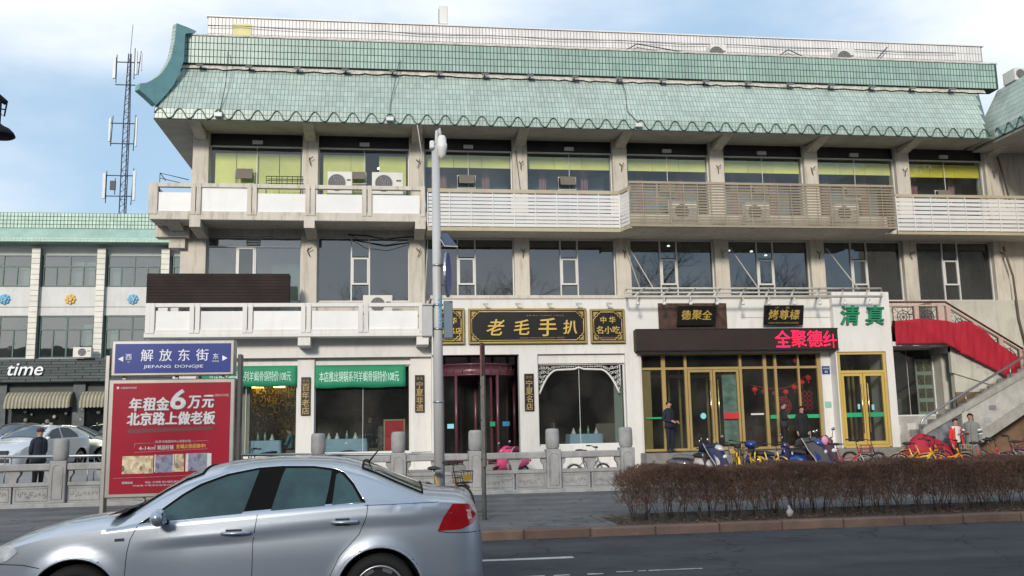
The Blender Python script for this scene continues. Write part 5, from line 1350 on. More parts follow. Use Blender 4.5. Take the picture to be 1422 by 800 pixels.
for a, b in ((-3.95, -3.90), (-3.54, -3.46), (-4.54, -4.52), (-4.19, -4.17)): MB().box(a, b, y - .0005, y + .0008, .90, 1.24).build('white_strip', m_sil, po)
MB().tube([(-5.3, y + .003, .80), (-3.3, y + .003, .83)], .003, 3).build('thin_line', m_sil, po)
pt('招商热线', -5.03, .71, .045, .20, m_sil); pt('地址: 北京路 银川国际商贸城', -4.35, .71, .04, .70, m_sil, 0); pt('开发商 宁夏置业有限公司', -4.55, .65, .03, .75, m_sil, 0)
MB().ball((-5.28, y + .003, 2.55), .028, 8, 4, (1, .1, 1)).build('logo_disc', m_sil, po); pt('天玺国际商贸城', -5.08, 2.55, .04, .30, m_sil, 0)
pt('年租抢铺 即将清盘', -3.30, 2.38, .05, .28, M('cream_print', (.5, .42, .3), rough=.5), .0, .15)
for x in (-5.51, -2.97):
    MB().box(x - .04, x + .04, y + .06, y + .28, .08, 3.20).build('post', m_frame if x < -4 else M('dark_post', (.06, .06, .065), rough=.4, metal=.5), ss, bevel=.01)
for x in (-5.2, -4.2, -3.3): MB().box(x - .03, x + .03, y + .1, y + .2, 2.70, 2.80).build('spacer', m_frame, ss)
for x in (-3.7, -4.76): MB().box(x, x + .04, y + .1, y + .2, .08, .44).build('foot', m_frame, ss)
# ================================================================== left building across the forecourt
lb = thing('shop_building', 'pale three storey building with green roof edge and dark shop front at the left', 'building', (-17, 48, .6))
m_lbw = M('pale_grey_render', (.60, .61, .60), rough=.8, var=.06, streak=.3, dirt=(.35, .33, .3))
m_gframe = M('dark_green_frame', (.03, .10, .085), rough=.45)
g_lb = glass('green_office_glass', (.42, .52, .50), .16, wob=.15)
YL = 48.0
MB().box(-30, -8.5, YL + .25, YL + .6, 10.68, 11.2).build('wall_band', m_lbw, lb)
MB().box(-30, -8.5, YL + .1, YL + .5, 7.58, 9.03).build('wall_band', m_lbw, lb)
MB().box(-30, -8.5, YL + .1, YL + .5, 5.2, 5.45).build('wall_band', m_lbw, lb)
MB().box(-30, -8.5, YL + .085, YL + .1, 8.0, 8.03).build('wall_groove', M('groove_grey', (.25, .25, .25)), lb)
MB().box(-30, -8.5, YL + 5, YL + 5.2, .6, 11).build('rear_wall', m_lbw, lb)
for z in (5.3, 7.7, 10.9): MB().box(-30, -8.5, YL + .6, YL + 5, z - .1, z + .1).build('floor_slab', m_int, lb)
colx = [-23.85, -20.72, -17.5, -14.38, -11.27]
pt0 = None
for x in colx:
    MB().box(x - .19, x + .19, YL - .12, YL + .5, 5.3, 11.0).build('pilaster', M('joint_grey', (.28, .28, .27)), lb)
    for k in range(21):
        z = 5.31 + k * .271
        if pt0 is None: pt0 = MB().box(x - .2, x + .2, YL - .15, YL - .1, z, z + .25).build('pilaster_tile', M('cream_tile', (.62, .61, .56), rough=.5, rnd=.05), lb); pb = (x, z)
        else: piece(pt0, 'pilaster_tile', lb, (x - pb[0], 0, z - pb[1]))
def lb_window(x0, x1, z0, z1, zt, seed):
    r = random.Random(seed); c = (x0 + x1) / 2; f = MB(); w = .035
    for a, b, cc, d in ((x0, x1, z1 - .06, z1), (x0, x1, z0, z0 + .06), (x0, x0 + .05, z0, z1), (x1 - .05, x1, z0, z1), (c - w, c + w, z0, z1), (x0, x1, zt - .03, zt + .03), ((x0 + c) / 2 - .03, (x0 + c) / 2 + .03, z0, zt), ((x1 + c) / 2 - .03, (x1 + c) / 2 + .03, z0, zt)):
        f.box(a, b, YL + .14 + (d - cc) * .001, YL + .22, cc, d)
    o = f.build('window', m_gframe, lb)
    xs = [x0 + .05, (x0 + c) / 2, c, (x1 + c) / 2, x1 - .05]
    for i in range(4): add_pane(xs[i] + .03, xs[i + 1] - .03, z0 + .06, zt - .03, YL + .18, g_lb, o)
    add_pane(xs[0], c - w, zt + .03, z1 - .06, YL + .18, g_lb, o); add_pane(c + w, xs[4], zt + .03, z1 - .06, YL + .18, g_lb, o)
    for i in range(4):
        k = r.random()
        if k < .45: MB().box(xs[i] + .05, xs[i + 1] - .05, YL + .5, YL + .53, z0 + (.0 if k < .3 else .5), zt + (.3 if k < .2 else 0)).build('curtain', M('pale_blind' if k < .3 else 'maroon_curtain', (.40, .46, .44) if k < .3 else (.12, .06, .06), rough=.9), lb)
for i in range(4):
    lb_window(colx[i] + .28, colx[i + 1] - .28, 9.05, 10.66, 10.08, i); lb_window(colx[i] + .28, colx[i + 1] - .28, 5.46, 7.56, 6.87, i + 10)
lb_window(-10.95, -8.6, 9.05, 10.66, 10.08, 30)
# roof edge
m_greenp = M('green_roof_plaster', (.30, .44, .39), rough=.7, var=.12, scale=1.5, streak=.4, dirt=(.2, .28, .25))
lr = MB().prism([(47.2, 11.17), (47.2, 11.38), (47.8, 11.97), (47.8, 12.78), (49.5, 12.78), (49.5, 11.17)], 'x', -30, -8.3).build('roof_edge', m_greenp, lb)
tiles('roof_tiles', [tile_grid((-30, 47.8, 11.98), (.17, 0, 0), (0, 0, .2), 127, 4, (0, -1, 0), gap=.03, th=.012, jit=.002), tile_grid((-30, 47.2, 11.18), (.17, 0, 0), (0, 0, .1), 127, 2, (0, -1, 0), gap=.02, th=.01)], M('green_roof_tile', (.30, .47, .40), rough=.4, isl=.1, streak=.3, dirt=(.2, .28, .25)), lr)
MB().box(-30, -8.3, 47.8 - .004, 47.81, 11.97, 12.78).build('tile_backing', m_grout, lr)
# flower emblems
for x, nm, col in ((-18.93, 'blue', (.10, .38, .62)), (-15.83, 'yellow', (.72, .45, .08)), (-12.83, 'pale blue', (.16, .42, .66))):
    t = thing('wall_emblem', {'blue': 'blue round flower like wall emblem at the left picture edge', 'yellow': 'yellow round flower like wall emblem between two blue ones', 'pale blue': 'blue round flower like wall emblem nearest the big building'}[nm], 'emblem', (x, YL, 8.4), 'flower emblems on the left building')
    mm = M('emblem_' + nm.replace(' ', '_'), col, rough=.5)
    mb = MB(); mb.ball((x, YL + .05, 8.4), .13, 8, 6, (1, .5, 1))
    for k in range(8):
        a = k * PI / 4; mb.ball((x + .19 * math.cos(a), YL + .06, 8.4 + .19 * math.sin(a)), .085, 7, 5, (1, .5, 1))
    mb.build('petals', mm, t)
    mb = MB(); mb.tube([(x + .1 * math.cos(a) * (1 + .3 * math.sin(4 * a)), YL - .03, 8.4 + .1 * math.sin(a) * (1 + .3 * math.sin(4 * a))) for a in np.linspace(0, 6.28, 17)[:-1]], .02, 4, closed=True); mb.build('carved_ring', m_alu, t)
# shop fascia of dark boards
fx = MB().box(-30, -8.5, YL - .5, YL + .2, 4.22, 5.38).build('shop_fascia', M('fascia_backing', (.010, .015, .018)), lb)
m_plank = M('slate_green_board', (.032, .052, .056), rough=.55, rnd=.22, var=.15, scale=3)
p0 = None; rr = random.Random(12)
for r_ in range(8):
    for c_ in range(19):
        x = -29.9 + c_ * 1.13 + (r_ % 3) * .36; z = 4.26 + r_ * .14
        if p0 is None: p0 = MB().box(x, x + 1.1, YL - .54, YL - .5, z, z + .12).build('fascia_board', m_plank, lb); pb0 = (x, z)
        else: piece(p0, 'fascia_board', lb, (x - pb0[0], rr.uniform(-.025, .0), z - pb0[1]))
t = thing('cafe_lettering', 'white slanted word time on the dark fascia of the left shop', 'sign', (-17.5, YL - .6, 4.5))
text('time', 'letters', m_wl, t, (-17.5, YL - .62, 4.86), .58, width=1.62, depth=.06, bold=.03, shear=.25)
# storefront
MB().box(-30, -8.5, YL + .0, YL + .4, .6, 4.22).build('shopfront_wall', M('shop_dark_slate', (.045, .055, .06), rough=.6, var=.3, scale=2), lb)
aw_x = [(-22.0, -19.0), (-18.35, -15.35), (-14.9, -11.9)]
for i, (a, b) in enumerate(aw_x):
    o = shop_w = MB().box(a + .1, b - .1, YL - .02, YL - .005, .9, 3.6).build('shop_window', glass('cafe_glass', (.12, .13, .13), .10), lb)
    t = thing('striped_awning', ['striped cream awning cut by the left picture edge', 'striped cream awning under the word time', 'striped cream awning half hidden by the street name sign'][i], 'awning', ((a + b) / 2, YL - .5, 2.95), 'striped awnings of the left shop')
    mb = MB(); n_ = 36
    for j in range(n_):
        x0, x1 = a + (b - a) * j / n_, a + (b - a) * (j + 1) / n_
        mb.cur = j % 2
        prof = [(YL - .02, 3.80), (YL - .35, 3.74), (YL - .62, 3.55), (YL - .76, 3.28), (YL - .78, 3.05), (YL - .78, 2.96 + .03 * (j % 2))]
        mb.sheet([[(x0, y, z) for y, z in prof], [(x1, y, z) for y, z in prof]])
    mb.build('canvas', [M('awning_cream', (.33, .31, .24), rough=.8), M('awning_olive', (.15, .14, .10), rough=.8)], t)
    mb = MB()
    for x in (a, b): mb.prism([(YL - .02, 3.0), (YL - .02, 3.80), (YL - .35, 3.74), (YL - .62, 3.55), (YL - .76, 3.28), (YL - .77, 3.0)], 'x', x - .012, x + .012)
    mb.build('end_cheek', M('awning_olive', (.2, .19, .14)), t)['kind'] = 'stuff'
mb = MB(); rr = random.Random(31)
for k in range(34):
    x = rr.uniform(-19, -11.5); z = rr.uniform(2.0, 2.9); mb.ball((x, YL - .15, z), rr.uniform(.05, .12), 7, 5)
o = mb.build('hanging_ornaments', M('ornament_grey', (.25, .27, .24), rough=.5, isl=.5), lb); o['kind'] = 'stuff'
for i, x in enumerate((-18.75, -15.1, -11.6)): MB().box(x - .28, x + .28, YL - .2, YL + .0, .6, 4.2).build('slate_pier', M('shop_slate_pier', (.075, .09, .10), rough=.6, var=.4, scale=4), lb)

# air conditioners
m_acw = M('ac_casing', (.62, .61, .58), rough=.5, var=.04, streak=.25, dirt=(.3, .25, .2)); m_acd = M('ac_grille_dark', (.10, .10, .11), rough=.6)
def ac_unit(c, w, h, d, lab, fan=-.12, rz=0, grp='outdoor air conditioners'):
    t = thing('air_conditioner', lab, 'air conditioner', c, grp)
    x, y, z = c
    MB().box(x - w / 2, x + w / 2, y - d / 2, y + d / 2, z, z + h).build('casing', m_acw, t, bevel=.012)
    fx_ = x + fan * w; r = h * .38; g = MB()
    g.lathe([(r, y - d / 2 - .006), (r, y - d / 2 + .002)], (fx_, 0, z + h / 2), 24, 'y'); g.build('fan_opening', m_acd, t)
    g = MB()
    for k in range(1, 5): g.tube([(fx_ + r * k / 4.2 * math.cos(a), y - d / 2 - .014, z + h / 2 + r * k / 4.2 * math.sin(a)) for a in np.linspace(0, 2 * PI, 17)[:-1]], .005, 3, closed=True)
    for a in range(3): g.tube([(fx_ - r * math.cos(a * PI / 3), y - d / 2 - .016, z + h / 2 - r * math.sin(a * PI / 3)), (fx_ + r * math.cos(a * PI / 3), y - d / 2 - .016, z + h / 2 + r * math.sin(a * PI / 3))], .004, 3)
    g.build('fan_guard', M('guard_grey', (.45, .45, .45), rough=.5), t)
    MB().box(x + w * .28, x + w * .44, y - d / 2 - .004, y - d / 2, z + h * .58, z + h * .66).build('badge', m_acd, t)
    if rz: t.rotation_euler.z = rz
    return t
ac_unit((-1.42, 26.9, 8.55), .72, .68, .3, 'white air conditioner left of the window vent on the third floor balcony')
ac_unit((-.02, 26.9, 8.55), .92, .68, .3, 'white air conditioner right of the window vent on the third floor balcony')
MB()
for x0, x1 in ((-1.8, .45),): tag(MB().box(x0, x1, 26.72, 27.08, 8.50, 8.545).build('ac_shelf', m_pipe), 'steel shelf carrying the two balcony air conditioners', 'shelf')
ac_unit((-.30, 26.75, 4.95), .85, .55, .28, 'air conditioner peeping over the lower balcony beside the dark sign box', .0)
ac_unit((9.2, 27.1, 7.9), .8, .6, .3, 'air conditioner behind the left end of the bronze slats'); ac_unit((11.6, 27.1, 7.9), .8, .6, .3, 'air conditioner behind the middle of the bronze slats'); ac_unit((14.6, 27.1, 7.9), .8, .6, .3, 'air conditioner behind the right end of the bronze slats')
for o_ in list(bpy.data.objects):
    pass
for x, l in ((9.2, 'left'), (11.6, 'middle'), (14.6, 'right')): tag(MB().box(x - .4, x + .4, 26.98, 27.22, 7.56, 7.9).build('ac_stand', m_pipe), 'steel stand under the %s air conditioner behind the bronze slats' % l, 'stand')
tag(MB().box(-.7, .1, 26.62, 26.88, 4.36, 4.95).build('ac_stand', m_pipe), 'steel stand under the lower balcony air conditioner', 'stand')
ac_unit((-14.85, 47.3, 5.40), .85, .5, .35, 'air conditioner sitting on the dark fascia of the left shop', 0)
ac_unit((10.85, 27.85, 13.4), .55, .65, .5, 'small air conditioner behind the roof parapet, left one of two'); ac_unit((15.35, 27.85, 13.4), .6, .66, .5, 'small air conditioner behind the roof parapet, right one of two')
ac_unit((20.7, 26.6, 12.62), .42, .42, .6, 'air conditioner at the valley where the wing roof begins', 0)
# black cage on the left balcony
t = thing('iron_cage_rack', 'low black iron rack standing behind the left balcony rail', 'rack', (-3.05, 26.9, 7.78))
mb = MB()
for z in (8.78, 8.93, 9.06): mb.tube([(-3.55, 26.8, z), (-2.5, 26.8, z)], .014, 4).tube([(-3.55, 27.1, z), (-2.5, 27.1, z)], .014, 4)
for k in range(8):
    x = -3.55 + k * .15; mb.tube([(x, 26.8, 8.78), (x, 26.8, 9.06)], .012, 4)
mb.build('rack_top', m_iron, t)
for x in (-3.55, -2.5): MB().box(x - .015, x + .015, 26.8, 26.83, 7.78, 8.78).build('leg', m_iron, t)
t = thing('iron_guard_frame', 'thin black iron guard frame above the left end of the third floor balcony', 'frame', (-6.2, 27.2, 7.78))
MB().tube([(-6.5, 26.6, 7.8), (-6.5, 26.6, 9.05), (-5.85, 27.3, 9.05)], .014, 4).build('upper_bar', m_iron, t); MB().tube([(-6.5, 26.6, 8.9), (-5.85, 27.3, 8.9)], .012, 4).build('lower_bar', m_iron, t)
MB().tube([(-6.5, 26.6, 9.05), (-6.5, 27.3, 9.02)], .012, 4).build('side_bar', m_iron, t)
# roof floodlights in the mortar gap
f0 = None
for k in range(19):
    x = -5.55 + k * 1.42
    if x > 20: break
    if f0 is None:
        f0 = thing('roof_floodlight', '', 'floodlight', (x, 26.9, 12.42), 'small floodlights under the green parapet')
        MB().cbox((x, 26.86, 12.45), (.20, .12, .07), Matrix.Rotation(R(20), 3, 'X')).build('lamp_head', M('lamp_grey', (.16, .17, .17), rough=.5), f0); MB().box(x - .02, x + .02, 26.9, 27.05, 12.44, 12.47).build('arm', m_dark, f0); o = f0
    else: o = copy_tree(f0); o.location.x = x
    o['label'] = 'small grey floodlight under the green parapet, ' + (['leftmost of the row', 'second from the left', 'third from the left', 'fourth from the left', 'fifth from the left', 'sixth from the left', 'seventh from the left', 'eighth from the left', 'ninth from the left'] + ['tenth from the left', 'ninth from the right', 'eighth from the right', 'seventh from the right', 'sixth from the right', 'fifth from the right', 'fourth from the right', 'third from the right', 'second from the right', 'rightmost of the row'])[k]
# eave junction boxes with camera
for x, l in ((-4.85, 'left'), (.05, 'second'), (7.6, 'third'), (19.6, 'right')):
    tag(MB().box(x - .11, x + .11, 26.1, 26.24, 10.62, 10.74).build('eave_box', m_alu, bevel=.01), 'small white junction box on the wavy eave, %s one' % l, 'junction box', 'white boxes on the eave')
# loose cables on the facade
rr = random.Random(17)
def cable(pts, r, lab, m=m_dark): tag(MB().tube(pts, r, 4).build('cable', m), lab, 'cable')
cable([(-4.75, 26.88, 12.9), (-4.72, 26.45, 11.7), (-4.8, 26.2, 10.9), (-4.85, 26.2, 10.7)], .012, 'thin dark cable down the roof at the left end')
cable([(.35, 26.9, 12.9), (.2, 26.7, 12.0), (.05, 26.35, 11.2), (.05, 26.2, 10.75)], .012, 'thin dark cable down the roof above the street pole')
cable([(7.25, 26.9, 12.6), (7.35, 26.6, 11.9), (7.3, 26.35, 11.2), (7.6, 26.15, 10.75)], .012, 'thin dark cable down the middle of the roof')
cable([(.85, 26.1, 10.5), (1.05, 27.3, 9.8), (1.1, 27.35, 8.7), (1.2, 27.35, 7.4), (1.1, 27.4, 5.6)], .018, 'pale cable running down the column behind the street pole', m_alu)
cable([(-1.2, 27.4, 7.45), (-.6, 27.2, 7.38), (-.1, 27.2, 7.28), (.5, 27.25, 7.36), (1.1, 27.4, 7.42)], .028, 'thick black drooping cable over the second floor window by the pole')
cable([(-1.1, 27.4, 7.42), (-.7, 27.25, 7.2), (0, 27.25, 7.12), (.6, 27.3, 7.3)], .012, 'thin black drooping cable under the thick one')
cable([(7.3, 27.35, 7.4), (7.4, 27.3, 6.9), (7.75, 27.2, 5.7)], .022, 'dark cable down the column above the canopy left end', m_pipe)
cable([(3.95, 27.4, 10.2), (4.05, 27.42, 9.2), (4.1, 27.4, 8.7)], .010, 'thin brown wire on the column above the white slats')
cable([(20.3, 27.3, 10.3), (20.45, 27.3, 9.6), (20.6, 27.3, 8.7)], .03, 'bundle of brown wires at the right end of the top floor', M('wire_brown', (.12, .09, .07)))
cable([(20.1, 27.2, 7.2), (20.35, 27.2, 6.2), (20.4, 27.2, 4.8), (20.6, 27.2, 3.6)], .035, 'bundle of brown wires down the wall beside the last window', M('wire_brown', (.12, .09, .07)))
# roof mast panel
t = thing('roof_antenna', 'white flat antenna box on a short pole above the parapet', 'antenna', (1.8, 28.5, 14.62)); MB().box(1.66, 1.94, 28.4, 28.6, 14.75, 15.4).build('antenna_box', m_alu, t, bevel=.02); MB().cyl((1.66, 28.5, 14.62), (1.66, 28.5, 15.3), .02, n=6).build('pole', m_dark, t)

# ---- radio mast far behind
ms = thing('radio_mast', 'tall slender radio mast with three tiers of white panel antennas', 'mast', (-17.4, 62, .6))
m_mast = M('mast_steel', (.045, .05, .065), rough=.6)
for dx, dy in ((-.2, -.12), (.2, -.12), (0, .22)):
    MB().tube([(-17.4 + dx * 1.2, 62 + dy * 1.2, .6), (-17.4 + dx, 62 + dy, 22.5), (-17.4 + dx * .4, 62 + dy * .4, 27.2)], .04, 5).build('mast_leg', m_mast, ms)
mb = MB(); z = 14.0; k = 0
while z < 27:
    f = 1.0 if z < 22.5 else 1 - .6 * (z - 22.5) / 4.7
    mb.tube([(-17.4 - .2 * f, 61.88, z), (-17.4 + .2 * f, 61.88, z + .3 if k % 2 else z)], .022, 4).tube([(-17.4 + .2 * f * (1 if k % 2 else -1), 61.88, z), (-17.4 - .2 * f * (1 if k % 2 else -1), 61.88, z + .5)], .018, 4); z += .5; k += 1
o = mb.build('lattice_bracing', m_mast, ms); o['kind'] = 'stuff'
MB().tube([(-17.4, 62, 27), (-17.3, 62, 29.3)], .02, 4).build('spike', m_mast, ms)
def ant(x, z, h, w, lean=0, m=None):
    MB().cyl((x, 61.7, z - .3), (x + lean, 61.7, z + h + .2), .03, n=5).build('support_tube', m_mast, ms)
    MB().cbox((x + lean / 2 + (.12 if x > -17.4 else -.12), 61.65, z + h / 2), (w, .15, h)).build('panel_antenna', m or M('antenna_white', (.42, .46, .50), rough=.4), ms)
for (z, xs) in ((26.5, (-.75, .45, .7)), (24.9, (-.8, .5)), (22.2, (-.95, .55)), (20.8, (-.95, .55)), (18.6, (-1.1, .6)), (17.2, (-1.1, .6))):
    MB().tube([(-17.4 + min(xs), 61.75, z), (-17.4 + max(xs), 61.75, z)], .04, 4).build('cross_arm', m_mast, ms)
ant(-18.15, 25.3, 1.5, .18); ant(-17.0, 25.6, 1.7, .12); ant(-16.75, 25.9, 1.2, .06, .15); ant(-18.3, 20.9, 1.6, .12, .08); ant(-16.85, 20.6, 2.0, .1, .08)
ant(-18.45, 17.0, 1.7, .18); ant(-16.85, 16.9, 2.0, .16, .1); ant(-17.9, 17.6, .6, .35, 0, m_mast)

# ---- street furniture near the kerb
m_pole = M('pole_paint', (.44, .45, .46), rough=.45, var=.07, streak=.3, dirt=(.25, .24, .22))
px, py = .93, 17.0
t = thing('camera_pole', 'tall tapering grey street pole carrying a camera, a sign and control boxes', 'pole', (px, py, .085))
MB().cyl((px, py, .085), (px - .03, py, 7.0), .102, .075, 20).build('shaft', m_pole, t); MB().cyl((px, py, .085), (px, py, .12), .2, n=16).build('base_plate', m_pole, t)
MB().tube([(px - .03, py, 6.75), (px + .0, py, 7.3), (px + .04, py, 7.35), (px + .07, py, 7.2)], .035, 7).build('goose_neck', m_pole, t)
mb = MB(); mb.lathe([(.02, 7.2), (.06, 7.19), (.085, 7.13), (.085, 7.04), (.10, 7.03), (.10, 6.95), (.085, 6.90), (.07, 6.80), (.03, 6.74), (.005, 6.73)], (px + .09, py - .05, 0), 16); mb.build('dome_camera', m_alu, t)
MB().cbox((px - .10, py - .05, 7.0), (.09, .14, .16)).build('camera_bracket', m_alu, t, bevel=.02)
for z in (3.45, 2.1, 4.65, 3.9): MB().lathe([(.098, z), (.098, z + .04)], (px - .01, py, 0), 16).build('clamp_band', m_steel, t)
for i, ch in enumerate('JT0924'): text(ch, 'pole_number', m_bst if i else m_bst, t, (px + .03, py - .108, 4.08 - i * .105), .085, depth=.004, bold=.03)
t = thing('solar_panel', 'small tilted solar panel on the street pole above the round sign', 'solar panel', (px + .15, py, 5.0))
SP = [Vector((px - .02, py + .10, 5.34)), Vector((px + .19, py + .02, 5.29)), Vector((px + .34, py - .30, 5.00)), Vector((px + .11, py - .24, 5.02))]
nn = (SP[1] - SP[0]).cross(SP[3] - SP[0]).normalized()
def slab(q, th, g=0):
    cc = sum(q, Vector()) / 4; q = [p + (p - cc) * g for p in q]; mb = MB(); mb.add(q + [p + nn * th for p in q], [(0, 1, 2, 3), (7, 6, 5, 4), (0, 4, 5, 1), (1, 5, 6, 2), (2, 6, 7, 3), (3, 7, 4, 0)]); return mb
slab(SP, .012).build('panel', M('solar_cell', (.035, .045, .09), rough=.25, coat=.5), t); slab([p + nn * .014 for p in SP], .015, .06).build('frame', m_alu, t); slab([p - nn * .002 for p in SP], -.015, .06) ; MB().tube([(px + .05, py, 5.0), (px + .16, py - .1, 5.12)], .015, 5).build('bracket', m_steel, t)
t = thing('round_road_sign', 'round road sign on the street pole seen almost edge on', 'road sign', (px + .15, py, 4.1))
Rz = Matrix.Rotation(R(79), 3, 'Z'); mb = MB(); c = Vector((px + .17, py - .12, 4.48))
def disc(c, r, th, Rz, n=32):
    mb = MB(); vs = []
    for q in (-th / 2, th / 2):
        for k in range(n): vs.append(c + Rz @ Vector((r * math.cos(2 * PI * k / n), q, r * math.sin(2 * PI * k / n))))
    mb.add(vs, [tuple(range(n)), tuple(range(2 * n - 1, n - 1, -1))] + [(i + n, (i + 1) % n + n, (i + 1) % n, i) for i in range(n)]); return mb
disc(c, .43, .035, Rz).build('disc', m_steel, t); disc(c + Rz @ Vector((0, -.02, 0)), .41, .008, Rz).build('blue_face', M('roadsign_blue', (.015, .07, .35), rough=.35), t)
MB().tube([(px + .07, py, 4.7), (px + .16, py - .1, 4.7)], .015, 5).tube([(px + .07, py, 4.3), (px + .16, py - .1, 4.3)], .015, 5).build('bracket', m_steel, t)['kind'] = 'stuff'
t = thing('control_box', 'pale grey control cabinet strapped to the left of the street pole', 'box', (px - .2, py, 3.2)); MB().box(px - .30, px - .11, py - .12, py + .12, 3.32, 3.90).build('casing', m_pole, t, bevel=.015); MB().box(px - .30, px - .10, py - .14, py + .14, 3.90, 3.93).build('lid', m_steel, t)
t = thing('pole_plate', 'blue grey metal plate behind the street pole beside the gold sign', 'plate', (px + .2, py, 3.3)); MB().box(px + .1, px + .27, py + .0, py + .05, 3.30, 4.0).build('plate', M('plate_bluegrey', (.12, .17, .23), rough=.5), t, bevel=.01)
# weathered sign post
qx, qy = 1.575, 15.4
t = thing('weathered_post', 'thin weathered post with a faded sign turned edge on', 'post', (qx, qy, .1))
MB().cyl((qx, qy, .085), (qx, qy, 3.0), .038, n=10).build('shaft', M('post_grey', (.13, .145, .14), rough=.7, var=.25, scale=6, streak=.5, dirt=(.1, .06, .05)), t)
Rz = Matrix.Rotation(R(68), 3, 'Z'); MB().cbox((qx - .0, qy - .06, 2.78), (.22, .03, .55), Rz).build('faded_sign', M('faded_red_wood', (.15, .07, .06), rough=.8, var=.4, scale=7), t, bevel=.01)
MB().cbox((qx + .01, qy - .06, 1.75), (.09, .05, 1.5), Rz).build('slat_board', M('old_wood', (.14, .12, .11), rough=.9, var=.35, scale=8), t)
for z in (1.1, 1.75, 2.3): MB().lathe([(.045, z), (.045, z + .03)], (qx, qy, 0), 10).build('clamp_band', m_iron, t)
# street lamp head at the upper left picture edge
lx, ly = -4.98, 12.0
t = thing('street_lamp', 'black street lamp with shallow bell shade at the upper left picture edge', 'street lamp', (-6.6, 12, .13))
m_lp = M('lamp_black', (.010, .012, .02), rough=.75, spec=.2)
MB().cyl((-6.6, 12, .0), (-6.6, 12, 6.2), .09, .06, 12).build('pole', m_lp, t)
MB().tube([(-6.6, 12, 5.9), (-5.8, 12, 6.25), (-5.1, 12, 6.1), (-4.86, 12, 5.88)], .035, 6).build('arm', m_lp, t)
MB().tube([(-4.93, 12, 5.88), (-4.85, 12, 5.87), (-4.87, 12, 5.70), (-4.93, 12, 5.74)], .012, 5, closed=True).tube([(-4.93, 12, 5.80), (-4.86, 12, 5.79)], .010, 4).build('ornament_bracket', m_lp, t)
MB().cyl((-4.93, 12, 5.90), (-4.93, 12, 5.56), .02, n=7).build('drop_rod', m_lp, t)
MB().lathe([(.03, 5.60), (.06, 5.575), (.13, 5.54), (.18, 5.49), (.20, 5.445), (.18, 5.43), (.05, 5.43)], (-4.93, 12, 0), 24).build('lamp_shade', m_lp, t)

# ---- behind the camera: what the windows mirror (bare street trees and the block across the road)
ob = thing('opposite_block', 'plain brown grey block across the road, mirrored in the windows', 'building', (8, -24, .13))
wall_m = M('opposite_wall', (.10, .095, .09), rough=.9, var=.2)
MB().box(-60, 90, -38, -24, 0, 12.6).build('wall', wall_m, ob)
w0 = None
for i in range(38):
    for j in range(3):
        x = -58 + i * 3.9; z = 1.2 + j * 3.5
        if w0 is None: w0 = MB().box(x, x + 2.2, -24.05, -23.98, z, z + 1.9).build('window', M('opposite_window', (.05, .06, .07), rough=.2), ob); wb = (x, z)
        else: piece(w0, 'window', ob, (x - wb[0], 0, z - wb[1]))
m_bark = M('bark', (.055, .048, .042), rough=.95, var=.3, scale=5)
def bare_tree(x, y, h, seed):
    g = np.random.default_rng(seed); segs = []
    def grow(p, d, l, r, dep):
        q = p
        nseg = 3
        for _ in range(nseg):
            d = d + g.normal(0, .10, 3); d[2] += .03; d /= np.linalg.norm(d); e = q + d * l / nseg; segs.append([*q, *e, r, r * .9]); q = e; r *= .9
        if dep == 0: return
        for k in range(g.integers(3, 5) if dep > 1 else 4):
            a = g.normal(0, .62, 3); nd = d + a; nd[2] = nd[2] * .75 + .22; nd /= np.linalg.norm(nd)
            grow(q if k < 2 else q - d * l * g.uniform(.1, .5), nd, l * g.uniform(.58, .8), r * .70, dep - 1)
    grow(np.array([x, y, .1]), np.array([0, 0, 1.]), h * .28, .19, 5)
    return np.array(segs)
tb = bare_tree(0, 0, 13, 3)
v, f = seg_mesh(tb); t0 = mesh_np('bare_tree', v, f, m_bark, (0, 0, .1)); tree_me = t0.data
t0.scale = t1s = (1.3, 1.3, 1.3); t0.location = (-10, -10, .1); tag(t0, 'bare street tree across the road, mirrored in the upper windows', 'tree', 'bare trees across the road')
v, f = seg_mesh(bare_tree(0, 0, 13, 8)); t1 = mesh_np('bare_tree', v, f, m_bark, (0, 0, .1)); t1.scale = t1s; t1.location = (-2, -9, .1); tag(t1, 'bare street tree across the road, mirrored in the upper windows', 'tree', 'bare trees across the road')
rr = random.Random(6)
for i in range(13):
    o = (t0 if i % 2 else t1).copy(); C.objects.link(o); o.location = (3.5 + i * 4.0, -8.5 + rr.uniform(-1.5, 1.5), .1); o.rotation_euler.z = rr.uniform(0, 6); s = rr.uniform(1.2, 1.5); o.scale = (s, s, s)
# ================================================================== vehicles
m_paint_sil = M('silver_paint', (.40, .455, .54), rough=.33, metal=.6, var=.02, coat=.8)
m_tyre = M('tyre_rubber', (.018, .018, .018), rough=.85, var=.2)
m_rim = M('alloy_rim', (.45, .46, .48), rough=.3, metal=.8)
m_carglass = M('car_glass', (.026, .062, .064), rough=.04, var=.6, scale=2.2, spec=.8, bump=.06, bscale=1.1)
m_seal = M('black_seal', (.008, .008, .009), rough=.85, spec=.15)
m_chrome = M('chrome_trim', (.75, .76, .78), rough=.12, metal=1.0, var=.0)
m_redl_ = M('tail_lamp_red', (.30, .005, .010), rough=.12, coat=1.0, var=.15, scale=9)
m_clear = M('headlamp_clear', (.62, .66, .70), rough=.1, coat=1.0, var=.35, scale=14)
m_plast = M('dark_plastic', (.02, .02, .022), rough=.6)

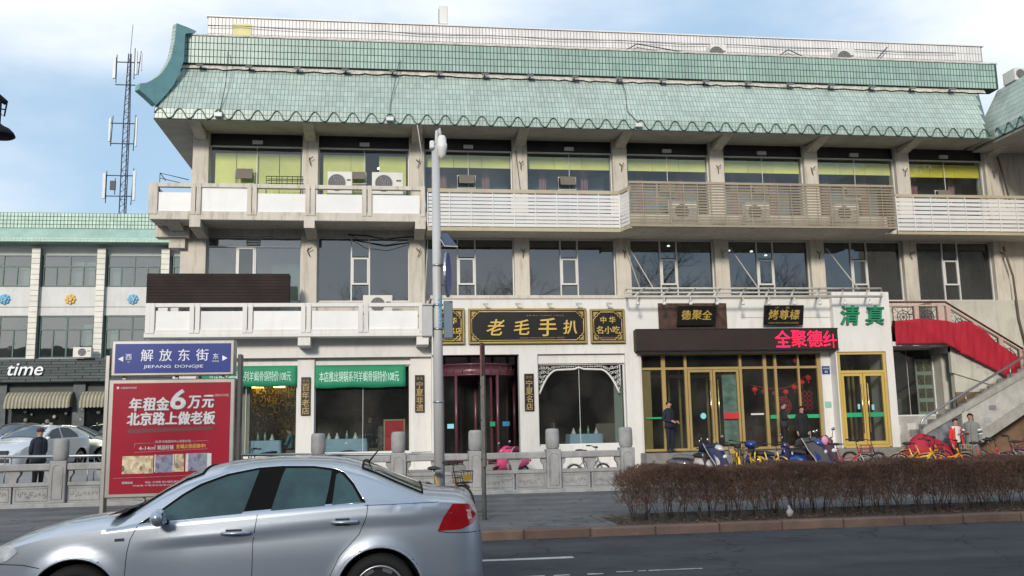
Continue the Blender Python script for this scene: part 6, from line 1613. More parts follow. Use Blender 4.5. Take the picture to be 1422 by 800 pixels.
class Car:
    def __init__(s, L_, W_, top, belt, wheels, rw=.305, cab=(1.3, 3.85), tum=24, crown=.075, crease=None, zb=.19):
        s.L, s.W, s.top, s.beltp, s.wheels, s.rw, s.cab, s.tum, s.crown, s.crease, s.zb = L_, W_, top, belt, wheels, rw, cab, math.tan(R(tum)), crown, crease, zb
    def T(s, x): return float(np.interp(x, [p[0] for p in s.top], [p[1] for p in s.top]))
    def B(s, x): return float(np.interp(x, [p[0] for p in s.beltp], [p[1] for p in s.beltp]))
    def plan(s, x):
        h = s.W / 2; f = max(0, (1.0 - x) / 1.0); r = max(0, (x - (s.L - .95)) / .95)
        h *= 1 - .13 * f ** 2.2 - .10 * r ** 2.2
        e = min(x, s.L - x)
        if e < .28: h -= .26 * (1 - math.sqrt(max(0, 1 - (1 - e / .28) ** 2)))
        return h
    def Ze(s, x):
        t = s.T(x); c = s.crown
        e = min(x, s.L - x)
        return max(s.zb + .05, t - c - (.02 if e > .3 else .02))
    def w(s, x, z):
        h = s.plan(x); b = s.B(x)
        zz = min(z, b)
        k = 1 - .075 * max(0, (.42 - zz) / .25) ** 1.6 - .035 * max(0, (zz - .60) / .35) ** 1.8
        v = h * k
        if s.crease:
            zc = float(np.interp(x, [p[0] for p in s.crease], [p[1] for p in s.crease])); d = zc - zz
            fade = min(1, max(0, (x - s.crease[0][0]) / .4)) * min(1, max(0, (s.crease[-1][0] - x) / .3 + .3))
            if d > 0: v -= .020 * fade * (1 - math.exp(-d / .012)) * math.exp(-d / .25)
            else: v -= .016 * fade * (1 - math.exp(d / .06)) * 0.5
        # flared arches
        for xw in s.wheels:
            q = math.hypot(x - xw, z - s.rw); 
            if q < s.rw + .22: v += .018 * math.exp(-((q - s.rw - .06) / .05) ** 2)
        if z > b: v -= .012 + (z - b) * s.tum
        return v
    def ztop(s, x, y):
        ze, zt = s.Ze(x), s.T(x); we = s.w(x, ze); return ze + (zt - ze) * (1 - min(1, abs(y) / max(we, .01)) ** 2.4)

def build_car(c, name, label, loc, rot, paint, category='car', group=None, dlo=(), dlo_trim=None, seams=(), extras=None, glass_f=None, glass_r=None, gmat=None, quality=1, flip=False):
    t = thing(name, label, category, (0, 0, 0), group)
    L_ = c.L; gmat = gmat or m_carglass
    xs = sorted(set([0, .012, .03, .055, .09, .13] + list(np.arange(.17, L_ - .16, .03 / quality)) + [L_ - q for q in (.13, .09, .055, .03, .012, 0)]))
    NL, NU, NT = 20, 9, 14
    rows = []
    for x in xs:
        ze, b = c.Ze(x), c.B(x); zl = min(b, ze); r = []
        for i in range(NL + 1): z = c.zb + (zl - c.zb) * i / NL; r.append((x, -c.w(x, z), z))
        for i in range(1, NU + 1): z = zl + max(ze - zl, .0008) * i / NU; r.append((x, -c.w(x, z), z))
        we = c.w(x, ze)
        for i in range(1, NT + 1):
            a = i / NT * PI / 2; y = we * math.cos(a) ** .8 if i < NT else 0; r.append((x, -y, c.ztop(x, y)))
        rows.append(r + [(p[0], -p[1], p[2]) for p in r[-2::-1]])
    n, m = len(rows), len(rows[0]); V = np.array(rows).reshape(-1, 3); ra = c.rw + .055
    F = []
    for i in range(n - 1):
        for j in range(m - 1):
            q = [i * m + j, i * m + j + 1, (i + 1) * m + j + 1, (i + 1) * m + j]
            side = j < NL or j >= m - 1 - NL
            if side:
                cc = V[q].mean(0)
                if any(math.hypot(cc[0] - xw, cc[2] - c.rw) < ra for xw in c.wheels): continue
            F.append(q)
    used = np.zeros(len(V), bool); used[np.array(F).ravel()] = True
    for k in range(len(V)):
        if not used[k] or abs(V[k][1]) < .4: continue
        j = k % m
        if not (j <= NL or j >= m - 1 - NL): continue
        for xw in c.wheels:
            d = math.hypot(V[k][0] - xw, V[k][2] - c.rw)
            if ra - .035 < d < ra + .018:
                s_ = ra / d; V[k][0] = xw + (V[k][0] - xw) * s_; V[k][2] = c.rw + (V[k][2] - c.rw) * s_
    mb = MB(); mb.smooth = True; mb.add([tuple(v) for v in V], [tuple(f) for f in F]); mb.smooth = False
    for k in (0, n - 1):
        ids = [tuple(V[k * m + j]) for j in range(m)]; mb.add(ids, [tuple(range(m))] if k else [tuple(range(m - 1, -1, -1))])
    body = mb.build('body', paint, t)
    wh = MB()
    for xw in c.wheels:
        for sg in (-1, 1):
            y = sg * (c.w(xw, .6))
            P = [[(xw + (ra) * math.cos(a), yy, c.rw + ra * math.sin(a)) for yy in (y * .985, y - sg * .3)] for a in np.linspace(-.5, PI + .5, 26)]; wh.sheet(P)
            wh.add([(xw + ra * math.cos(a), y - sg * .3, c.rw + ra * math.sin(a)) for a in np.linspace(-.5, PI + .5, 26)], [tuple(range(26))])
    wh.box(.25, L_ - .25, -c.W / 2 + .18, c.W / 2 - .18, c.zb - .02, c.zb + .12)
    wh.build('underbody', m_seal, t)
    def side_patch(poly, off, mat, nm, sg=-1, par=None, nz=5, dx=.025):
        xs_ = [p[0] for p in poly]; xa, xb = min(xs_), max(xs_); P = []
        n_ = max(3, int((xb - xa) / dx))
        for i in range(n_ + 1):
            x = xa + (xb - xa) * min(max(i / n_, .002), .998); zz = []
            for k in range(len(poly)):
                (x0, z0), (x1, z1) = poly[k], poly[(k + 1) % len(poly)]
                if (x0 - x) * (x1 - x) <= 0 and abs(x1 - x0) > 1e-9: zz.append(z0 + (z1 - z0) * (x - x0) / (x1 - x0))
            a, b = min(zz), max(zz); P.append([(x, sg * (c.w(x, a + (b - a) * k / nz) + off), a + (b - a) * k / nz) for k in range(nz + 1)])
        q = MB(); q.smooth = True; q.sheet(P if sg < 0 else [r[::-1] for r in P]); return q.build(nm, mat, par or t)
    def side_line(pts, r, mat, nm, sg=-1, par=None, off=0.0):
        D = []
        for k in range(len(pts) - 1):
            for q in range(5): D.append((pts[k][0] + (pts[k + 1][0] - pts[k][0]) * q / 5, pts[k][1] + (pts[k + 1][1] - pts[k][1]) * q / 5))
        D.append(pts[-1])
        return MB().tube([(x, sg * (c.w(x, z) + off), z) for x, z in D], r, 5).build(nm, mat, par or t)
    for sg in (-1, 1):
        if dlo_trim:
            side_patch(dlo_trim, .003, m_seal, 'window_surround', sg)
            side_line(dlo_trim + [dlo_trim[0]], .0075, m_chrome, 'chrome_trim', sg, off=.003)
        for poly in dlo: side_patch(poly, .007, gmat, 'side_window', sg)
        for s_ in seams: side_line(s_, .0035, m_seal, 'panel_gap', sg, off=-.0005)
        for xw in c.wheels:
            y = sg * (c.w(xw, .6))
            if quality >= 1: MB().tube([(xw + (ra + .004) * math.cos(a), sg * (c.w(xw + ra * math.cos(a), c.rw + ra * math.sin(a)) - .004), c.rw + (ra + .004) * math.sin(a)) for a in np.linspace(-.35, PI + .35, 28)], .010, 6).build('arch_lip', paint, t)
            yo = y - sg * .035
            w_ = MB(); w_.lathe([(c.rw * .66, yo - sg * .0), (c.rw * .80, yo + sg * .012), (c.rw * .93, yo), (c.rw, yo - sg * .03), (c.rw, yo - sg * .17), (c.rw * .6, yo - sg * .2)][::(1 if sg < 0 else -1)], (xw, 0, c.rw), 36, 'y')
            tyre = w_.build('wheel', m_tyre, t)
            rim = MB(); rr0 = c.rw * .67
            rim.tube([(xw + rr0 * math.cos(a), yo + sg * .006, c.rw + rr0 * math.sin(a)) for a in np.linspace(0, 2 * PI, 33)[:-1]], .012, 6, closed=True)
            for k in range(7):
                a = k * 2 * PI / 7 + .3; ca, sa = math.cos(a), math.sin(a)
                w1, w2 = .028, .045
                p = lambda r_, w_, yy: (xw + r_ * ca - w_ * sa, yy, c.rw + r_ * sa + w_ * ca)
                y0, y1 = yo - sg * .012, yo + sg * .004
                rim.add([p(.03, -w1, y0), p(.03, w1, y0), p(rr0, w2, y1), p(rr0, -w2, y1), p(.03, -w1, y0 - sg * .03), p(.03, w1, y0 - sg * .03), p(rr0, w2, y1 - sg * .03), p(rr0, -w2, y1 - sg * .03)], [(0, 1, 2, 3), (0, 4, 5, 1), (1, 5, 6, 2), (3, 2, 6, 7), (0, 3, 7, 4)])
            rim.lathe([(.045, yo + sg * .004), (.03, yo + sg * .012), (.002, yo + sg * .014)][::(1 if sg < 0 else -1)], (xw, 0, c.rw), 16, 'y')
            rim.build('rim', m_rim, tyre)
            MB().lathe([(rr0 * .95, yo - sg * .07), (.001, yo - sg * .071)], (xw, 0, c.rw), 24, 'y').build('brake_disc', m_plast, tyre)
    for gp, nm in ((glass_f, 'windshield'), (glass_r, 'rear_window')):
        if gp:
            xa, xb, ya, yb = gp; P = []
            for i in range(13):
                x = xa + (xb - xa) * i / 12; yy = ya + (yb - ya) * i / 12
                P.append([(x, y, c.ztop(x, y) + .007) for y in np.linspace(-yy, yy, 13)])
            q = MB(); q.smooth = True; q.sheet(P); q.build(nm, gmat, t)
            P2 = [P[0]] ; MB().tube([(x, y, z + .001) for x, y, z in [r[0] for r in P] + P[-1] + [r[-1] for r in P[::-1]] + P[0][::-1]], .009, 4).build('glass_seal', m_seal, t)
    t['_c'] = 0; del t['_c']
    if extras: extras(t, c, side_patch, side_line)
    t.location = loc; t.rotation_euler = (0, 0, rot)
    return t

sed = Car(4.33, 1.66,
    [(0, .50), (.03, .58), (.08, .64), (.14, .685), (.22, .735), (.33, .785), (.45, .835), (.60, .882), (.78, .925), (1.02, .955), (1.20, .975), (1.30, .995), (1.36, 1.03), (1.43, 1.085), (1.52, 1.145), (1.64, 1.222), (1.79, 1.302), (1.95, 1.355), (2.10, 1.388), (2.3, 1.412), (2.53, 1.424), (2.78, 1.422), (3.0, 1.410), (3.13, 1.395), (3.27, 1.358), (3.42, 1.302), (3.56, 1.238), (3.70, 1.180), (3.80, 1.140), (3.88, 1.118), (3.98, 1.108), (4.10, 1.098), (4.18, 1.086), (4.235, 1.06), (4.27, 1.00), (4.30, .90), (4.32, .78), (4.33, .68)],
    [(0, .70), (.6, .84), (1.2, .885), (1.47, .905), (2.4, .965), (3.3, 1.022), (4.33, 1.02)], (1.0, 3.43), .305,
    crease=[(1.45, .745), (2.39, .815), (3.31, .875), (3.96, .91), (4.25, .92)])
def sed_extra(t, c, patch, line):
    for sg in (-1, 1):
        patch([(4.05, 1.0), (4.20, .995), (4.262, .90), (4.245, .83), (4.12, .785), (3.92, .78), (3.97, .89)], .006, m_redl_, 'tail_lamp', sg)
        patch([(4.17, .95), (4.21, .94), (4.225, .87), (4.18, .86)], .009, M('lamp_clear_pane', (.55, .35, .38), rough=.1, coat=1, var=.1), 'tail_lamp_insert', sg)
        patch([(.13, .665), (.30, .765), (.52, .79), (.56, .73), (.48, .665), (.28, .605), (.15, .60)], .006, m_clear, 'headlamp', sg)
        for x0, x1, z in ((2.14, 2.37, .823), (3.03, 3.25, .882)):
            MB().tube([(x, sg * (c.w(x, z) + .012 + .022 * math.sin((x - x0) / (x1 - x0) * PI)), z) for x in np.linspace(x0, x1, 9)], .015, 8).build('door_handle', m_paint_sil, t)
            patch([(x0 + .03, z - .03), (x1 - .07, z - .03), (x1 - .07, z + .03), (x0 + .03, z + .03)], .001, m_plast, 'handle_recess', sg)
        mr = MB(); mr.ball((1.66, sg * .93, .975), .1, 14, 9, (.62, 1.0, .72)); mr.build('wing_mirror', m_paint_sil, t); MB().tube([(1.70, sg * .80, .93), (1.67, sg * .90, .95)], .022, 6).build('mirror_stalk', m_plast, t)
        MB().cbox((1.705, sg * .93, .975), (.01, .13, .09)).build('mirror_glass', m_chrome, t)
        patch([(1.30, .788), (1.375, .79), (1.375, .812), (1.30, .81)], .004, m_chrome, 'side_repeater', sg)
        patch([(1.33, .795), (1.345, .795), (1.345, .805), (1.33, .805)], .006, m_plast, 'repeater_mark', sg)
        line([(.10, .62), (.42, .64), (.60, .63), (.74, .60)], .0035, m_seal, 'bumper_gap', sg); line([(3.93, .775), (4.02, .76), (4.3, .75)], .0035, m_seal, 'bumper_gap', sg)
        line([(3.93, 1.02), (3.30, 1.01)], .0022, m_seal, 'quarter_gap', sg)
        for xw in c.wheels: pass
    MB().tube([(3.32, 0, 1.345), (3.44, 0, 1.49), (3.46, 0, 1.50)], [.010, .005, .004], 6).build('roof_antenna', m_plast, t)
    MB().lathe([(.035, 1.335), (.03, 1.36), (.012, 1.375)], (3.30, 0, 0), 10).build('antenna_base', m_plast, t)
    MB().prism([(1.18, .978), (1.32, 1.0), (1.36, 1.03), (1.33, 1.035), (1.2, .99)], 'y', -.6, .6).build('wiper_cowl', m_plast, t)
    for y in (-.35, .15): MB().tube([(1.25, y, 1.005), (1.40, y + .45, 1.06)], .008, 5).build('wiper', m_plast, t)
    MB().box(4.325, 4.335, -.25, .25, .62, .72).build('number_plate', M('plate_blue_', (.02, .06, .35), rough=.4), t)
top_l = [(1.47, .915), (1.65, 1.035), (1.79, 1.140), (1.93, 1.222), (2.15, 1.298), (2.41, 1.343), (2.60, 1.352), (2.87, 1.345), (3.05, 1.318), (3.13, 1.285), (3.215, 1.190), (3.31, 1.035)]
sd = build_car(sed, 'silver_sedan', 'silver sedan passing in the near lane, its nose cut by the picture edge', (-3.5, 8.83, 0), 0, m_paint_sil,
    dlo=[[(1.52, .925), (1.68, 1.035), (1.82, 1.135), (1.95, 1.207), (2.16, 1.280), (2.41, 1.325), (2.30, .97)],
         [(2.62, 1.332), (2.87, 1.327), (3.02, 1.302), (2.975, 1.012), (2.525, .985)],
         [(3.06, 1.295), (3.115, 1.265), (3.20, 1.17), (3.275, 1.035), (3.03, 1.018)]],
    dlo_trim=top_l + [(2.4, .97)], seams=[[(1.47, .905), (1.42, .80), (1.40, .70), (1.39, .52), (1.40, .25)], [(2.42, .965), (2.39, .75), (2.39, .25)], [(3.33, 1.02), (3.32, .92), (3.26, .78), (3.10, .61), (3.02, .45), (2.97, .25)]],
    extras=sed_extra, glass_f=(1.40, 1.92, .62, .50), glass_r=(3.28, 3.80, .50, .60))

def generic(name, label, loc, rot, col, roof=1.42, L_=4.2, W_=1.66, suv=False, group='cars parked in the forecourt'):
    k = roof / 1.42
    if suv: top = [(0, .6), (.06, .8), (.14, .92), (.4, 1.0), (.8, 1.05), (1.05, 1.08), (1.2, 1.15), (1.7, 1.5), (2.0, 1.60), (3.2, 1.62), (3.8, 1.56), (4.0, 1.4), (4.15, 1.1), (4.2, .8)]; belt = [(0, .85), (1.2, 1.0), (4.2, 1.08)]
    else: top = [(0, .5), (.06, .62), (.14, .69), (.4, .81), (.8, .92), (1.1, .97), (1.25, 1.02), (1.6, 1.22), (1.95, 1.37), (2.4, 1.42), (2.9, 1.41), (3.3, 1.34), (3.7, 1.16), (3.9, 1.08), (4.1, 1.04), (4.17, .9), (4.2, .7)]; belt = [(0, .7), (1.3, .92), (4.2, 1.0)]
    c = Car(L_, W_, top, belt, (.85, 3.4), .30 if not suv else .34)
    p = M(name + '_paint_' + str(abs(hash(col)) % 997), col, rough=.3, metal=.3, var=.02, coat=.7)
    def ex(t, c, patch, line):
        zt = c.T(.14)
        for sg in (-1, 1):
            patch([(.10, zt - .12), (.35, zt + .0), (.55, zt + .04), (.5, zt - .06), (.2, zt - .14)], .008, m_clear, 'headlamp', sg)
            MB().ball((1.35, sg * (W_ / 2 + .07), c.B(1.3) + .06), .09, 8, 6, (.6, 1, .7)).build('wing_mirror', p, t)
        MB().box(-.012, .06, -.5, .5, zt - .16, zt - .05).build('grille', m_plast, t); MB().box(-.02, .05, -.55, .55, .28, .40).build('lower_grille', m_plast, t)
        MB().box(-.028, -.01, -.22, .22, .44, .54).build('number_plate', M('plate_blue_', (.02, .06, .35), rough=.4), t)
    if suv: dl = [[(1.35, 1.06), (1.75, 1.42), (2.35, 1.47), (2.35, 1.08)], [(2.42, 1.09), (2.42, 1.47), (3.2, 1.46), (3.25, 1.11)]]; gf = (1.12, 1.72, .62, .50)
    else: dl = [[(1.45, .96), (1.65, 1.08), (1.98, 1.25), (2.35, 1.32), (2.30, .985)], [(2.40, .99), (2.42, 1.33), (2.9, 1.31), (3.25, 1.12), (3.3, 1.01)]]; gf = (1.27, 1.92, .60, .50)
    return build_car(c, name, label, loc, rot, p, group=group, dlo=dl, extras=ex, glass_f=gf, quality=.5, gmat=M('parked_glass', (.05, .08, .11), rough=.08, spec=.8))
generic('parked_sedan', 'white sedan parked facing the street behind the stone balustrade', (-11.75, 29.6, .585), R(77), (.55, .60, .66))
generic('parked_suv', 'dark blue sport utility car parked behind the round headed post', (-10.9, 37.4, .60), R(84), (.03, .035, .07), suv=True)
generic('parked_hatchback', 'small grey green car parked side on between the white sedan and the dark blue one', (-9.0, 35.0, .60), R(178), (.30, .32, .28))
generic('parked_van', 'dark van parked far back at the left picture edge', (-15.2, 39.2, .61), R(95), (.035, .04, .05), suv=True)
generic('parked_blue_car', 'pale blue car nose at the left picture edge beside the white sedan', (-14.0, 29.8, .585), R(84), (.30, .38, .48))

# ------------------------------------------------------------------ bicycles and scooters
def gz(y): return float(np.interp(y, [22.3, 23, 24.5, 26.5, 28], [.082, .12, .27, .45, .58])) if y > 16.3 else .132
def bicycle(label, x, y, rz, col, basket=None, seat=True, r=.30, lean=0.05, steer=0.0, fork=None, group='bicycles parked behind the hedge', child=False, fender=None):
    t = thing('bicycle', label, 'bicycle', (0, 0, 0), group)
    fm = M('bike_%s' % ('%.2f%.2f%.2f' % col).replace('.', ''), col, rough=.4, var=.05, coat=.3)
    wb = .95 if not child else .8
    fk = fork or fm
    xr, xf = -wb / 2, wb / 2
    for xw, nm in ((xr, 'rear_wheel'), (xf, 'front_wheel')):
        w = MB(); w.tube([(xw + (r - .018) * math.cos(a), 0, r + (r - .018) * math.sin(a)) for a in np.linspace(0, 2 * PI, 29)[:-1]], .020, 6, closed=True); o = w.build(nm, m_tyre, t)
        w = MB(); w.tube([(xw + (r - .042) * math.cos(a), 0, r + (r - .042) * math.sin(a)) for a in np.linspace(0, 2 * PI, 25)[:-1]], .009, 4, closed=True); w.build('rim', m_steel, o)
        w = MB()
        for k in range(14): a = k * PI / 7; w.tube([(xw, .02 * (-1) ** k, r), (xw + (r - .04) * math.cos(a), 0, r + (r - .04) * math.sin(a))], .0022, 3)
        w.cyl((xw, -.04, r), (xw, .04, r), .022, n=8); sp = w.build('spokes', m_steel, o); sp['kind'] = 'stuff'
    bb = (-.05, 0, r * .95); sc = (-.20, 0, r + .42); hd = (xf - .17, 0, r + .44); hdl = (xf - .13, 0, r + .30)
    f = MB(); f.tube([bb, (-.13, 0, r + .22), sc], .019, 6).tube([bb, (xf - .30, 0, r + .08), hdl], .024, 6).tube([(-.12, 0, r + .17), (xf - .26, 0, r + .22), hdl], .017, 6).tube([hd, hdl], .022, 6)
    for s in (-.05, .05): f.tube([bb, (xr, s, r)], .011, 5).tube([(-.15, 0, r + .27), (xr, s, r)], .010, 5)
    f.build('frame', fm, t)
    k = MB()
    for s in (-.045, .045): k.tube([hdl, (xf - .06, s, r + .2), (xf, s, r)], .012, 5)
    k.build('fork', fk, t)
    for xw, a0, a1, nm in ((xr, .55, 2.7, 'rear_mudguard'), (xf, .9, 2.6, 'front_mudguard')):
        P = [[(xw + (r + .02) * math.cos(a), s, r + (r + .02) * math.sin(a)) for s in (-.028, 0, .028)] for a in np.linspace(a0, a1, 10)]; m_ = MB(); m_.sheet(P); o = m_.build(nm, fender or fm, t); q = o.modifiers.new('s', 'SOLIDIFY'); q.thickness = .004
    h = MB(); h.tube([hd, (xf - .20, 0, r + .60)], .012, 5)
    cs, sn = math.cos(steer), math.sin(steer)
    hp = lambda dx, dy: (xf - .20 + dx * cs - dy * sn, dx * sn + dy * cs, 0)
    pts = []
    for dx, dy, z in ((-.16, -.28, r + .66), (-.03, -.22, r + .66), (.02, -.08, r + .62), (.02, .08, r + .62), (-.03, .22, r + .66), (-.16, .28, r + .66)):
        p = hp(dx, dy); pts.append((p[0], p[1], z))
    h.tube(pts, .012, 5); h.build('handlebar', m_plast, t)
    for s in (0, -1): 
        a, b = pts[0 if s == 0 else -1], pts[1 if s == 0 else -2]; MB().cyl(a, tuple(a[i] + (b[i] - a[i]) * .75 for i in range(3)), .02, n=7).build('grip', m_plast, t)
    if seat:
        MB().tube([sc, (-.23, 0, r + .53)], .012, 5).build('seat_post', m_steel, t)
        q = MB(); q.ball((-.25, 0, r + .56), .12, 10, 6, (1.05, .75, .32)); q.ball((-.13, 0, r + .56), .06, 8, 5, (1.6, .6, .35)); q.build('saddle', m_plast, t)
    if basket:
        b = MB(); bx0 = xf - .08
        for z, e in ((r + .33, .11), (r + .42, .125), (r + .52, .14)): b.tube([(bx0, -e, z), (bx0 + .24, -e, z), (bx0 + .24, e, z), (bx0, e, z)], .007, 4, closed=True)
        for q in range(5):
            for sx, sy in ((0, 1),):
                xx = bx0 + .06 * q; b.tube([(xx, -.11, r + .33), (xx, -.14, r + .52)], .005, 3).tube([(xx, .11, r + .33), (xx, .14, r + .52)], .005, 3)
                yy = -.12 + .06 * q; b.tube([(bx0 + .24, yy * .9, r + .33), (bx0 + .24, yy * 1.1, r + .52)], .005, 3).tube([(bx0, yy * .9, r + .33), (bx0, yy * 1.1, r + .52)], .005, 3)
                b.tube([(bx0, yy, r + .33), (bx0 + .24, yy, r + .33)], .005, 3)
        bo = b.build('basket', basket, t); bo['kind'] = 'stuff'
        MB().box(bx0 + .235, bx0 + .25, -.1, .1, r + .37, r + .47).build('basket_plate', fm, t)
    c_ = MB(); c_.lathe([(.07, -.055), (.07, -.045)], (bb[0], 0, bb[2]), 14, 'y'); c_.tube([(bb[0], -.06, bb[2]), (bb[0] + .1, -.07, bb[2] - .11)], .01, 4).tube([(bb[0], .06, bb[2]), (bb[0] - .1, .07, bb[2] + .11)], .01, 4).box(bb[0] + .06, bb[0] + .14, -.14, -.07, bb[2] - .12, bb[2] - .10).box(bb[0] - .14, bb[0] - .06, .07, .14, bb[2] + .10, bb[2] + .12)
    o = c_.build('crankset', m_plast, t); o['kind'] = 'stuff'
    MB().box(xr + .0, bb[0], -.062, -.04, r - .05, r + .05).build('chain_guard', m_plast if not child else fm, t)
    MB().tube([(xr + .04, .06, r), (xr + .12, .14, .0)], .009, 4).build('kickstand', m_steel, t)
    t.location = (x, y, gz(y)); t.rotation_euler = (lean, 0, rz)
    return t
YEL = (.72, .42, .02); m_wire = M('basket_wire', (.20, .20, .20), rough=.5); m_redwire = M('basket_red', (.40, .08, .07), rough=.6)
bicycle('yellow bicycle seen broadside with its black saddle over the hedge', 13.98, 23.1, R(-28), YEL, steer=.3, basket=m_plast)
bicycle('yellow bicycle standing just behind the broadside yellow one', 14.55, 23.75, R(-12), (.65, .36, .03), seat=False)
bicycle('orange bicycle with a pale wire basket beside the red covered vehicle', 14.62, 22.9, R(-22), (.75, .26, .02), basket=M('basket_pale', (.40, .38, .28), rough=.5), steer=.2, seat=False)
bicycle('red and white bicycle in front of the woman in the grey coat', 15.72, 22.85, R(-14), (.50, .03, .05), fork=m_alu, steer=-.2, fender=M('pink_fender', (.45, .16, .2), rough=.4))
bicycle('bicycle with red basket left of the rightmost wire basket bicycle', 16.6, 23.5, R(-35), (.25, .03, .05), basket=m_redwire, fork=m_alu)
bicycle('dark bicycle with grey wire basket at the right picture edge', 17.0, 22.9, R(-30), (.06, .05, .12), basket=M('basket_grey', (.33, .33, .36), rough=.5))
bicycle('purple red bicycle cut by the right picture edge', 17.6, 23.2, R(-60), (.22, .02, .08), basket=m_redwire)
bicycle('red bicycle with white fork and a red basket before the yellow doors', 12.05, 23.3, R(-15), (.42, .05, .07), basket=m_redwire, fork=m_alu, steer=.2)
bicycle('thin dark bicycle with upright bars before the left leaf of the yellow door', 12.75, 23.6, R(-70), (.05, .05, .05), basket=None, seat=False)
bicycle('yellow shared bicycle seen from behind, left one before the gold doors', 8.98, 23.3, R(75), YEL, basket=m_wire)
bicycle('yellow shared bicycle seen from behind, right one before the gold doors', 9.45, 23.3, R(82), YEL, basket=m_wire)
bicycle('dark framed bicycle between the two yellow ones before the gold doors', 9.22, 23.7, R(60), (.10, .08, .03), basket=None)
bicycle('yellow bicycle with a dark basket turned towards the road beside the blue topped scooter', 9.88, 23.1, R(-75), (.70, .50, .08), seat=False)
b2 = bicycle('yellow shared bicycle leaning beside the weathered post, half behind the silver car', 0.98, 16.4, R(-52), (.45, .25, .02), basket=m_plast, steer=.9, fender=m_plast, group=None)
bicycle('small grey bicycle lying low behind the balustrade under the arch window', 5.2, 23.9, R(8), (.25, .25, .27), basket=None, r=.22, child=True, group=None)
bicycle('bicycle glimpsed under the dining window behind the silver car roof', -3.2, 24.6, R(175), (.05, .05, .06), r=.27, group=None)

def scooter(label, x, y, rz, col, cover=None, box=None, seatc=None, helmet=None, s=.92, group='electric scooters parked before the duck restaurant'):
    t = thing('electric_scooter', label, 'scooter', (0, 0, 0), group)
    pm = M('scooter_%s' % ('%.2f%.2f%.2f' % col).replace('.', ''), col, rough=.25, var=.04, coat=.8)
    sm = seatc or m_plast
    for xw, nm in ((-.55, 'rear_wheel'), (.58, 'front_wheel')):
        w = MB(); w.lathe([(.11, -.04), (.18, -.05), (.21, -.03), (.21, .03), (.18, .05), (.11, .04)], (xw, 0, .21), 22, 'y'); o = w.build(nm, m_tyre, t); MB().lathe([(.11, -.045), (.02, -.05), (.02, .05), (.11, .045)], (xw, 0, .21), 14, 'y').build('hub', m_rim, o)
    def hull(rows, mat, nm):
        """rows: (x, z0, z1, halfwidth)"""
        P = []
        for xx, za, zb_, hw in rows:
            P.append([(xx, hw * math.sin(a) , (za + zb_) / 2 - (zb_ - za) / 2 * math.cos(a)) for a in np.linspace(0, 2 * PI, 15)])
        q = MB(); q.smooth = True; q.sheet(P); q.smooth = False
        for e in (0, -1): q.add(P[e][:-1], [tuple(range(14))])
        return q.build(nm, mat, t)
    hull([(-.82, .50, .60, .05), (-.72, .40, .66, .13), (-.5, .34, .68, .16), (-.25, .28, .66, .16), (-.05, .24, .60, .14), (.0, .24, .40, .13)], pm, 'rear_body')
    hull([(-.02, .20, .30, .14), (.2, .18, .27, .15), (.36, .20, .32, .15)], m_plast, 'floorboard')
    # leg shield and front cowl, leaning back
    P = []
    for z, xc, hw in ((.24, .36, .14), (.4, .38, .18), (.58, .36, .20), (.76, .31, .19), (.90, .27, .15)): P.append([(xc + .10 - .14 * (abs(a) ** 2), a * hw, z) for a in np.linspace(-1, 1, 9)])
    q = MB(); q.smooth = True; q.sheet(P); o = q.build('leg_shield', pm, t); o.modifiers.new('s', 'SOLIDIFY').thickness = .05
    hull([(.34, .36, .52, .05), (.50, .42, .50, .09), (.66, .40, .46, .08), (.80, .34, .40, .04)], pm, 'front_mudguard')
    hull([(-.66, .66, .74, .10), (-.5, .66, .80, .14), (-.2, .64, .79, .14), (.0, .62, .72, .10)], sm, 'seat')
    hull([(.18, .88, .96, .08), (.28, .88, 1.04, .13), (.38, .84, 1.0, .11), (.44, .86, .93, .05)], pm, 'handlebar_cowl')
    MB().tube([(.12, -.33, 1.0), (.24, -.2, 1.0), (.28, 0, .98), (.24, .2, 1.0), (.12, .33, 1.0)], .016, 6).build('handlebar', m_plast, t)
    for sy in (-1, 1):
        MB().tube([(.22, sy * .24, 1.0), (.22, sy * .30, 1.18)], .007, 4).build('mirror_stem', m_plast, t); MB().ball((.22, sy * .31, 1.21), .055, 9, 6, (.35, 1.2, .8)).build('mirror', m_chrome, t)
    MB().ball((.50, 0, .70), .07, 10, 6, (.5, 1.3, .8)).build('headlamp', m_clear, t)
    for sy in (-.045, .045): MB().tube([(.40, sy, .55), (.58, sy, .21)], .018, 5).build('fork_leg', m_steel, t)
    MB().box(-.86, -.83, -.06, .06, .52, .60).build('tail_lamp', m_redl_, t)
    if cover:
        # padded wind apron hung over the handlebars and shield
        P = []
        for k, (z, xo, hw) in enumerate(((.24, .58, .20), (.40, .60, .23), (.60, .55, .26), (.80, .46, .29), (.96, .36, .32), (1.06, .26, .32), (1.03, .14, .30), (.88, .08, .27))):
            hw *= .86; P.append([(xo - .30 * abs(a) ** 1.5 + .03 * math.sin(a * 7 + k * 1.7), a * hw, z + .03 * math.sin(a * 5 + k * 1.3)) for a in np.linspace(-1, 1, 13)])
        q = MB(); q.smooth = True; q.sheet(P); o = q.build('wind_apron', cover, t); o.modifiers.new('s', 'SOLIDIFY').thickness = .03
        MB().tube([P[0][0]] + [r[0] for r in P[1:6]] , .014, 4).tube([r[-1] for r in P[:6]], .014, 4).build('apron_piping', M('piping_grey', (.45, .45, .46), rough=.6), t)['kind'] = 'stuff'
    if box:
        q = MB(); q.ball((-.66, 0, .98), .17, 14, 8, (1.15, .95, .72)); q.build('tail_box', box, t); MB().box(-.75, -.55, -.08, .08, .74, .86).build('box_bracket', m_plast, t)
    t.location = (x, y, gz(y)); t.rotation_euler = (R(6), 0, rz); t.scale = (s, s, s)
    return t
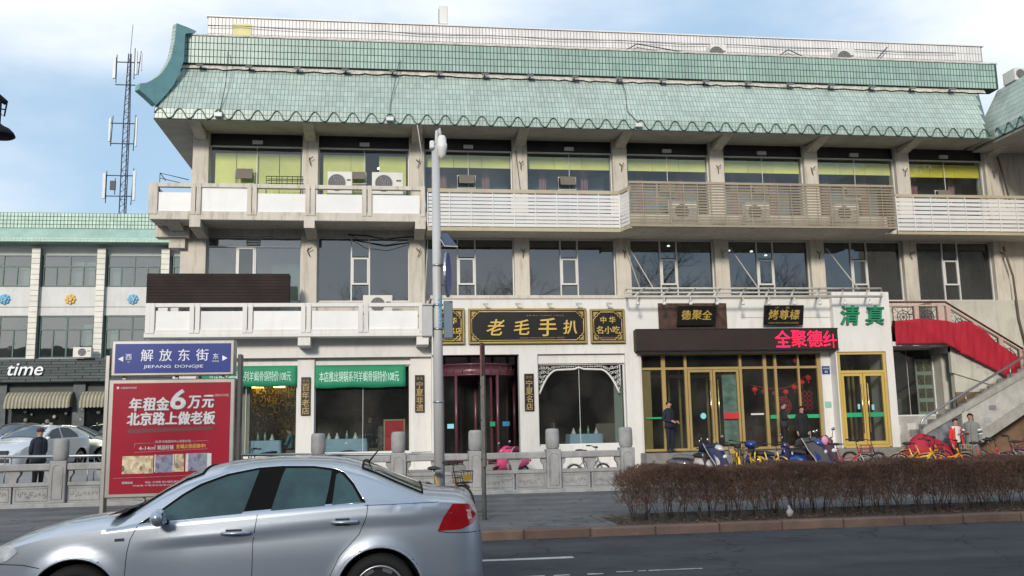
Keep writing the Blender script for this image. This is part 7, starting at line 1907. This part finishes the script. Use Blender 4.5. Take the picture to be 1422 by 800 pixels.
scooter('black and silver scooter leaning left of the navy apron scooter', 7.95, 23.5, R(-25), (.06, .06, .07), seatc=M('grey_seat', (.12, .12, .13), rough=.6), s=.85)
scooter('navy and white scooter with a navy padded wind apron before the gold doors', 8.35, 23.2, R(-60), (.50, .48, .50), cover=M('navy_apron', (.015, .02, .08), rough=.7))
scooter('purple blue scooter with a glossy blue box on its tail', 10.15, 23.5, R(-20), (.035, .03, .12), box=M('blue_box', (.008, .02, .20), rough=.2, coat=.8), s=.9)
scooter('blue scooter under a grey brown wind apron right of the blue box scooter', 10.95, 23.2, R(-45), (.01, .04, .24), cover=M('taupe_apron', (.07, .062, .07), rough=.8), s=1.0)
scooter('dark plum scooter with a thick plum apron and pink pad near the white pier', 11.45, 23.35, R(-75), (.10, .02, .05), cover=M('plum_apron', (.06, .03, .045), rough=.85), s=1.02)
t = thing('cushion', 'pink cushion resting on the bars of the plum scooter', 'cushion', (11.35, 23.0, 1.05)); MB().ball((11.32, 22.95, 1.12), .10, 10, 7, (1, .6, 1.2)).build('pad', M('pink_pad', (.60, .26, .36), rough=.7), t)
scooter('scooter under a bright pink wind apron behind the balustrade', 3.28, 24.7, R(-150), (.55, .08, .2), cover=M('pink_apron', (.60, .05, .17), rough=.7), seatc=M('pink_apron', (.6, .05, .17)), s=.78, group=None)
# red covered vehicle
P = []; rr = random.Random(3)
for i in range(27):
    u = i / 26; x = 14.15 + 1.95 * u; h = 1.13 * math.sin(min(1, u * 2.6 + .12) * PI / 2) * (1 - .62 * max(0, (u - .38) / .62) ** 1.2); row = []
    for j in range(17):
        a = j / 16 * PI; row.append((x + rr.uniform(-.008, .008), 24.25 - .38 * math.cos(a) * (1 - .3 * math.sin(a)), gz(24.25) + h * math.sin(a) ** .55 * .86 + rr.uniform(-.012, .012)))
    P.append(row)
q = MB(); q.smooth = True; q.sheet(P); tag(q.build('covered_vehicle', M('red_tarpaulin', (.36, .012, .035), rough=.7, bump=.2, bscale=8)), 'vehicle wholly under a red tarpaulin in front of the concrete staircase', 'covered vehicle')
# stone balls
for i, (x, l) in enumerate(((12.25, 'leftmost, before the yellow doors'), (13.05, 'just left of the broadside yellow bicycle'), (14.75, 'under the orange bicycle basket'), (16.15, 'before the red and white bicycle wheel'), (11.2, 'under the blue scooter'))):
    t = MB(); t.ball((x, 22.6, gz(22.6) + .18), .24, 16, 10, (1, 1, .92)); tag(t.build('stone_ball', m_stone), 'grey stone ball bollard, ' + l, 'bollard', 'stone ball bollards behind the hedge')
# low mossy object
tag(MB().ball((13.55, 22.75, .30), .14, 8, 5, (1.4, 1, .6)).build('yellow_bag', M('lime_plastic', (.55, .60, .05), rough=.5)), 'crumpled lime yellow plastic bag under the yellow bicycle', 'bag')
# ================================================================== people
m_skin = M('skin', (.42, .245, .175), rough=.6, var=.05); m_hair = M('black_hair', (.012, .009, .008), rough=.6, var=.2)
def person(label, x, y, z, rz, h, top, legs, pose='stand', hair='short', shoes=None, cover=None, group=None, extra=None, seated=False):
    t = thing('person', label, 'person', (0, 0, 0), group)
    shoes = shoes or m_plast
    J = {'pel': (0, 0, .53), 'bel': (0, .0, .62), 'chest': (0, .005, .74), 'shc': (0, .005, .80), 'neck': (0, 0, .855), 'head': (0, -.01, .925), 'crown': (0, -.005, .965)}
    for s, n in ((-1, 'r'), (1, 'l')):
        J.update({'hip' + n: (s * .05, 0, .50), 'kn' + n: (s * .055, -.012, .275), 'an' + n: (s * .058, .012, .045), 'toe' + n: (s * .068, -.075, .018), 'sh' + n: (s * .105, .005, .805), 'el' + n: (s * .135, .02, .63), 'wr' + n: (s * .14, -.03, .485)})
    if pose == 'hands_front':
        J['elr'] = (-.15, .03, .63); J['wrr'] = (-.06, -.11, .60); J['ell'] = (.15, .02, .63); J['wrl'] = (.085, -.13, .59)
        J['knr'] = (-.06, -.012, .275)
    if pose == 'back': J['wrr'] = (-.05, .09, .52); J['wrl'] = (.05, .09, .52)
    if pose == 'arm_bent': J['elr'] = (-.14, .0, .63); J['wrr'] = (-.04, -.10, .655)
    if seated:
        for s, n in ((-1, 'r'), (1, 'l')):
            J['kn' + n] = (s * .07, -.235, .50); J['an' + n] = (s * .07, -.23, .27); J['toe' + n] = (s * .075, -.30, .245)
            J['el' + n] = (s * .14, -.05, .64); J['wr' + n] = (s * .08, -.20, .645)
        J['head'] = (0, -.045, .915); J['crown'] = (0, -.045, .955); J['neck'] = (0, -.02, .85)
    rad = {'pel': (.088, .062), 'bel': (.080, .056), 'chest': (.092, .062), 'shc': (.075, .05), 'neck': (.030, .030), 'head': (.047, .056), 'crown': (.036, .042)}
    names = list(J); E = [('pel', 'bel'), ('bel', 'chest'), ('chest', 'shc'), ('shc', 'neck'), ('neck', 'head'), ('head', 'crown')]
    for n in 'rl':
        E += [('pel', 'hip' + n), ('hip' + n, 'kn' + n), ('kn' + n, 'an' + n), ('an' + n, 'toe' + n), ('shc', 'sh' + n), ('sh' + n, 'el' + n), ('el' + n, 'wr' + n)]
        rad.update({'hip' + n: (.056, .058), 'kn' + n: (.040, .042), 'an' + n: (.028, .030), 'toe' + n: (.026, .018), 'sh' + n: (.040, .042), 'el' + n: (.032, .032), 'wr' + n: (.020, .018)})
        # hand: palm and five fingers
        w = Vector(J['wr' + n]); e = Vector(J['el' + n]); d = (w - e).normalized(); s = -1 if n == 'r' else 1
        side = Vector((0, -1, 0)) if abs(d.z) > .7 else Vector((0, 0, 1)); curl = (Vector((-s, 0, 0)) if abs(d.z) > .7 else Vector((0, .3, -1))).normalized()
        pm_ = w + d * .03; J['pa' + n] = tuple(pm_); rad['pa' + n] = (.019, .012); E.append(('wr' + n, 'pa' + n)); names += ['pa' + n]
        for k in range(4):
            b = pm_ + side * (.014 - .0095 * k) + d * .016; m_ = b + d * (.020 if k in (1, 2) else .016) + curl * .003; tip = m_ + d * .014 + curl * .010
            for q, p in (('b', b), ('m', m_), ('t', tip)): J['f%d%s%s' % (k, q, n)] = tuple(p); rad['f%d%s%s' % (k, q, n)] = (.0052, .0052); names.append('f%d%s%s' % (k, q, n))
            E += [('pa' + n, 'f%db%s' % (k, n)), ('f%db%s' % (k, n), 'f%dm%s' % (k, n)), ('f%dm%s' % (k, n), 'f%dt%s' % (k, n))]
        b = w + d * .016 + side * .018; tip = b + d * .02 + side * .014
        J['tb' + n] = tuple(b); J['tt' + n] = tuple(tip); rad['tb' + n] = (.006, .006); rad['tt' + n] = (.005, .005); names += ['tb' + n, 'tt' + n]; E += [('wr' + n, 'tb' + n), ('tb' + n, 'tt' + n)]
    names = list(dict.fromkeys(names)); idx = {n: i for i, n in enumerate(names)}
    me = bpy.data.meshes.new('body'); me.from_pydata([tuple(Vector(J[n]) * h) for n in names], [(idx[a], idx[b]) for a, b in E], [])
    o = bpy.data.objects.new('body', me); C.objects.link(o)
    sk = o.modifiers.new('skin', 'SKIN'); ss = o.modifiers.new('sub', 'SUBSURF'); ss.levels = 2; ss.render_levels = 2
    for i, n in enumerate(names):
        v = me.skin_vertices[0].data[i]; v.radius = (rad[n][0] * h, rad[n][1] * h); v.use_root = (n == 'pel')
    bpy.context.view_layer.update()
    m2 = bpy.data.meshes.new_from_object(o.evaluated_get(bpy.context.evaluated_depsgraph_get())); C.objects.unlink(o); bpy.data.objects.remove(o)
    m2.name = 'body'
    for mm in (m_skin, top, legs, shoes): m2.materials.append(mm)
    segs = []
    for a, b in E:
        if a[0] == 'f' or b[0] in 'f' or b[:2] in ('pa', 'tb', 'tt') or a == 'head' or b == 'head': k = 0
        elif a.startswith('an'): k = 3
        elif a.startswith('hip') or a.startswith('kn') or b.startswith('hip'): k = 2
        elif b == 'neck': k = 1
        else: k = 1
        segs.append((np.array(J[a]) * h, np.array(J[b]) * h, k))
    for p in m2.polygons:
        c = np.array(p.center); best, bk = 9, 0
        for a, b, k in segs:
            ab = b - a; u = min(1, max(0, (c - a) @ ab / (ab @ ab + 1e-9))); dd = np.linalg.norm(a + ab * u - c)
            if dd < best: best, bk = dd, k
        if not seated and c[2] < .515 * h and c[2] > .08 * h and abs(c[0]) < .11 * h and bk == 1: bk = 2
        p.material_index = bk; p.use_smooth = True
    b_ = bpy.data.objects.new('body', m2); C.objects.link(b_); b_.parent = t
    hc = Vector(J['head']) * h; H_ = h
    f = MB(); f.ball(hc + Vector((0, -.052, -.002)) * H_, .010 * H_, 7, 5, (.8, 1, 1.6)); f.build('nose', m_skin, t)
    for s in (-1, 1):
        MB().ball(hc + Vector((s * .020, -.047, .012)) * H_, .006 * H_, 6, 4, (1.3, .6, .8)).build('eye', m_hair, t)
        MB().tube([hc + Vector((s * .010, -.051, .024)) * H_, hc + Vector((s * .028, -.045, .026)) * H_], .0028 * H_, 4).build('eyebrow', m_hair, t)
        MB().ball(hc + Vector((s * .048, .0, .0)) * H_, .013 * H_, 7, 5, (.4, .8, 1.3)).build('ear', m_skin, t)
    MB().tube([hc + Vector((-.014, -.048, -.026)) * H_, hc + Vector((0, -.051, -.027)) * H_, hc + Vector((.014, -.048, -.026)) * H_], .0035 * H_, 4).build('mouth', M('lips', (.30, .10, .09), rough=.6), t)
    hm = MB()
    if hair in ('short', 'tail', 'grey'):
        P = []
        for i in range(9):
            th = i / 8 * 1.75; row = []
            for k in range(21):
                a = k / 20 * 2 * PI; lim = th
                fr = max(0, -math.sin(a)); lim = min(th, 1.75 - 1.12 * fr)
                row.append(hc + Vector((math.sin(lim) * math.cos(a) * .054, math.sin(lim) * math.sin(a) * .064 + .004, math.cos(lim) * .062 + .010)) * H_)
            P.append(row)
        hm.smooth = True; hm.sheet(P)
        if hair == 'tail': hm.tube([hc + Vector((0, .06, .03)) * H_, hc + Vector((0, .10, .0)) * H_, hc + Vector((.01, .10, -.07)) * H_, hc + Vector((.01, .085, -.12)) * H_], [.02 * H_, .024 * H_, .018 * H_, .006 * H_], 8)
        hm.build('hair', m_hair if hair != 'grey' else M('grey_hair', (.25, .24, .23), rough=.7), t)
    if hair == 'cap':
        cm = M('maroon_cap', (.05, .012, .02), rough=.8)
        hm.lathe([(.057 * H_, .0), (.058 * H_, .025 * H_), (.045 * H_, .05 * H_), (.002, .062 * H_)], hc + Vector((0, .0, .012)) * H_, 16, sx=.95, sy=1.08); hm.build('cap', cm, t)
        P = [[hc + Vector((math.sin(a) * .055, -.04 - q * .055 * math.cos(a), .020 - q * .01)) * H_ for a in np.linspace(-1, 1, 9)] for q in (0, 1)]
        q = MB(); q.sheet(P); q.build('cap_peak', cm, t).modifiers.new('s', 'SOLIDIFY').thickness = .006
    if extra: extra(t, J, H_)
    t.location = (x, y, z); t.rotation_euler = (0, 0, rz)
    return t
m_navy = M('navy_cloth', (.010, .014, .028), rough=.85, var=.2); m_blk = M('black_cloth', (.010, .010, .012), rough=.85, var=.2)
def jacket(mat, zb=.50, collar=True, front=None, flare=.0):
    def f(t, J, H):
        P = []
        for z, rx, ry in ((.82, .085, .055), (.78, .108, .070), (.70, .108, .072), (.62, .100, .068), (.54, .104 + flare * .3, .074 + flare * .3), (zb, .106 + flare, .078 + flare)):
            g0 = .72 if front else 0.0
            P.append([(rx * math.sin(a) * H, -ry * math.cos(a) * H, z * H) for a in np.linspace(g0, 2 * PI - g0, 25)])
        q = MB(); q.smooth = True; q.sheet(P); o = q.build('jacket', mat, t); o.modifiers.new('s', 'SOLIDIFY').thickness = .012
        if collar: MB().tube([(.042 * math.sin(a) * H, -.040 * math.cos(a) * H, .85 * H) for a in np.linspace(.3, 2 * PI - .3, 15)], .012 * H, 5).build('collar', mat, t)
    return f
person('man in dark navy uniform looking down at his hands before the gold doors', 7.95, 25.55, .815, R(35), 1.47, m_navy, m_navy, 'hands_front', extra=jacket(m_navy, .47))
person('man in a long black coat standing behind the parked scooters', 11.78, 25.2, .63, R(10), 1.44, m_blk, m_blk, 'stand', extra=jacket(m_blk, .36, flare=.012))
person('second man in black at the left shoulder of the man in the long coat', 11.42, 25.62, .815, R(60), 1.38, m_blk, m_blk, 'arm_bent', extra=jacket(M('charcoal_cloth', (.03, .03, .035), rough=.85), .46))
def boyx(t, J, H):
    jacket(M('red_jacket', (.62, .03, .03), rough=.7), .44, front=True, flare=.012)(t, J, H)
    MB().box(-.035 * H, .035 * H, -.082 * H, -.078 * H, .68 * H, .70 * H).build('shirt_print', M('print_grey', (.15, .15, .15)), t)
person('boy in an open red jacket over a white shirt beside the woman in grey', 15.66, 23.9, gz(23.9), R(12), 1.42, M('white_shirt', (.72, .72, .70), rough=.8), M('black_trousers', (.012, .012, .014), rough=.9), 'stand', extra=boyx)
# red sleeves: recolour arm faces
bo = bpy.data.objects['person.003'] if 'person.003' in bpy.data.objects else None
def recolour(label, mat, test):
    for o in bpy.data.objects:
        if o.get('label') == label:
            b = [c for c in o.children if c.name.startswith('body')][0]; b.data.materials.append(mat); k = len(b.data.materials) - 1
            for p in b.data.polygons:
                if test(p.center, p.material_index): p.material_index = k
recolour('boy in an open red jacket over a white shirt beside the woman in grey', MATS['red_jacket'], lambda c, m: m == 1 and abs(c.x) > .105 * 1.42)
m_gcoat = M('grey_wool', (.20, .205, .20), rough=.95, var=.12, scale=25)
def womanx(t, J, H):
    jacket(m_gcoat, .22, flare=.022)(t, J, H)
    b = MB(); b.ball((.135 * H, -.03 * H, .46 * H), .05 * H, 10, 7, (.6, 1, 1.2)); b.build('shoulder_bag', m_blk, t)
    for k, (mm, z) in enumerate(((M('sleeve_navy', (.02, .025, .09), rough=.8), .655), (m_cup, .70), (m_cup, .625))):
        for s, n in ((-1, 'r'), (1, 'l')):
            a, b_ = Vector(J['sh' + n]) * H, Vector(J['el' + n]) * H; u = (.805 - z) / (.805 - .63) if n else 0; u = min(.97, max(.1, u)); p = a.lerp(b_, u); d = (b_ - a).normalized()
            MB().cyl(p - d * .014 * H, p + d * .014 * H, .044 * H, n=12).build('sleeve_band', mm, t)
person('woman in a long grey coat with white banded sleeves and a ponytail', 16.10, 23.85, gz(23.85), R(-50), 1.56, m_gcoat, m_blk, 'arm_bent', hair='tail', extra=womanx)
person('man in a dark jacket and maroon cap behind the stone balustrade', -8.55, 24.3, gz(24.3), R(58), 1.60, M('dark_blue_jacket', (.012, .016, .03), rough=.85), m_blk, 'back', hair='cap', extra=jacket(MATS['dark_blue_jacket'] if 'dark_blue_jacket' in MATS else m_navy, .47, flare=.01))
person('grey haired diner in black seated left of the table by the window', -4.30, 27.8, .30, R(100), 1.45, m_blk, m_blk, hair='grey', seated=True)
person('dark haired diner in a teal shirt and apron seated right of the table', -2.82, 27.8, .30, R(-105), 1.48, M('teal_shirt', (.08, .22, .26), rough=.8), m_blk, hair='short', seated=True)
person('dark figure standing far inside behind the wide blue table', -.55, 29.0, .62, 0, 1.45, m_blk, m_blk, 'stand')
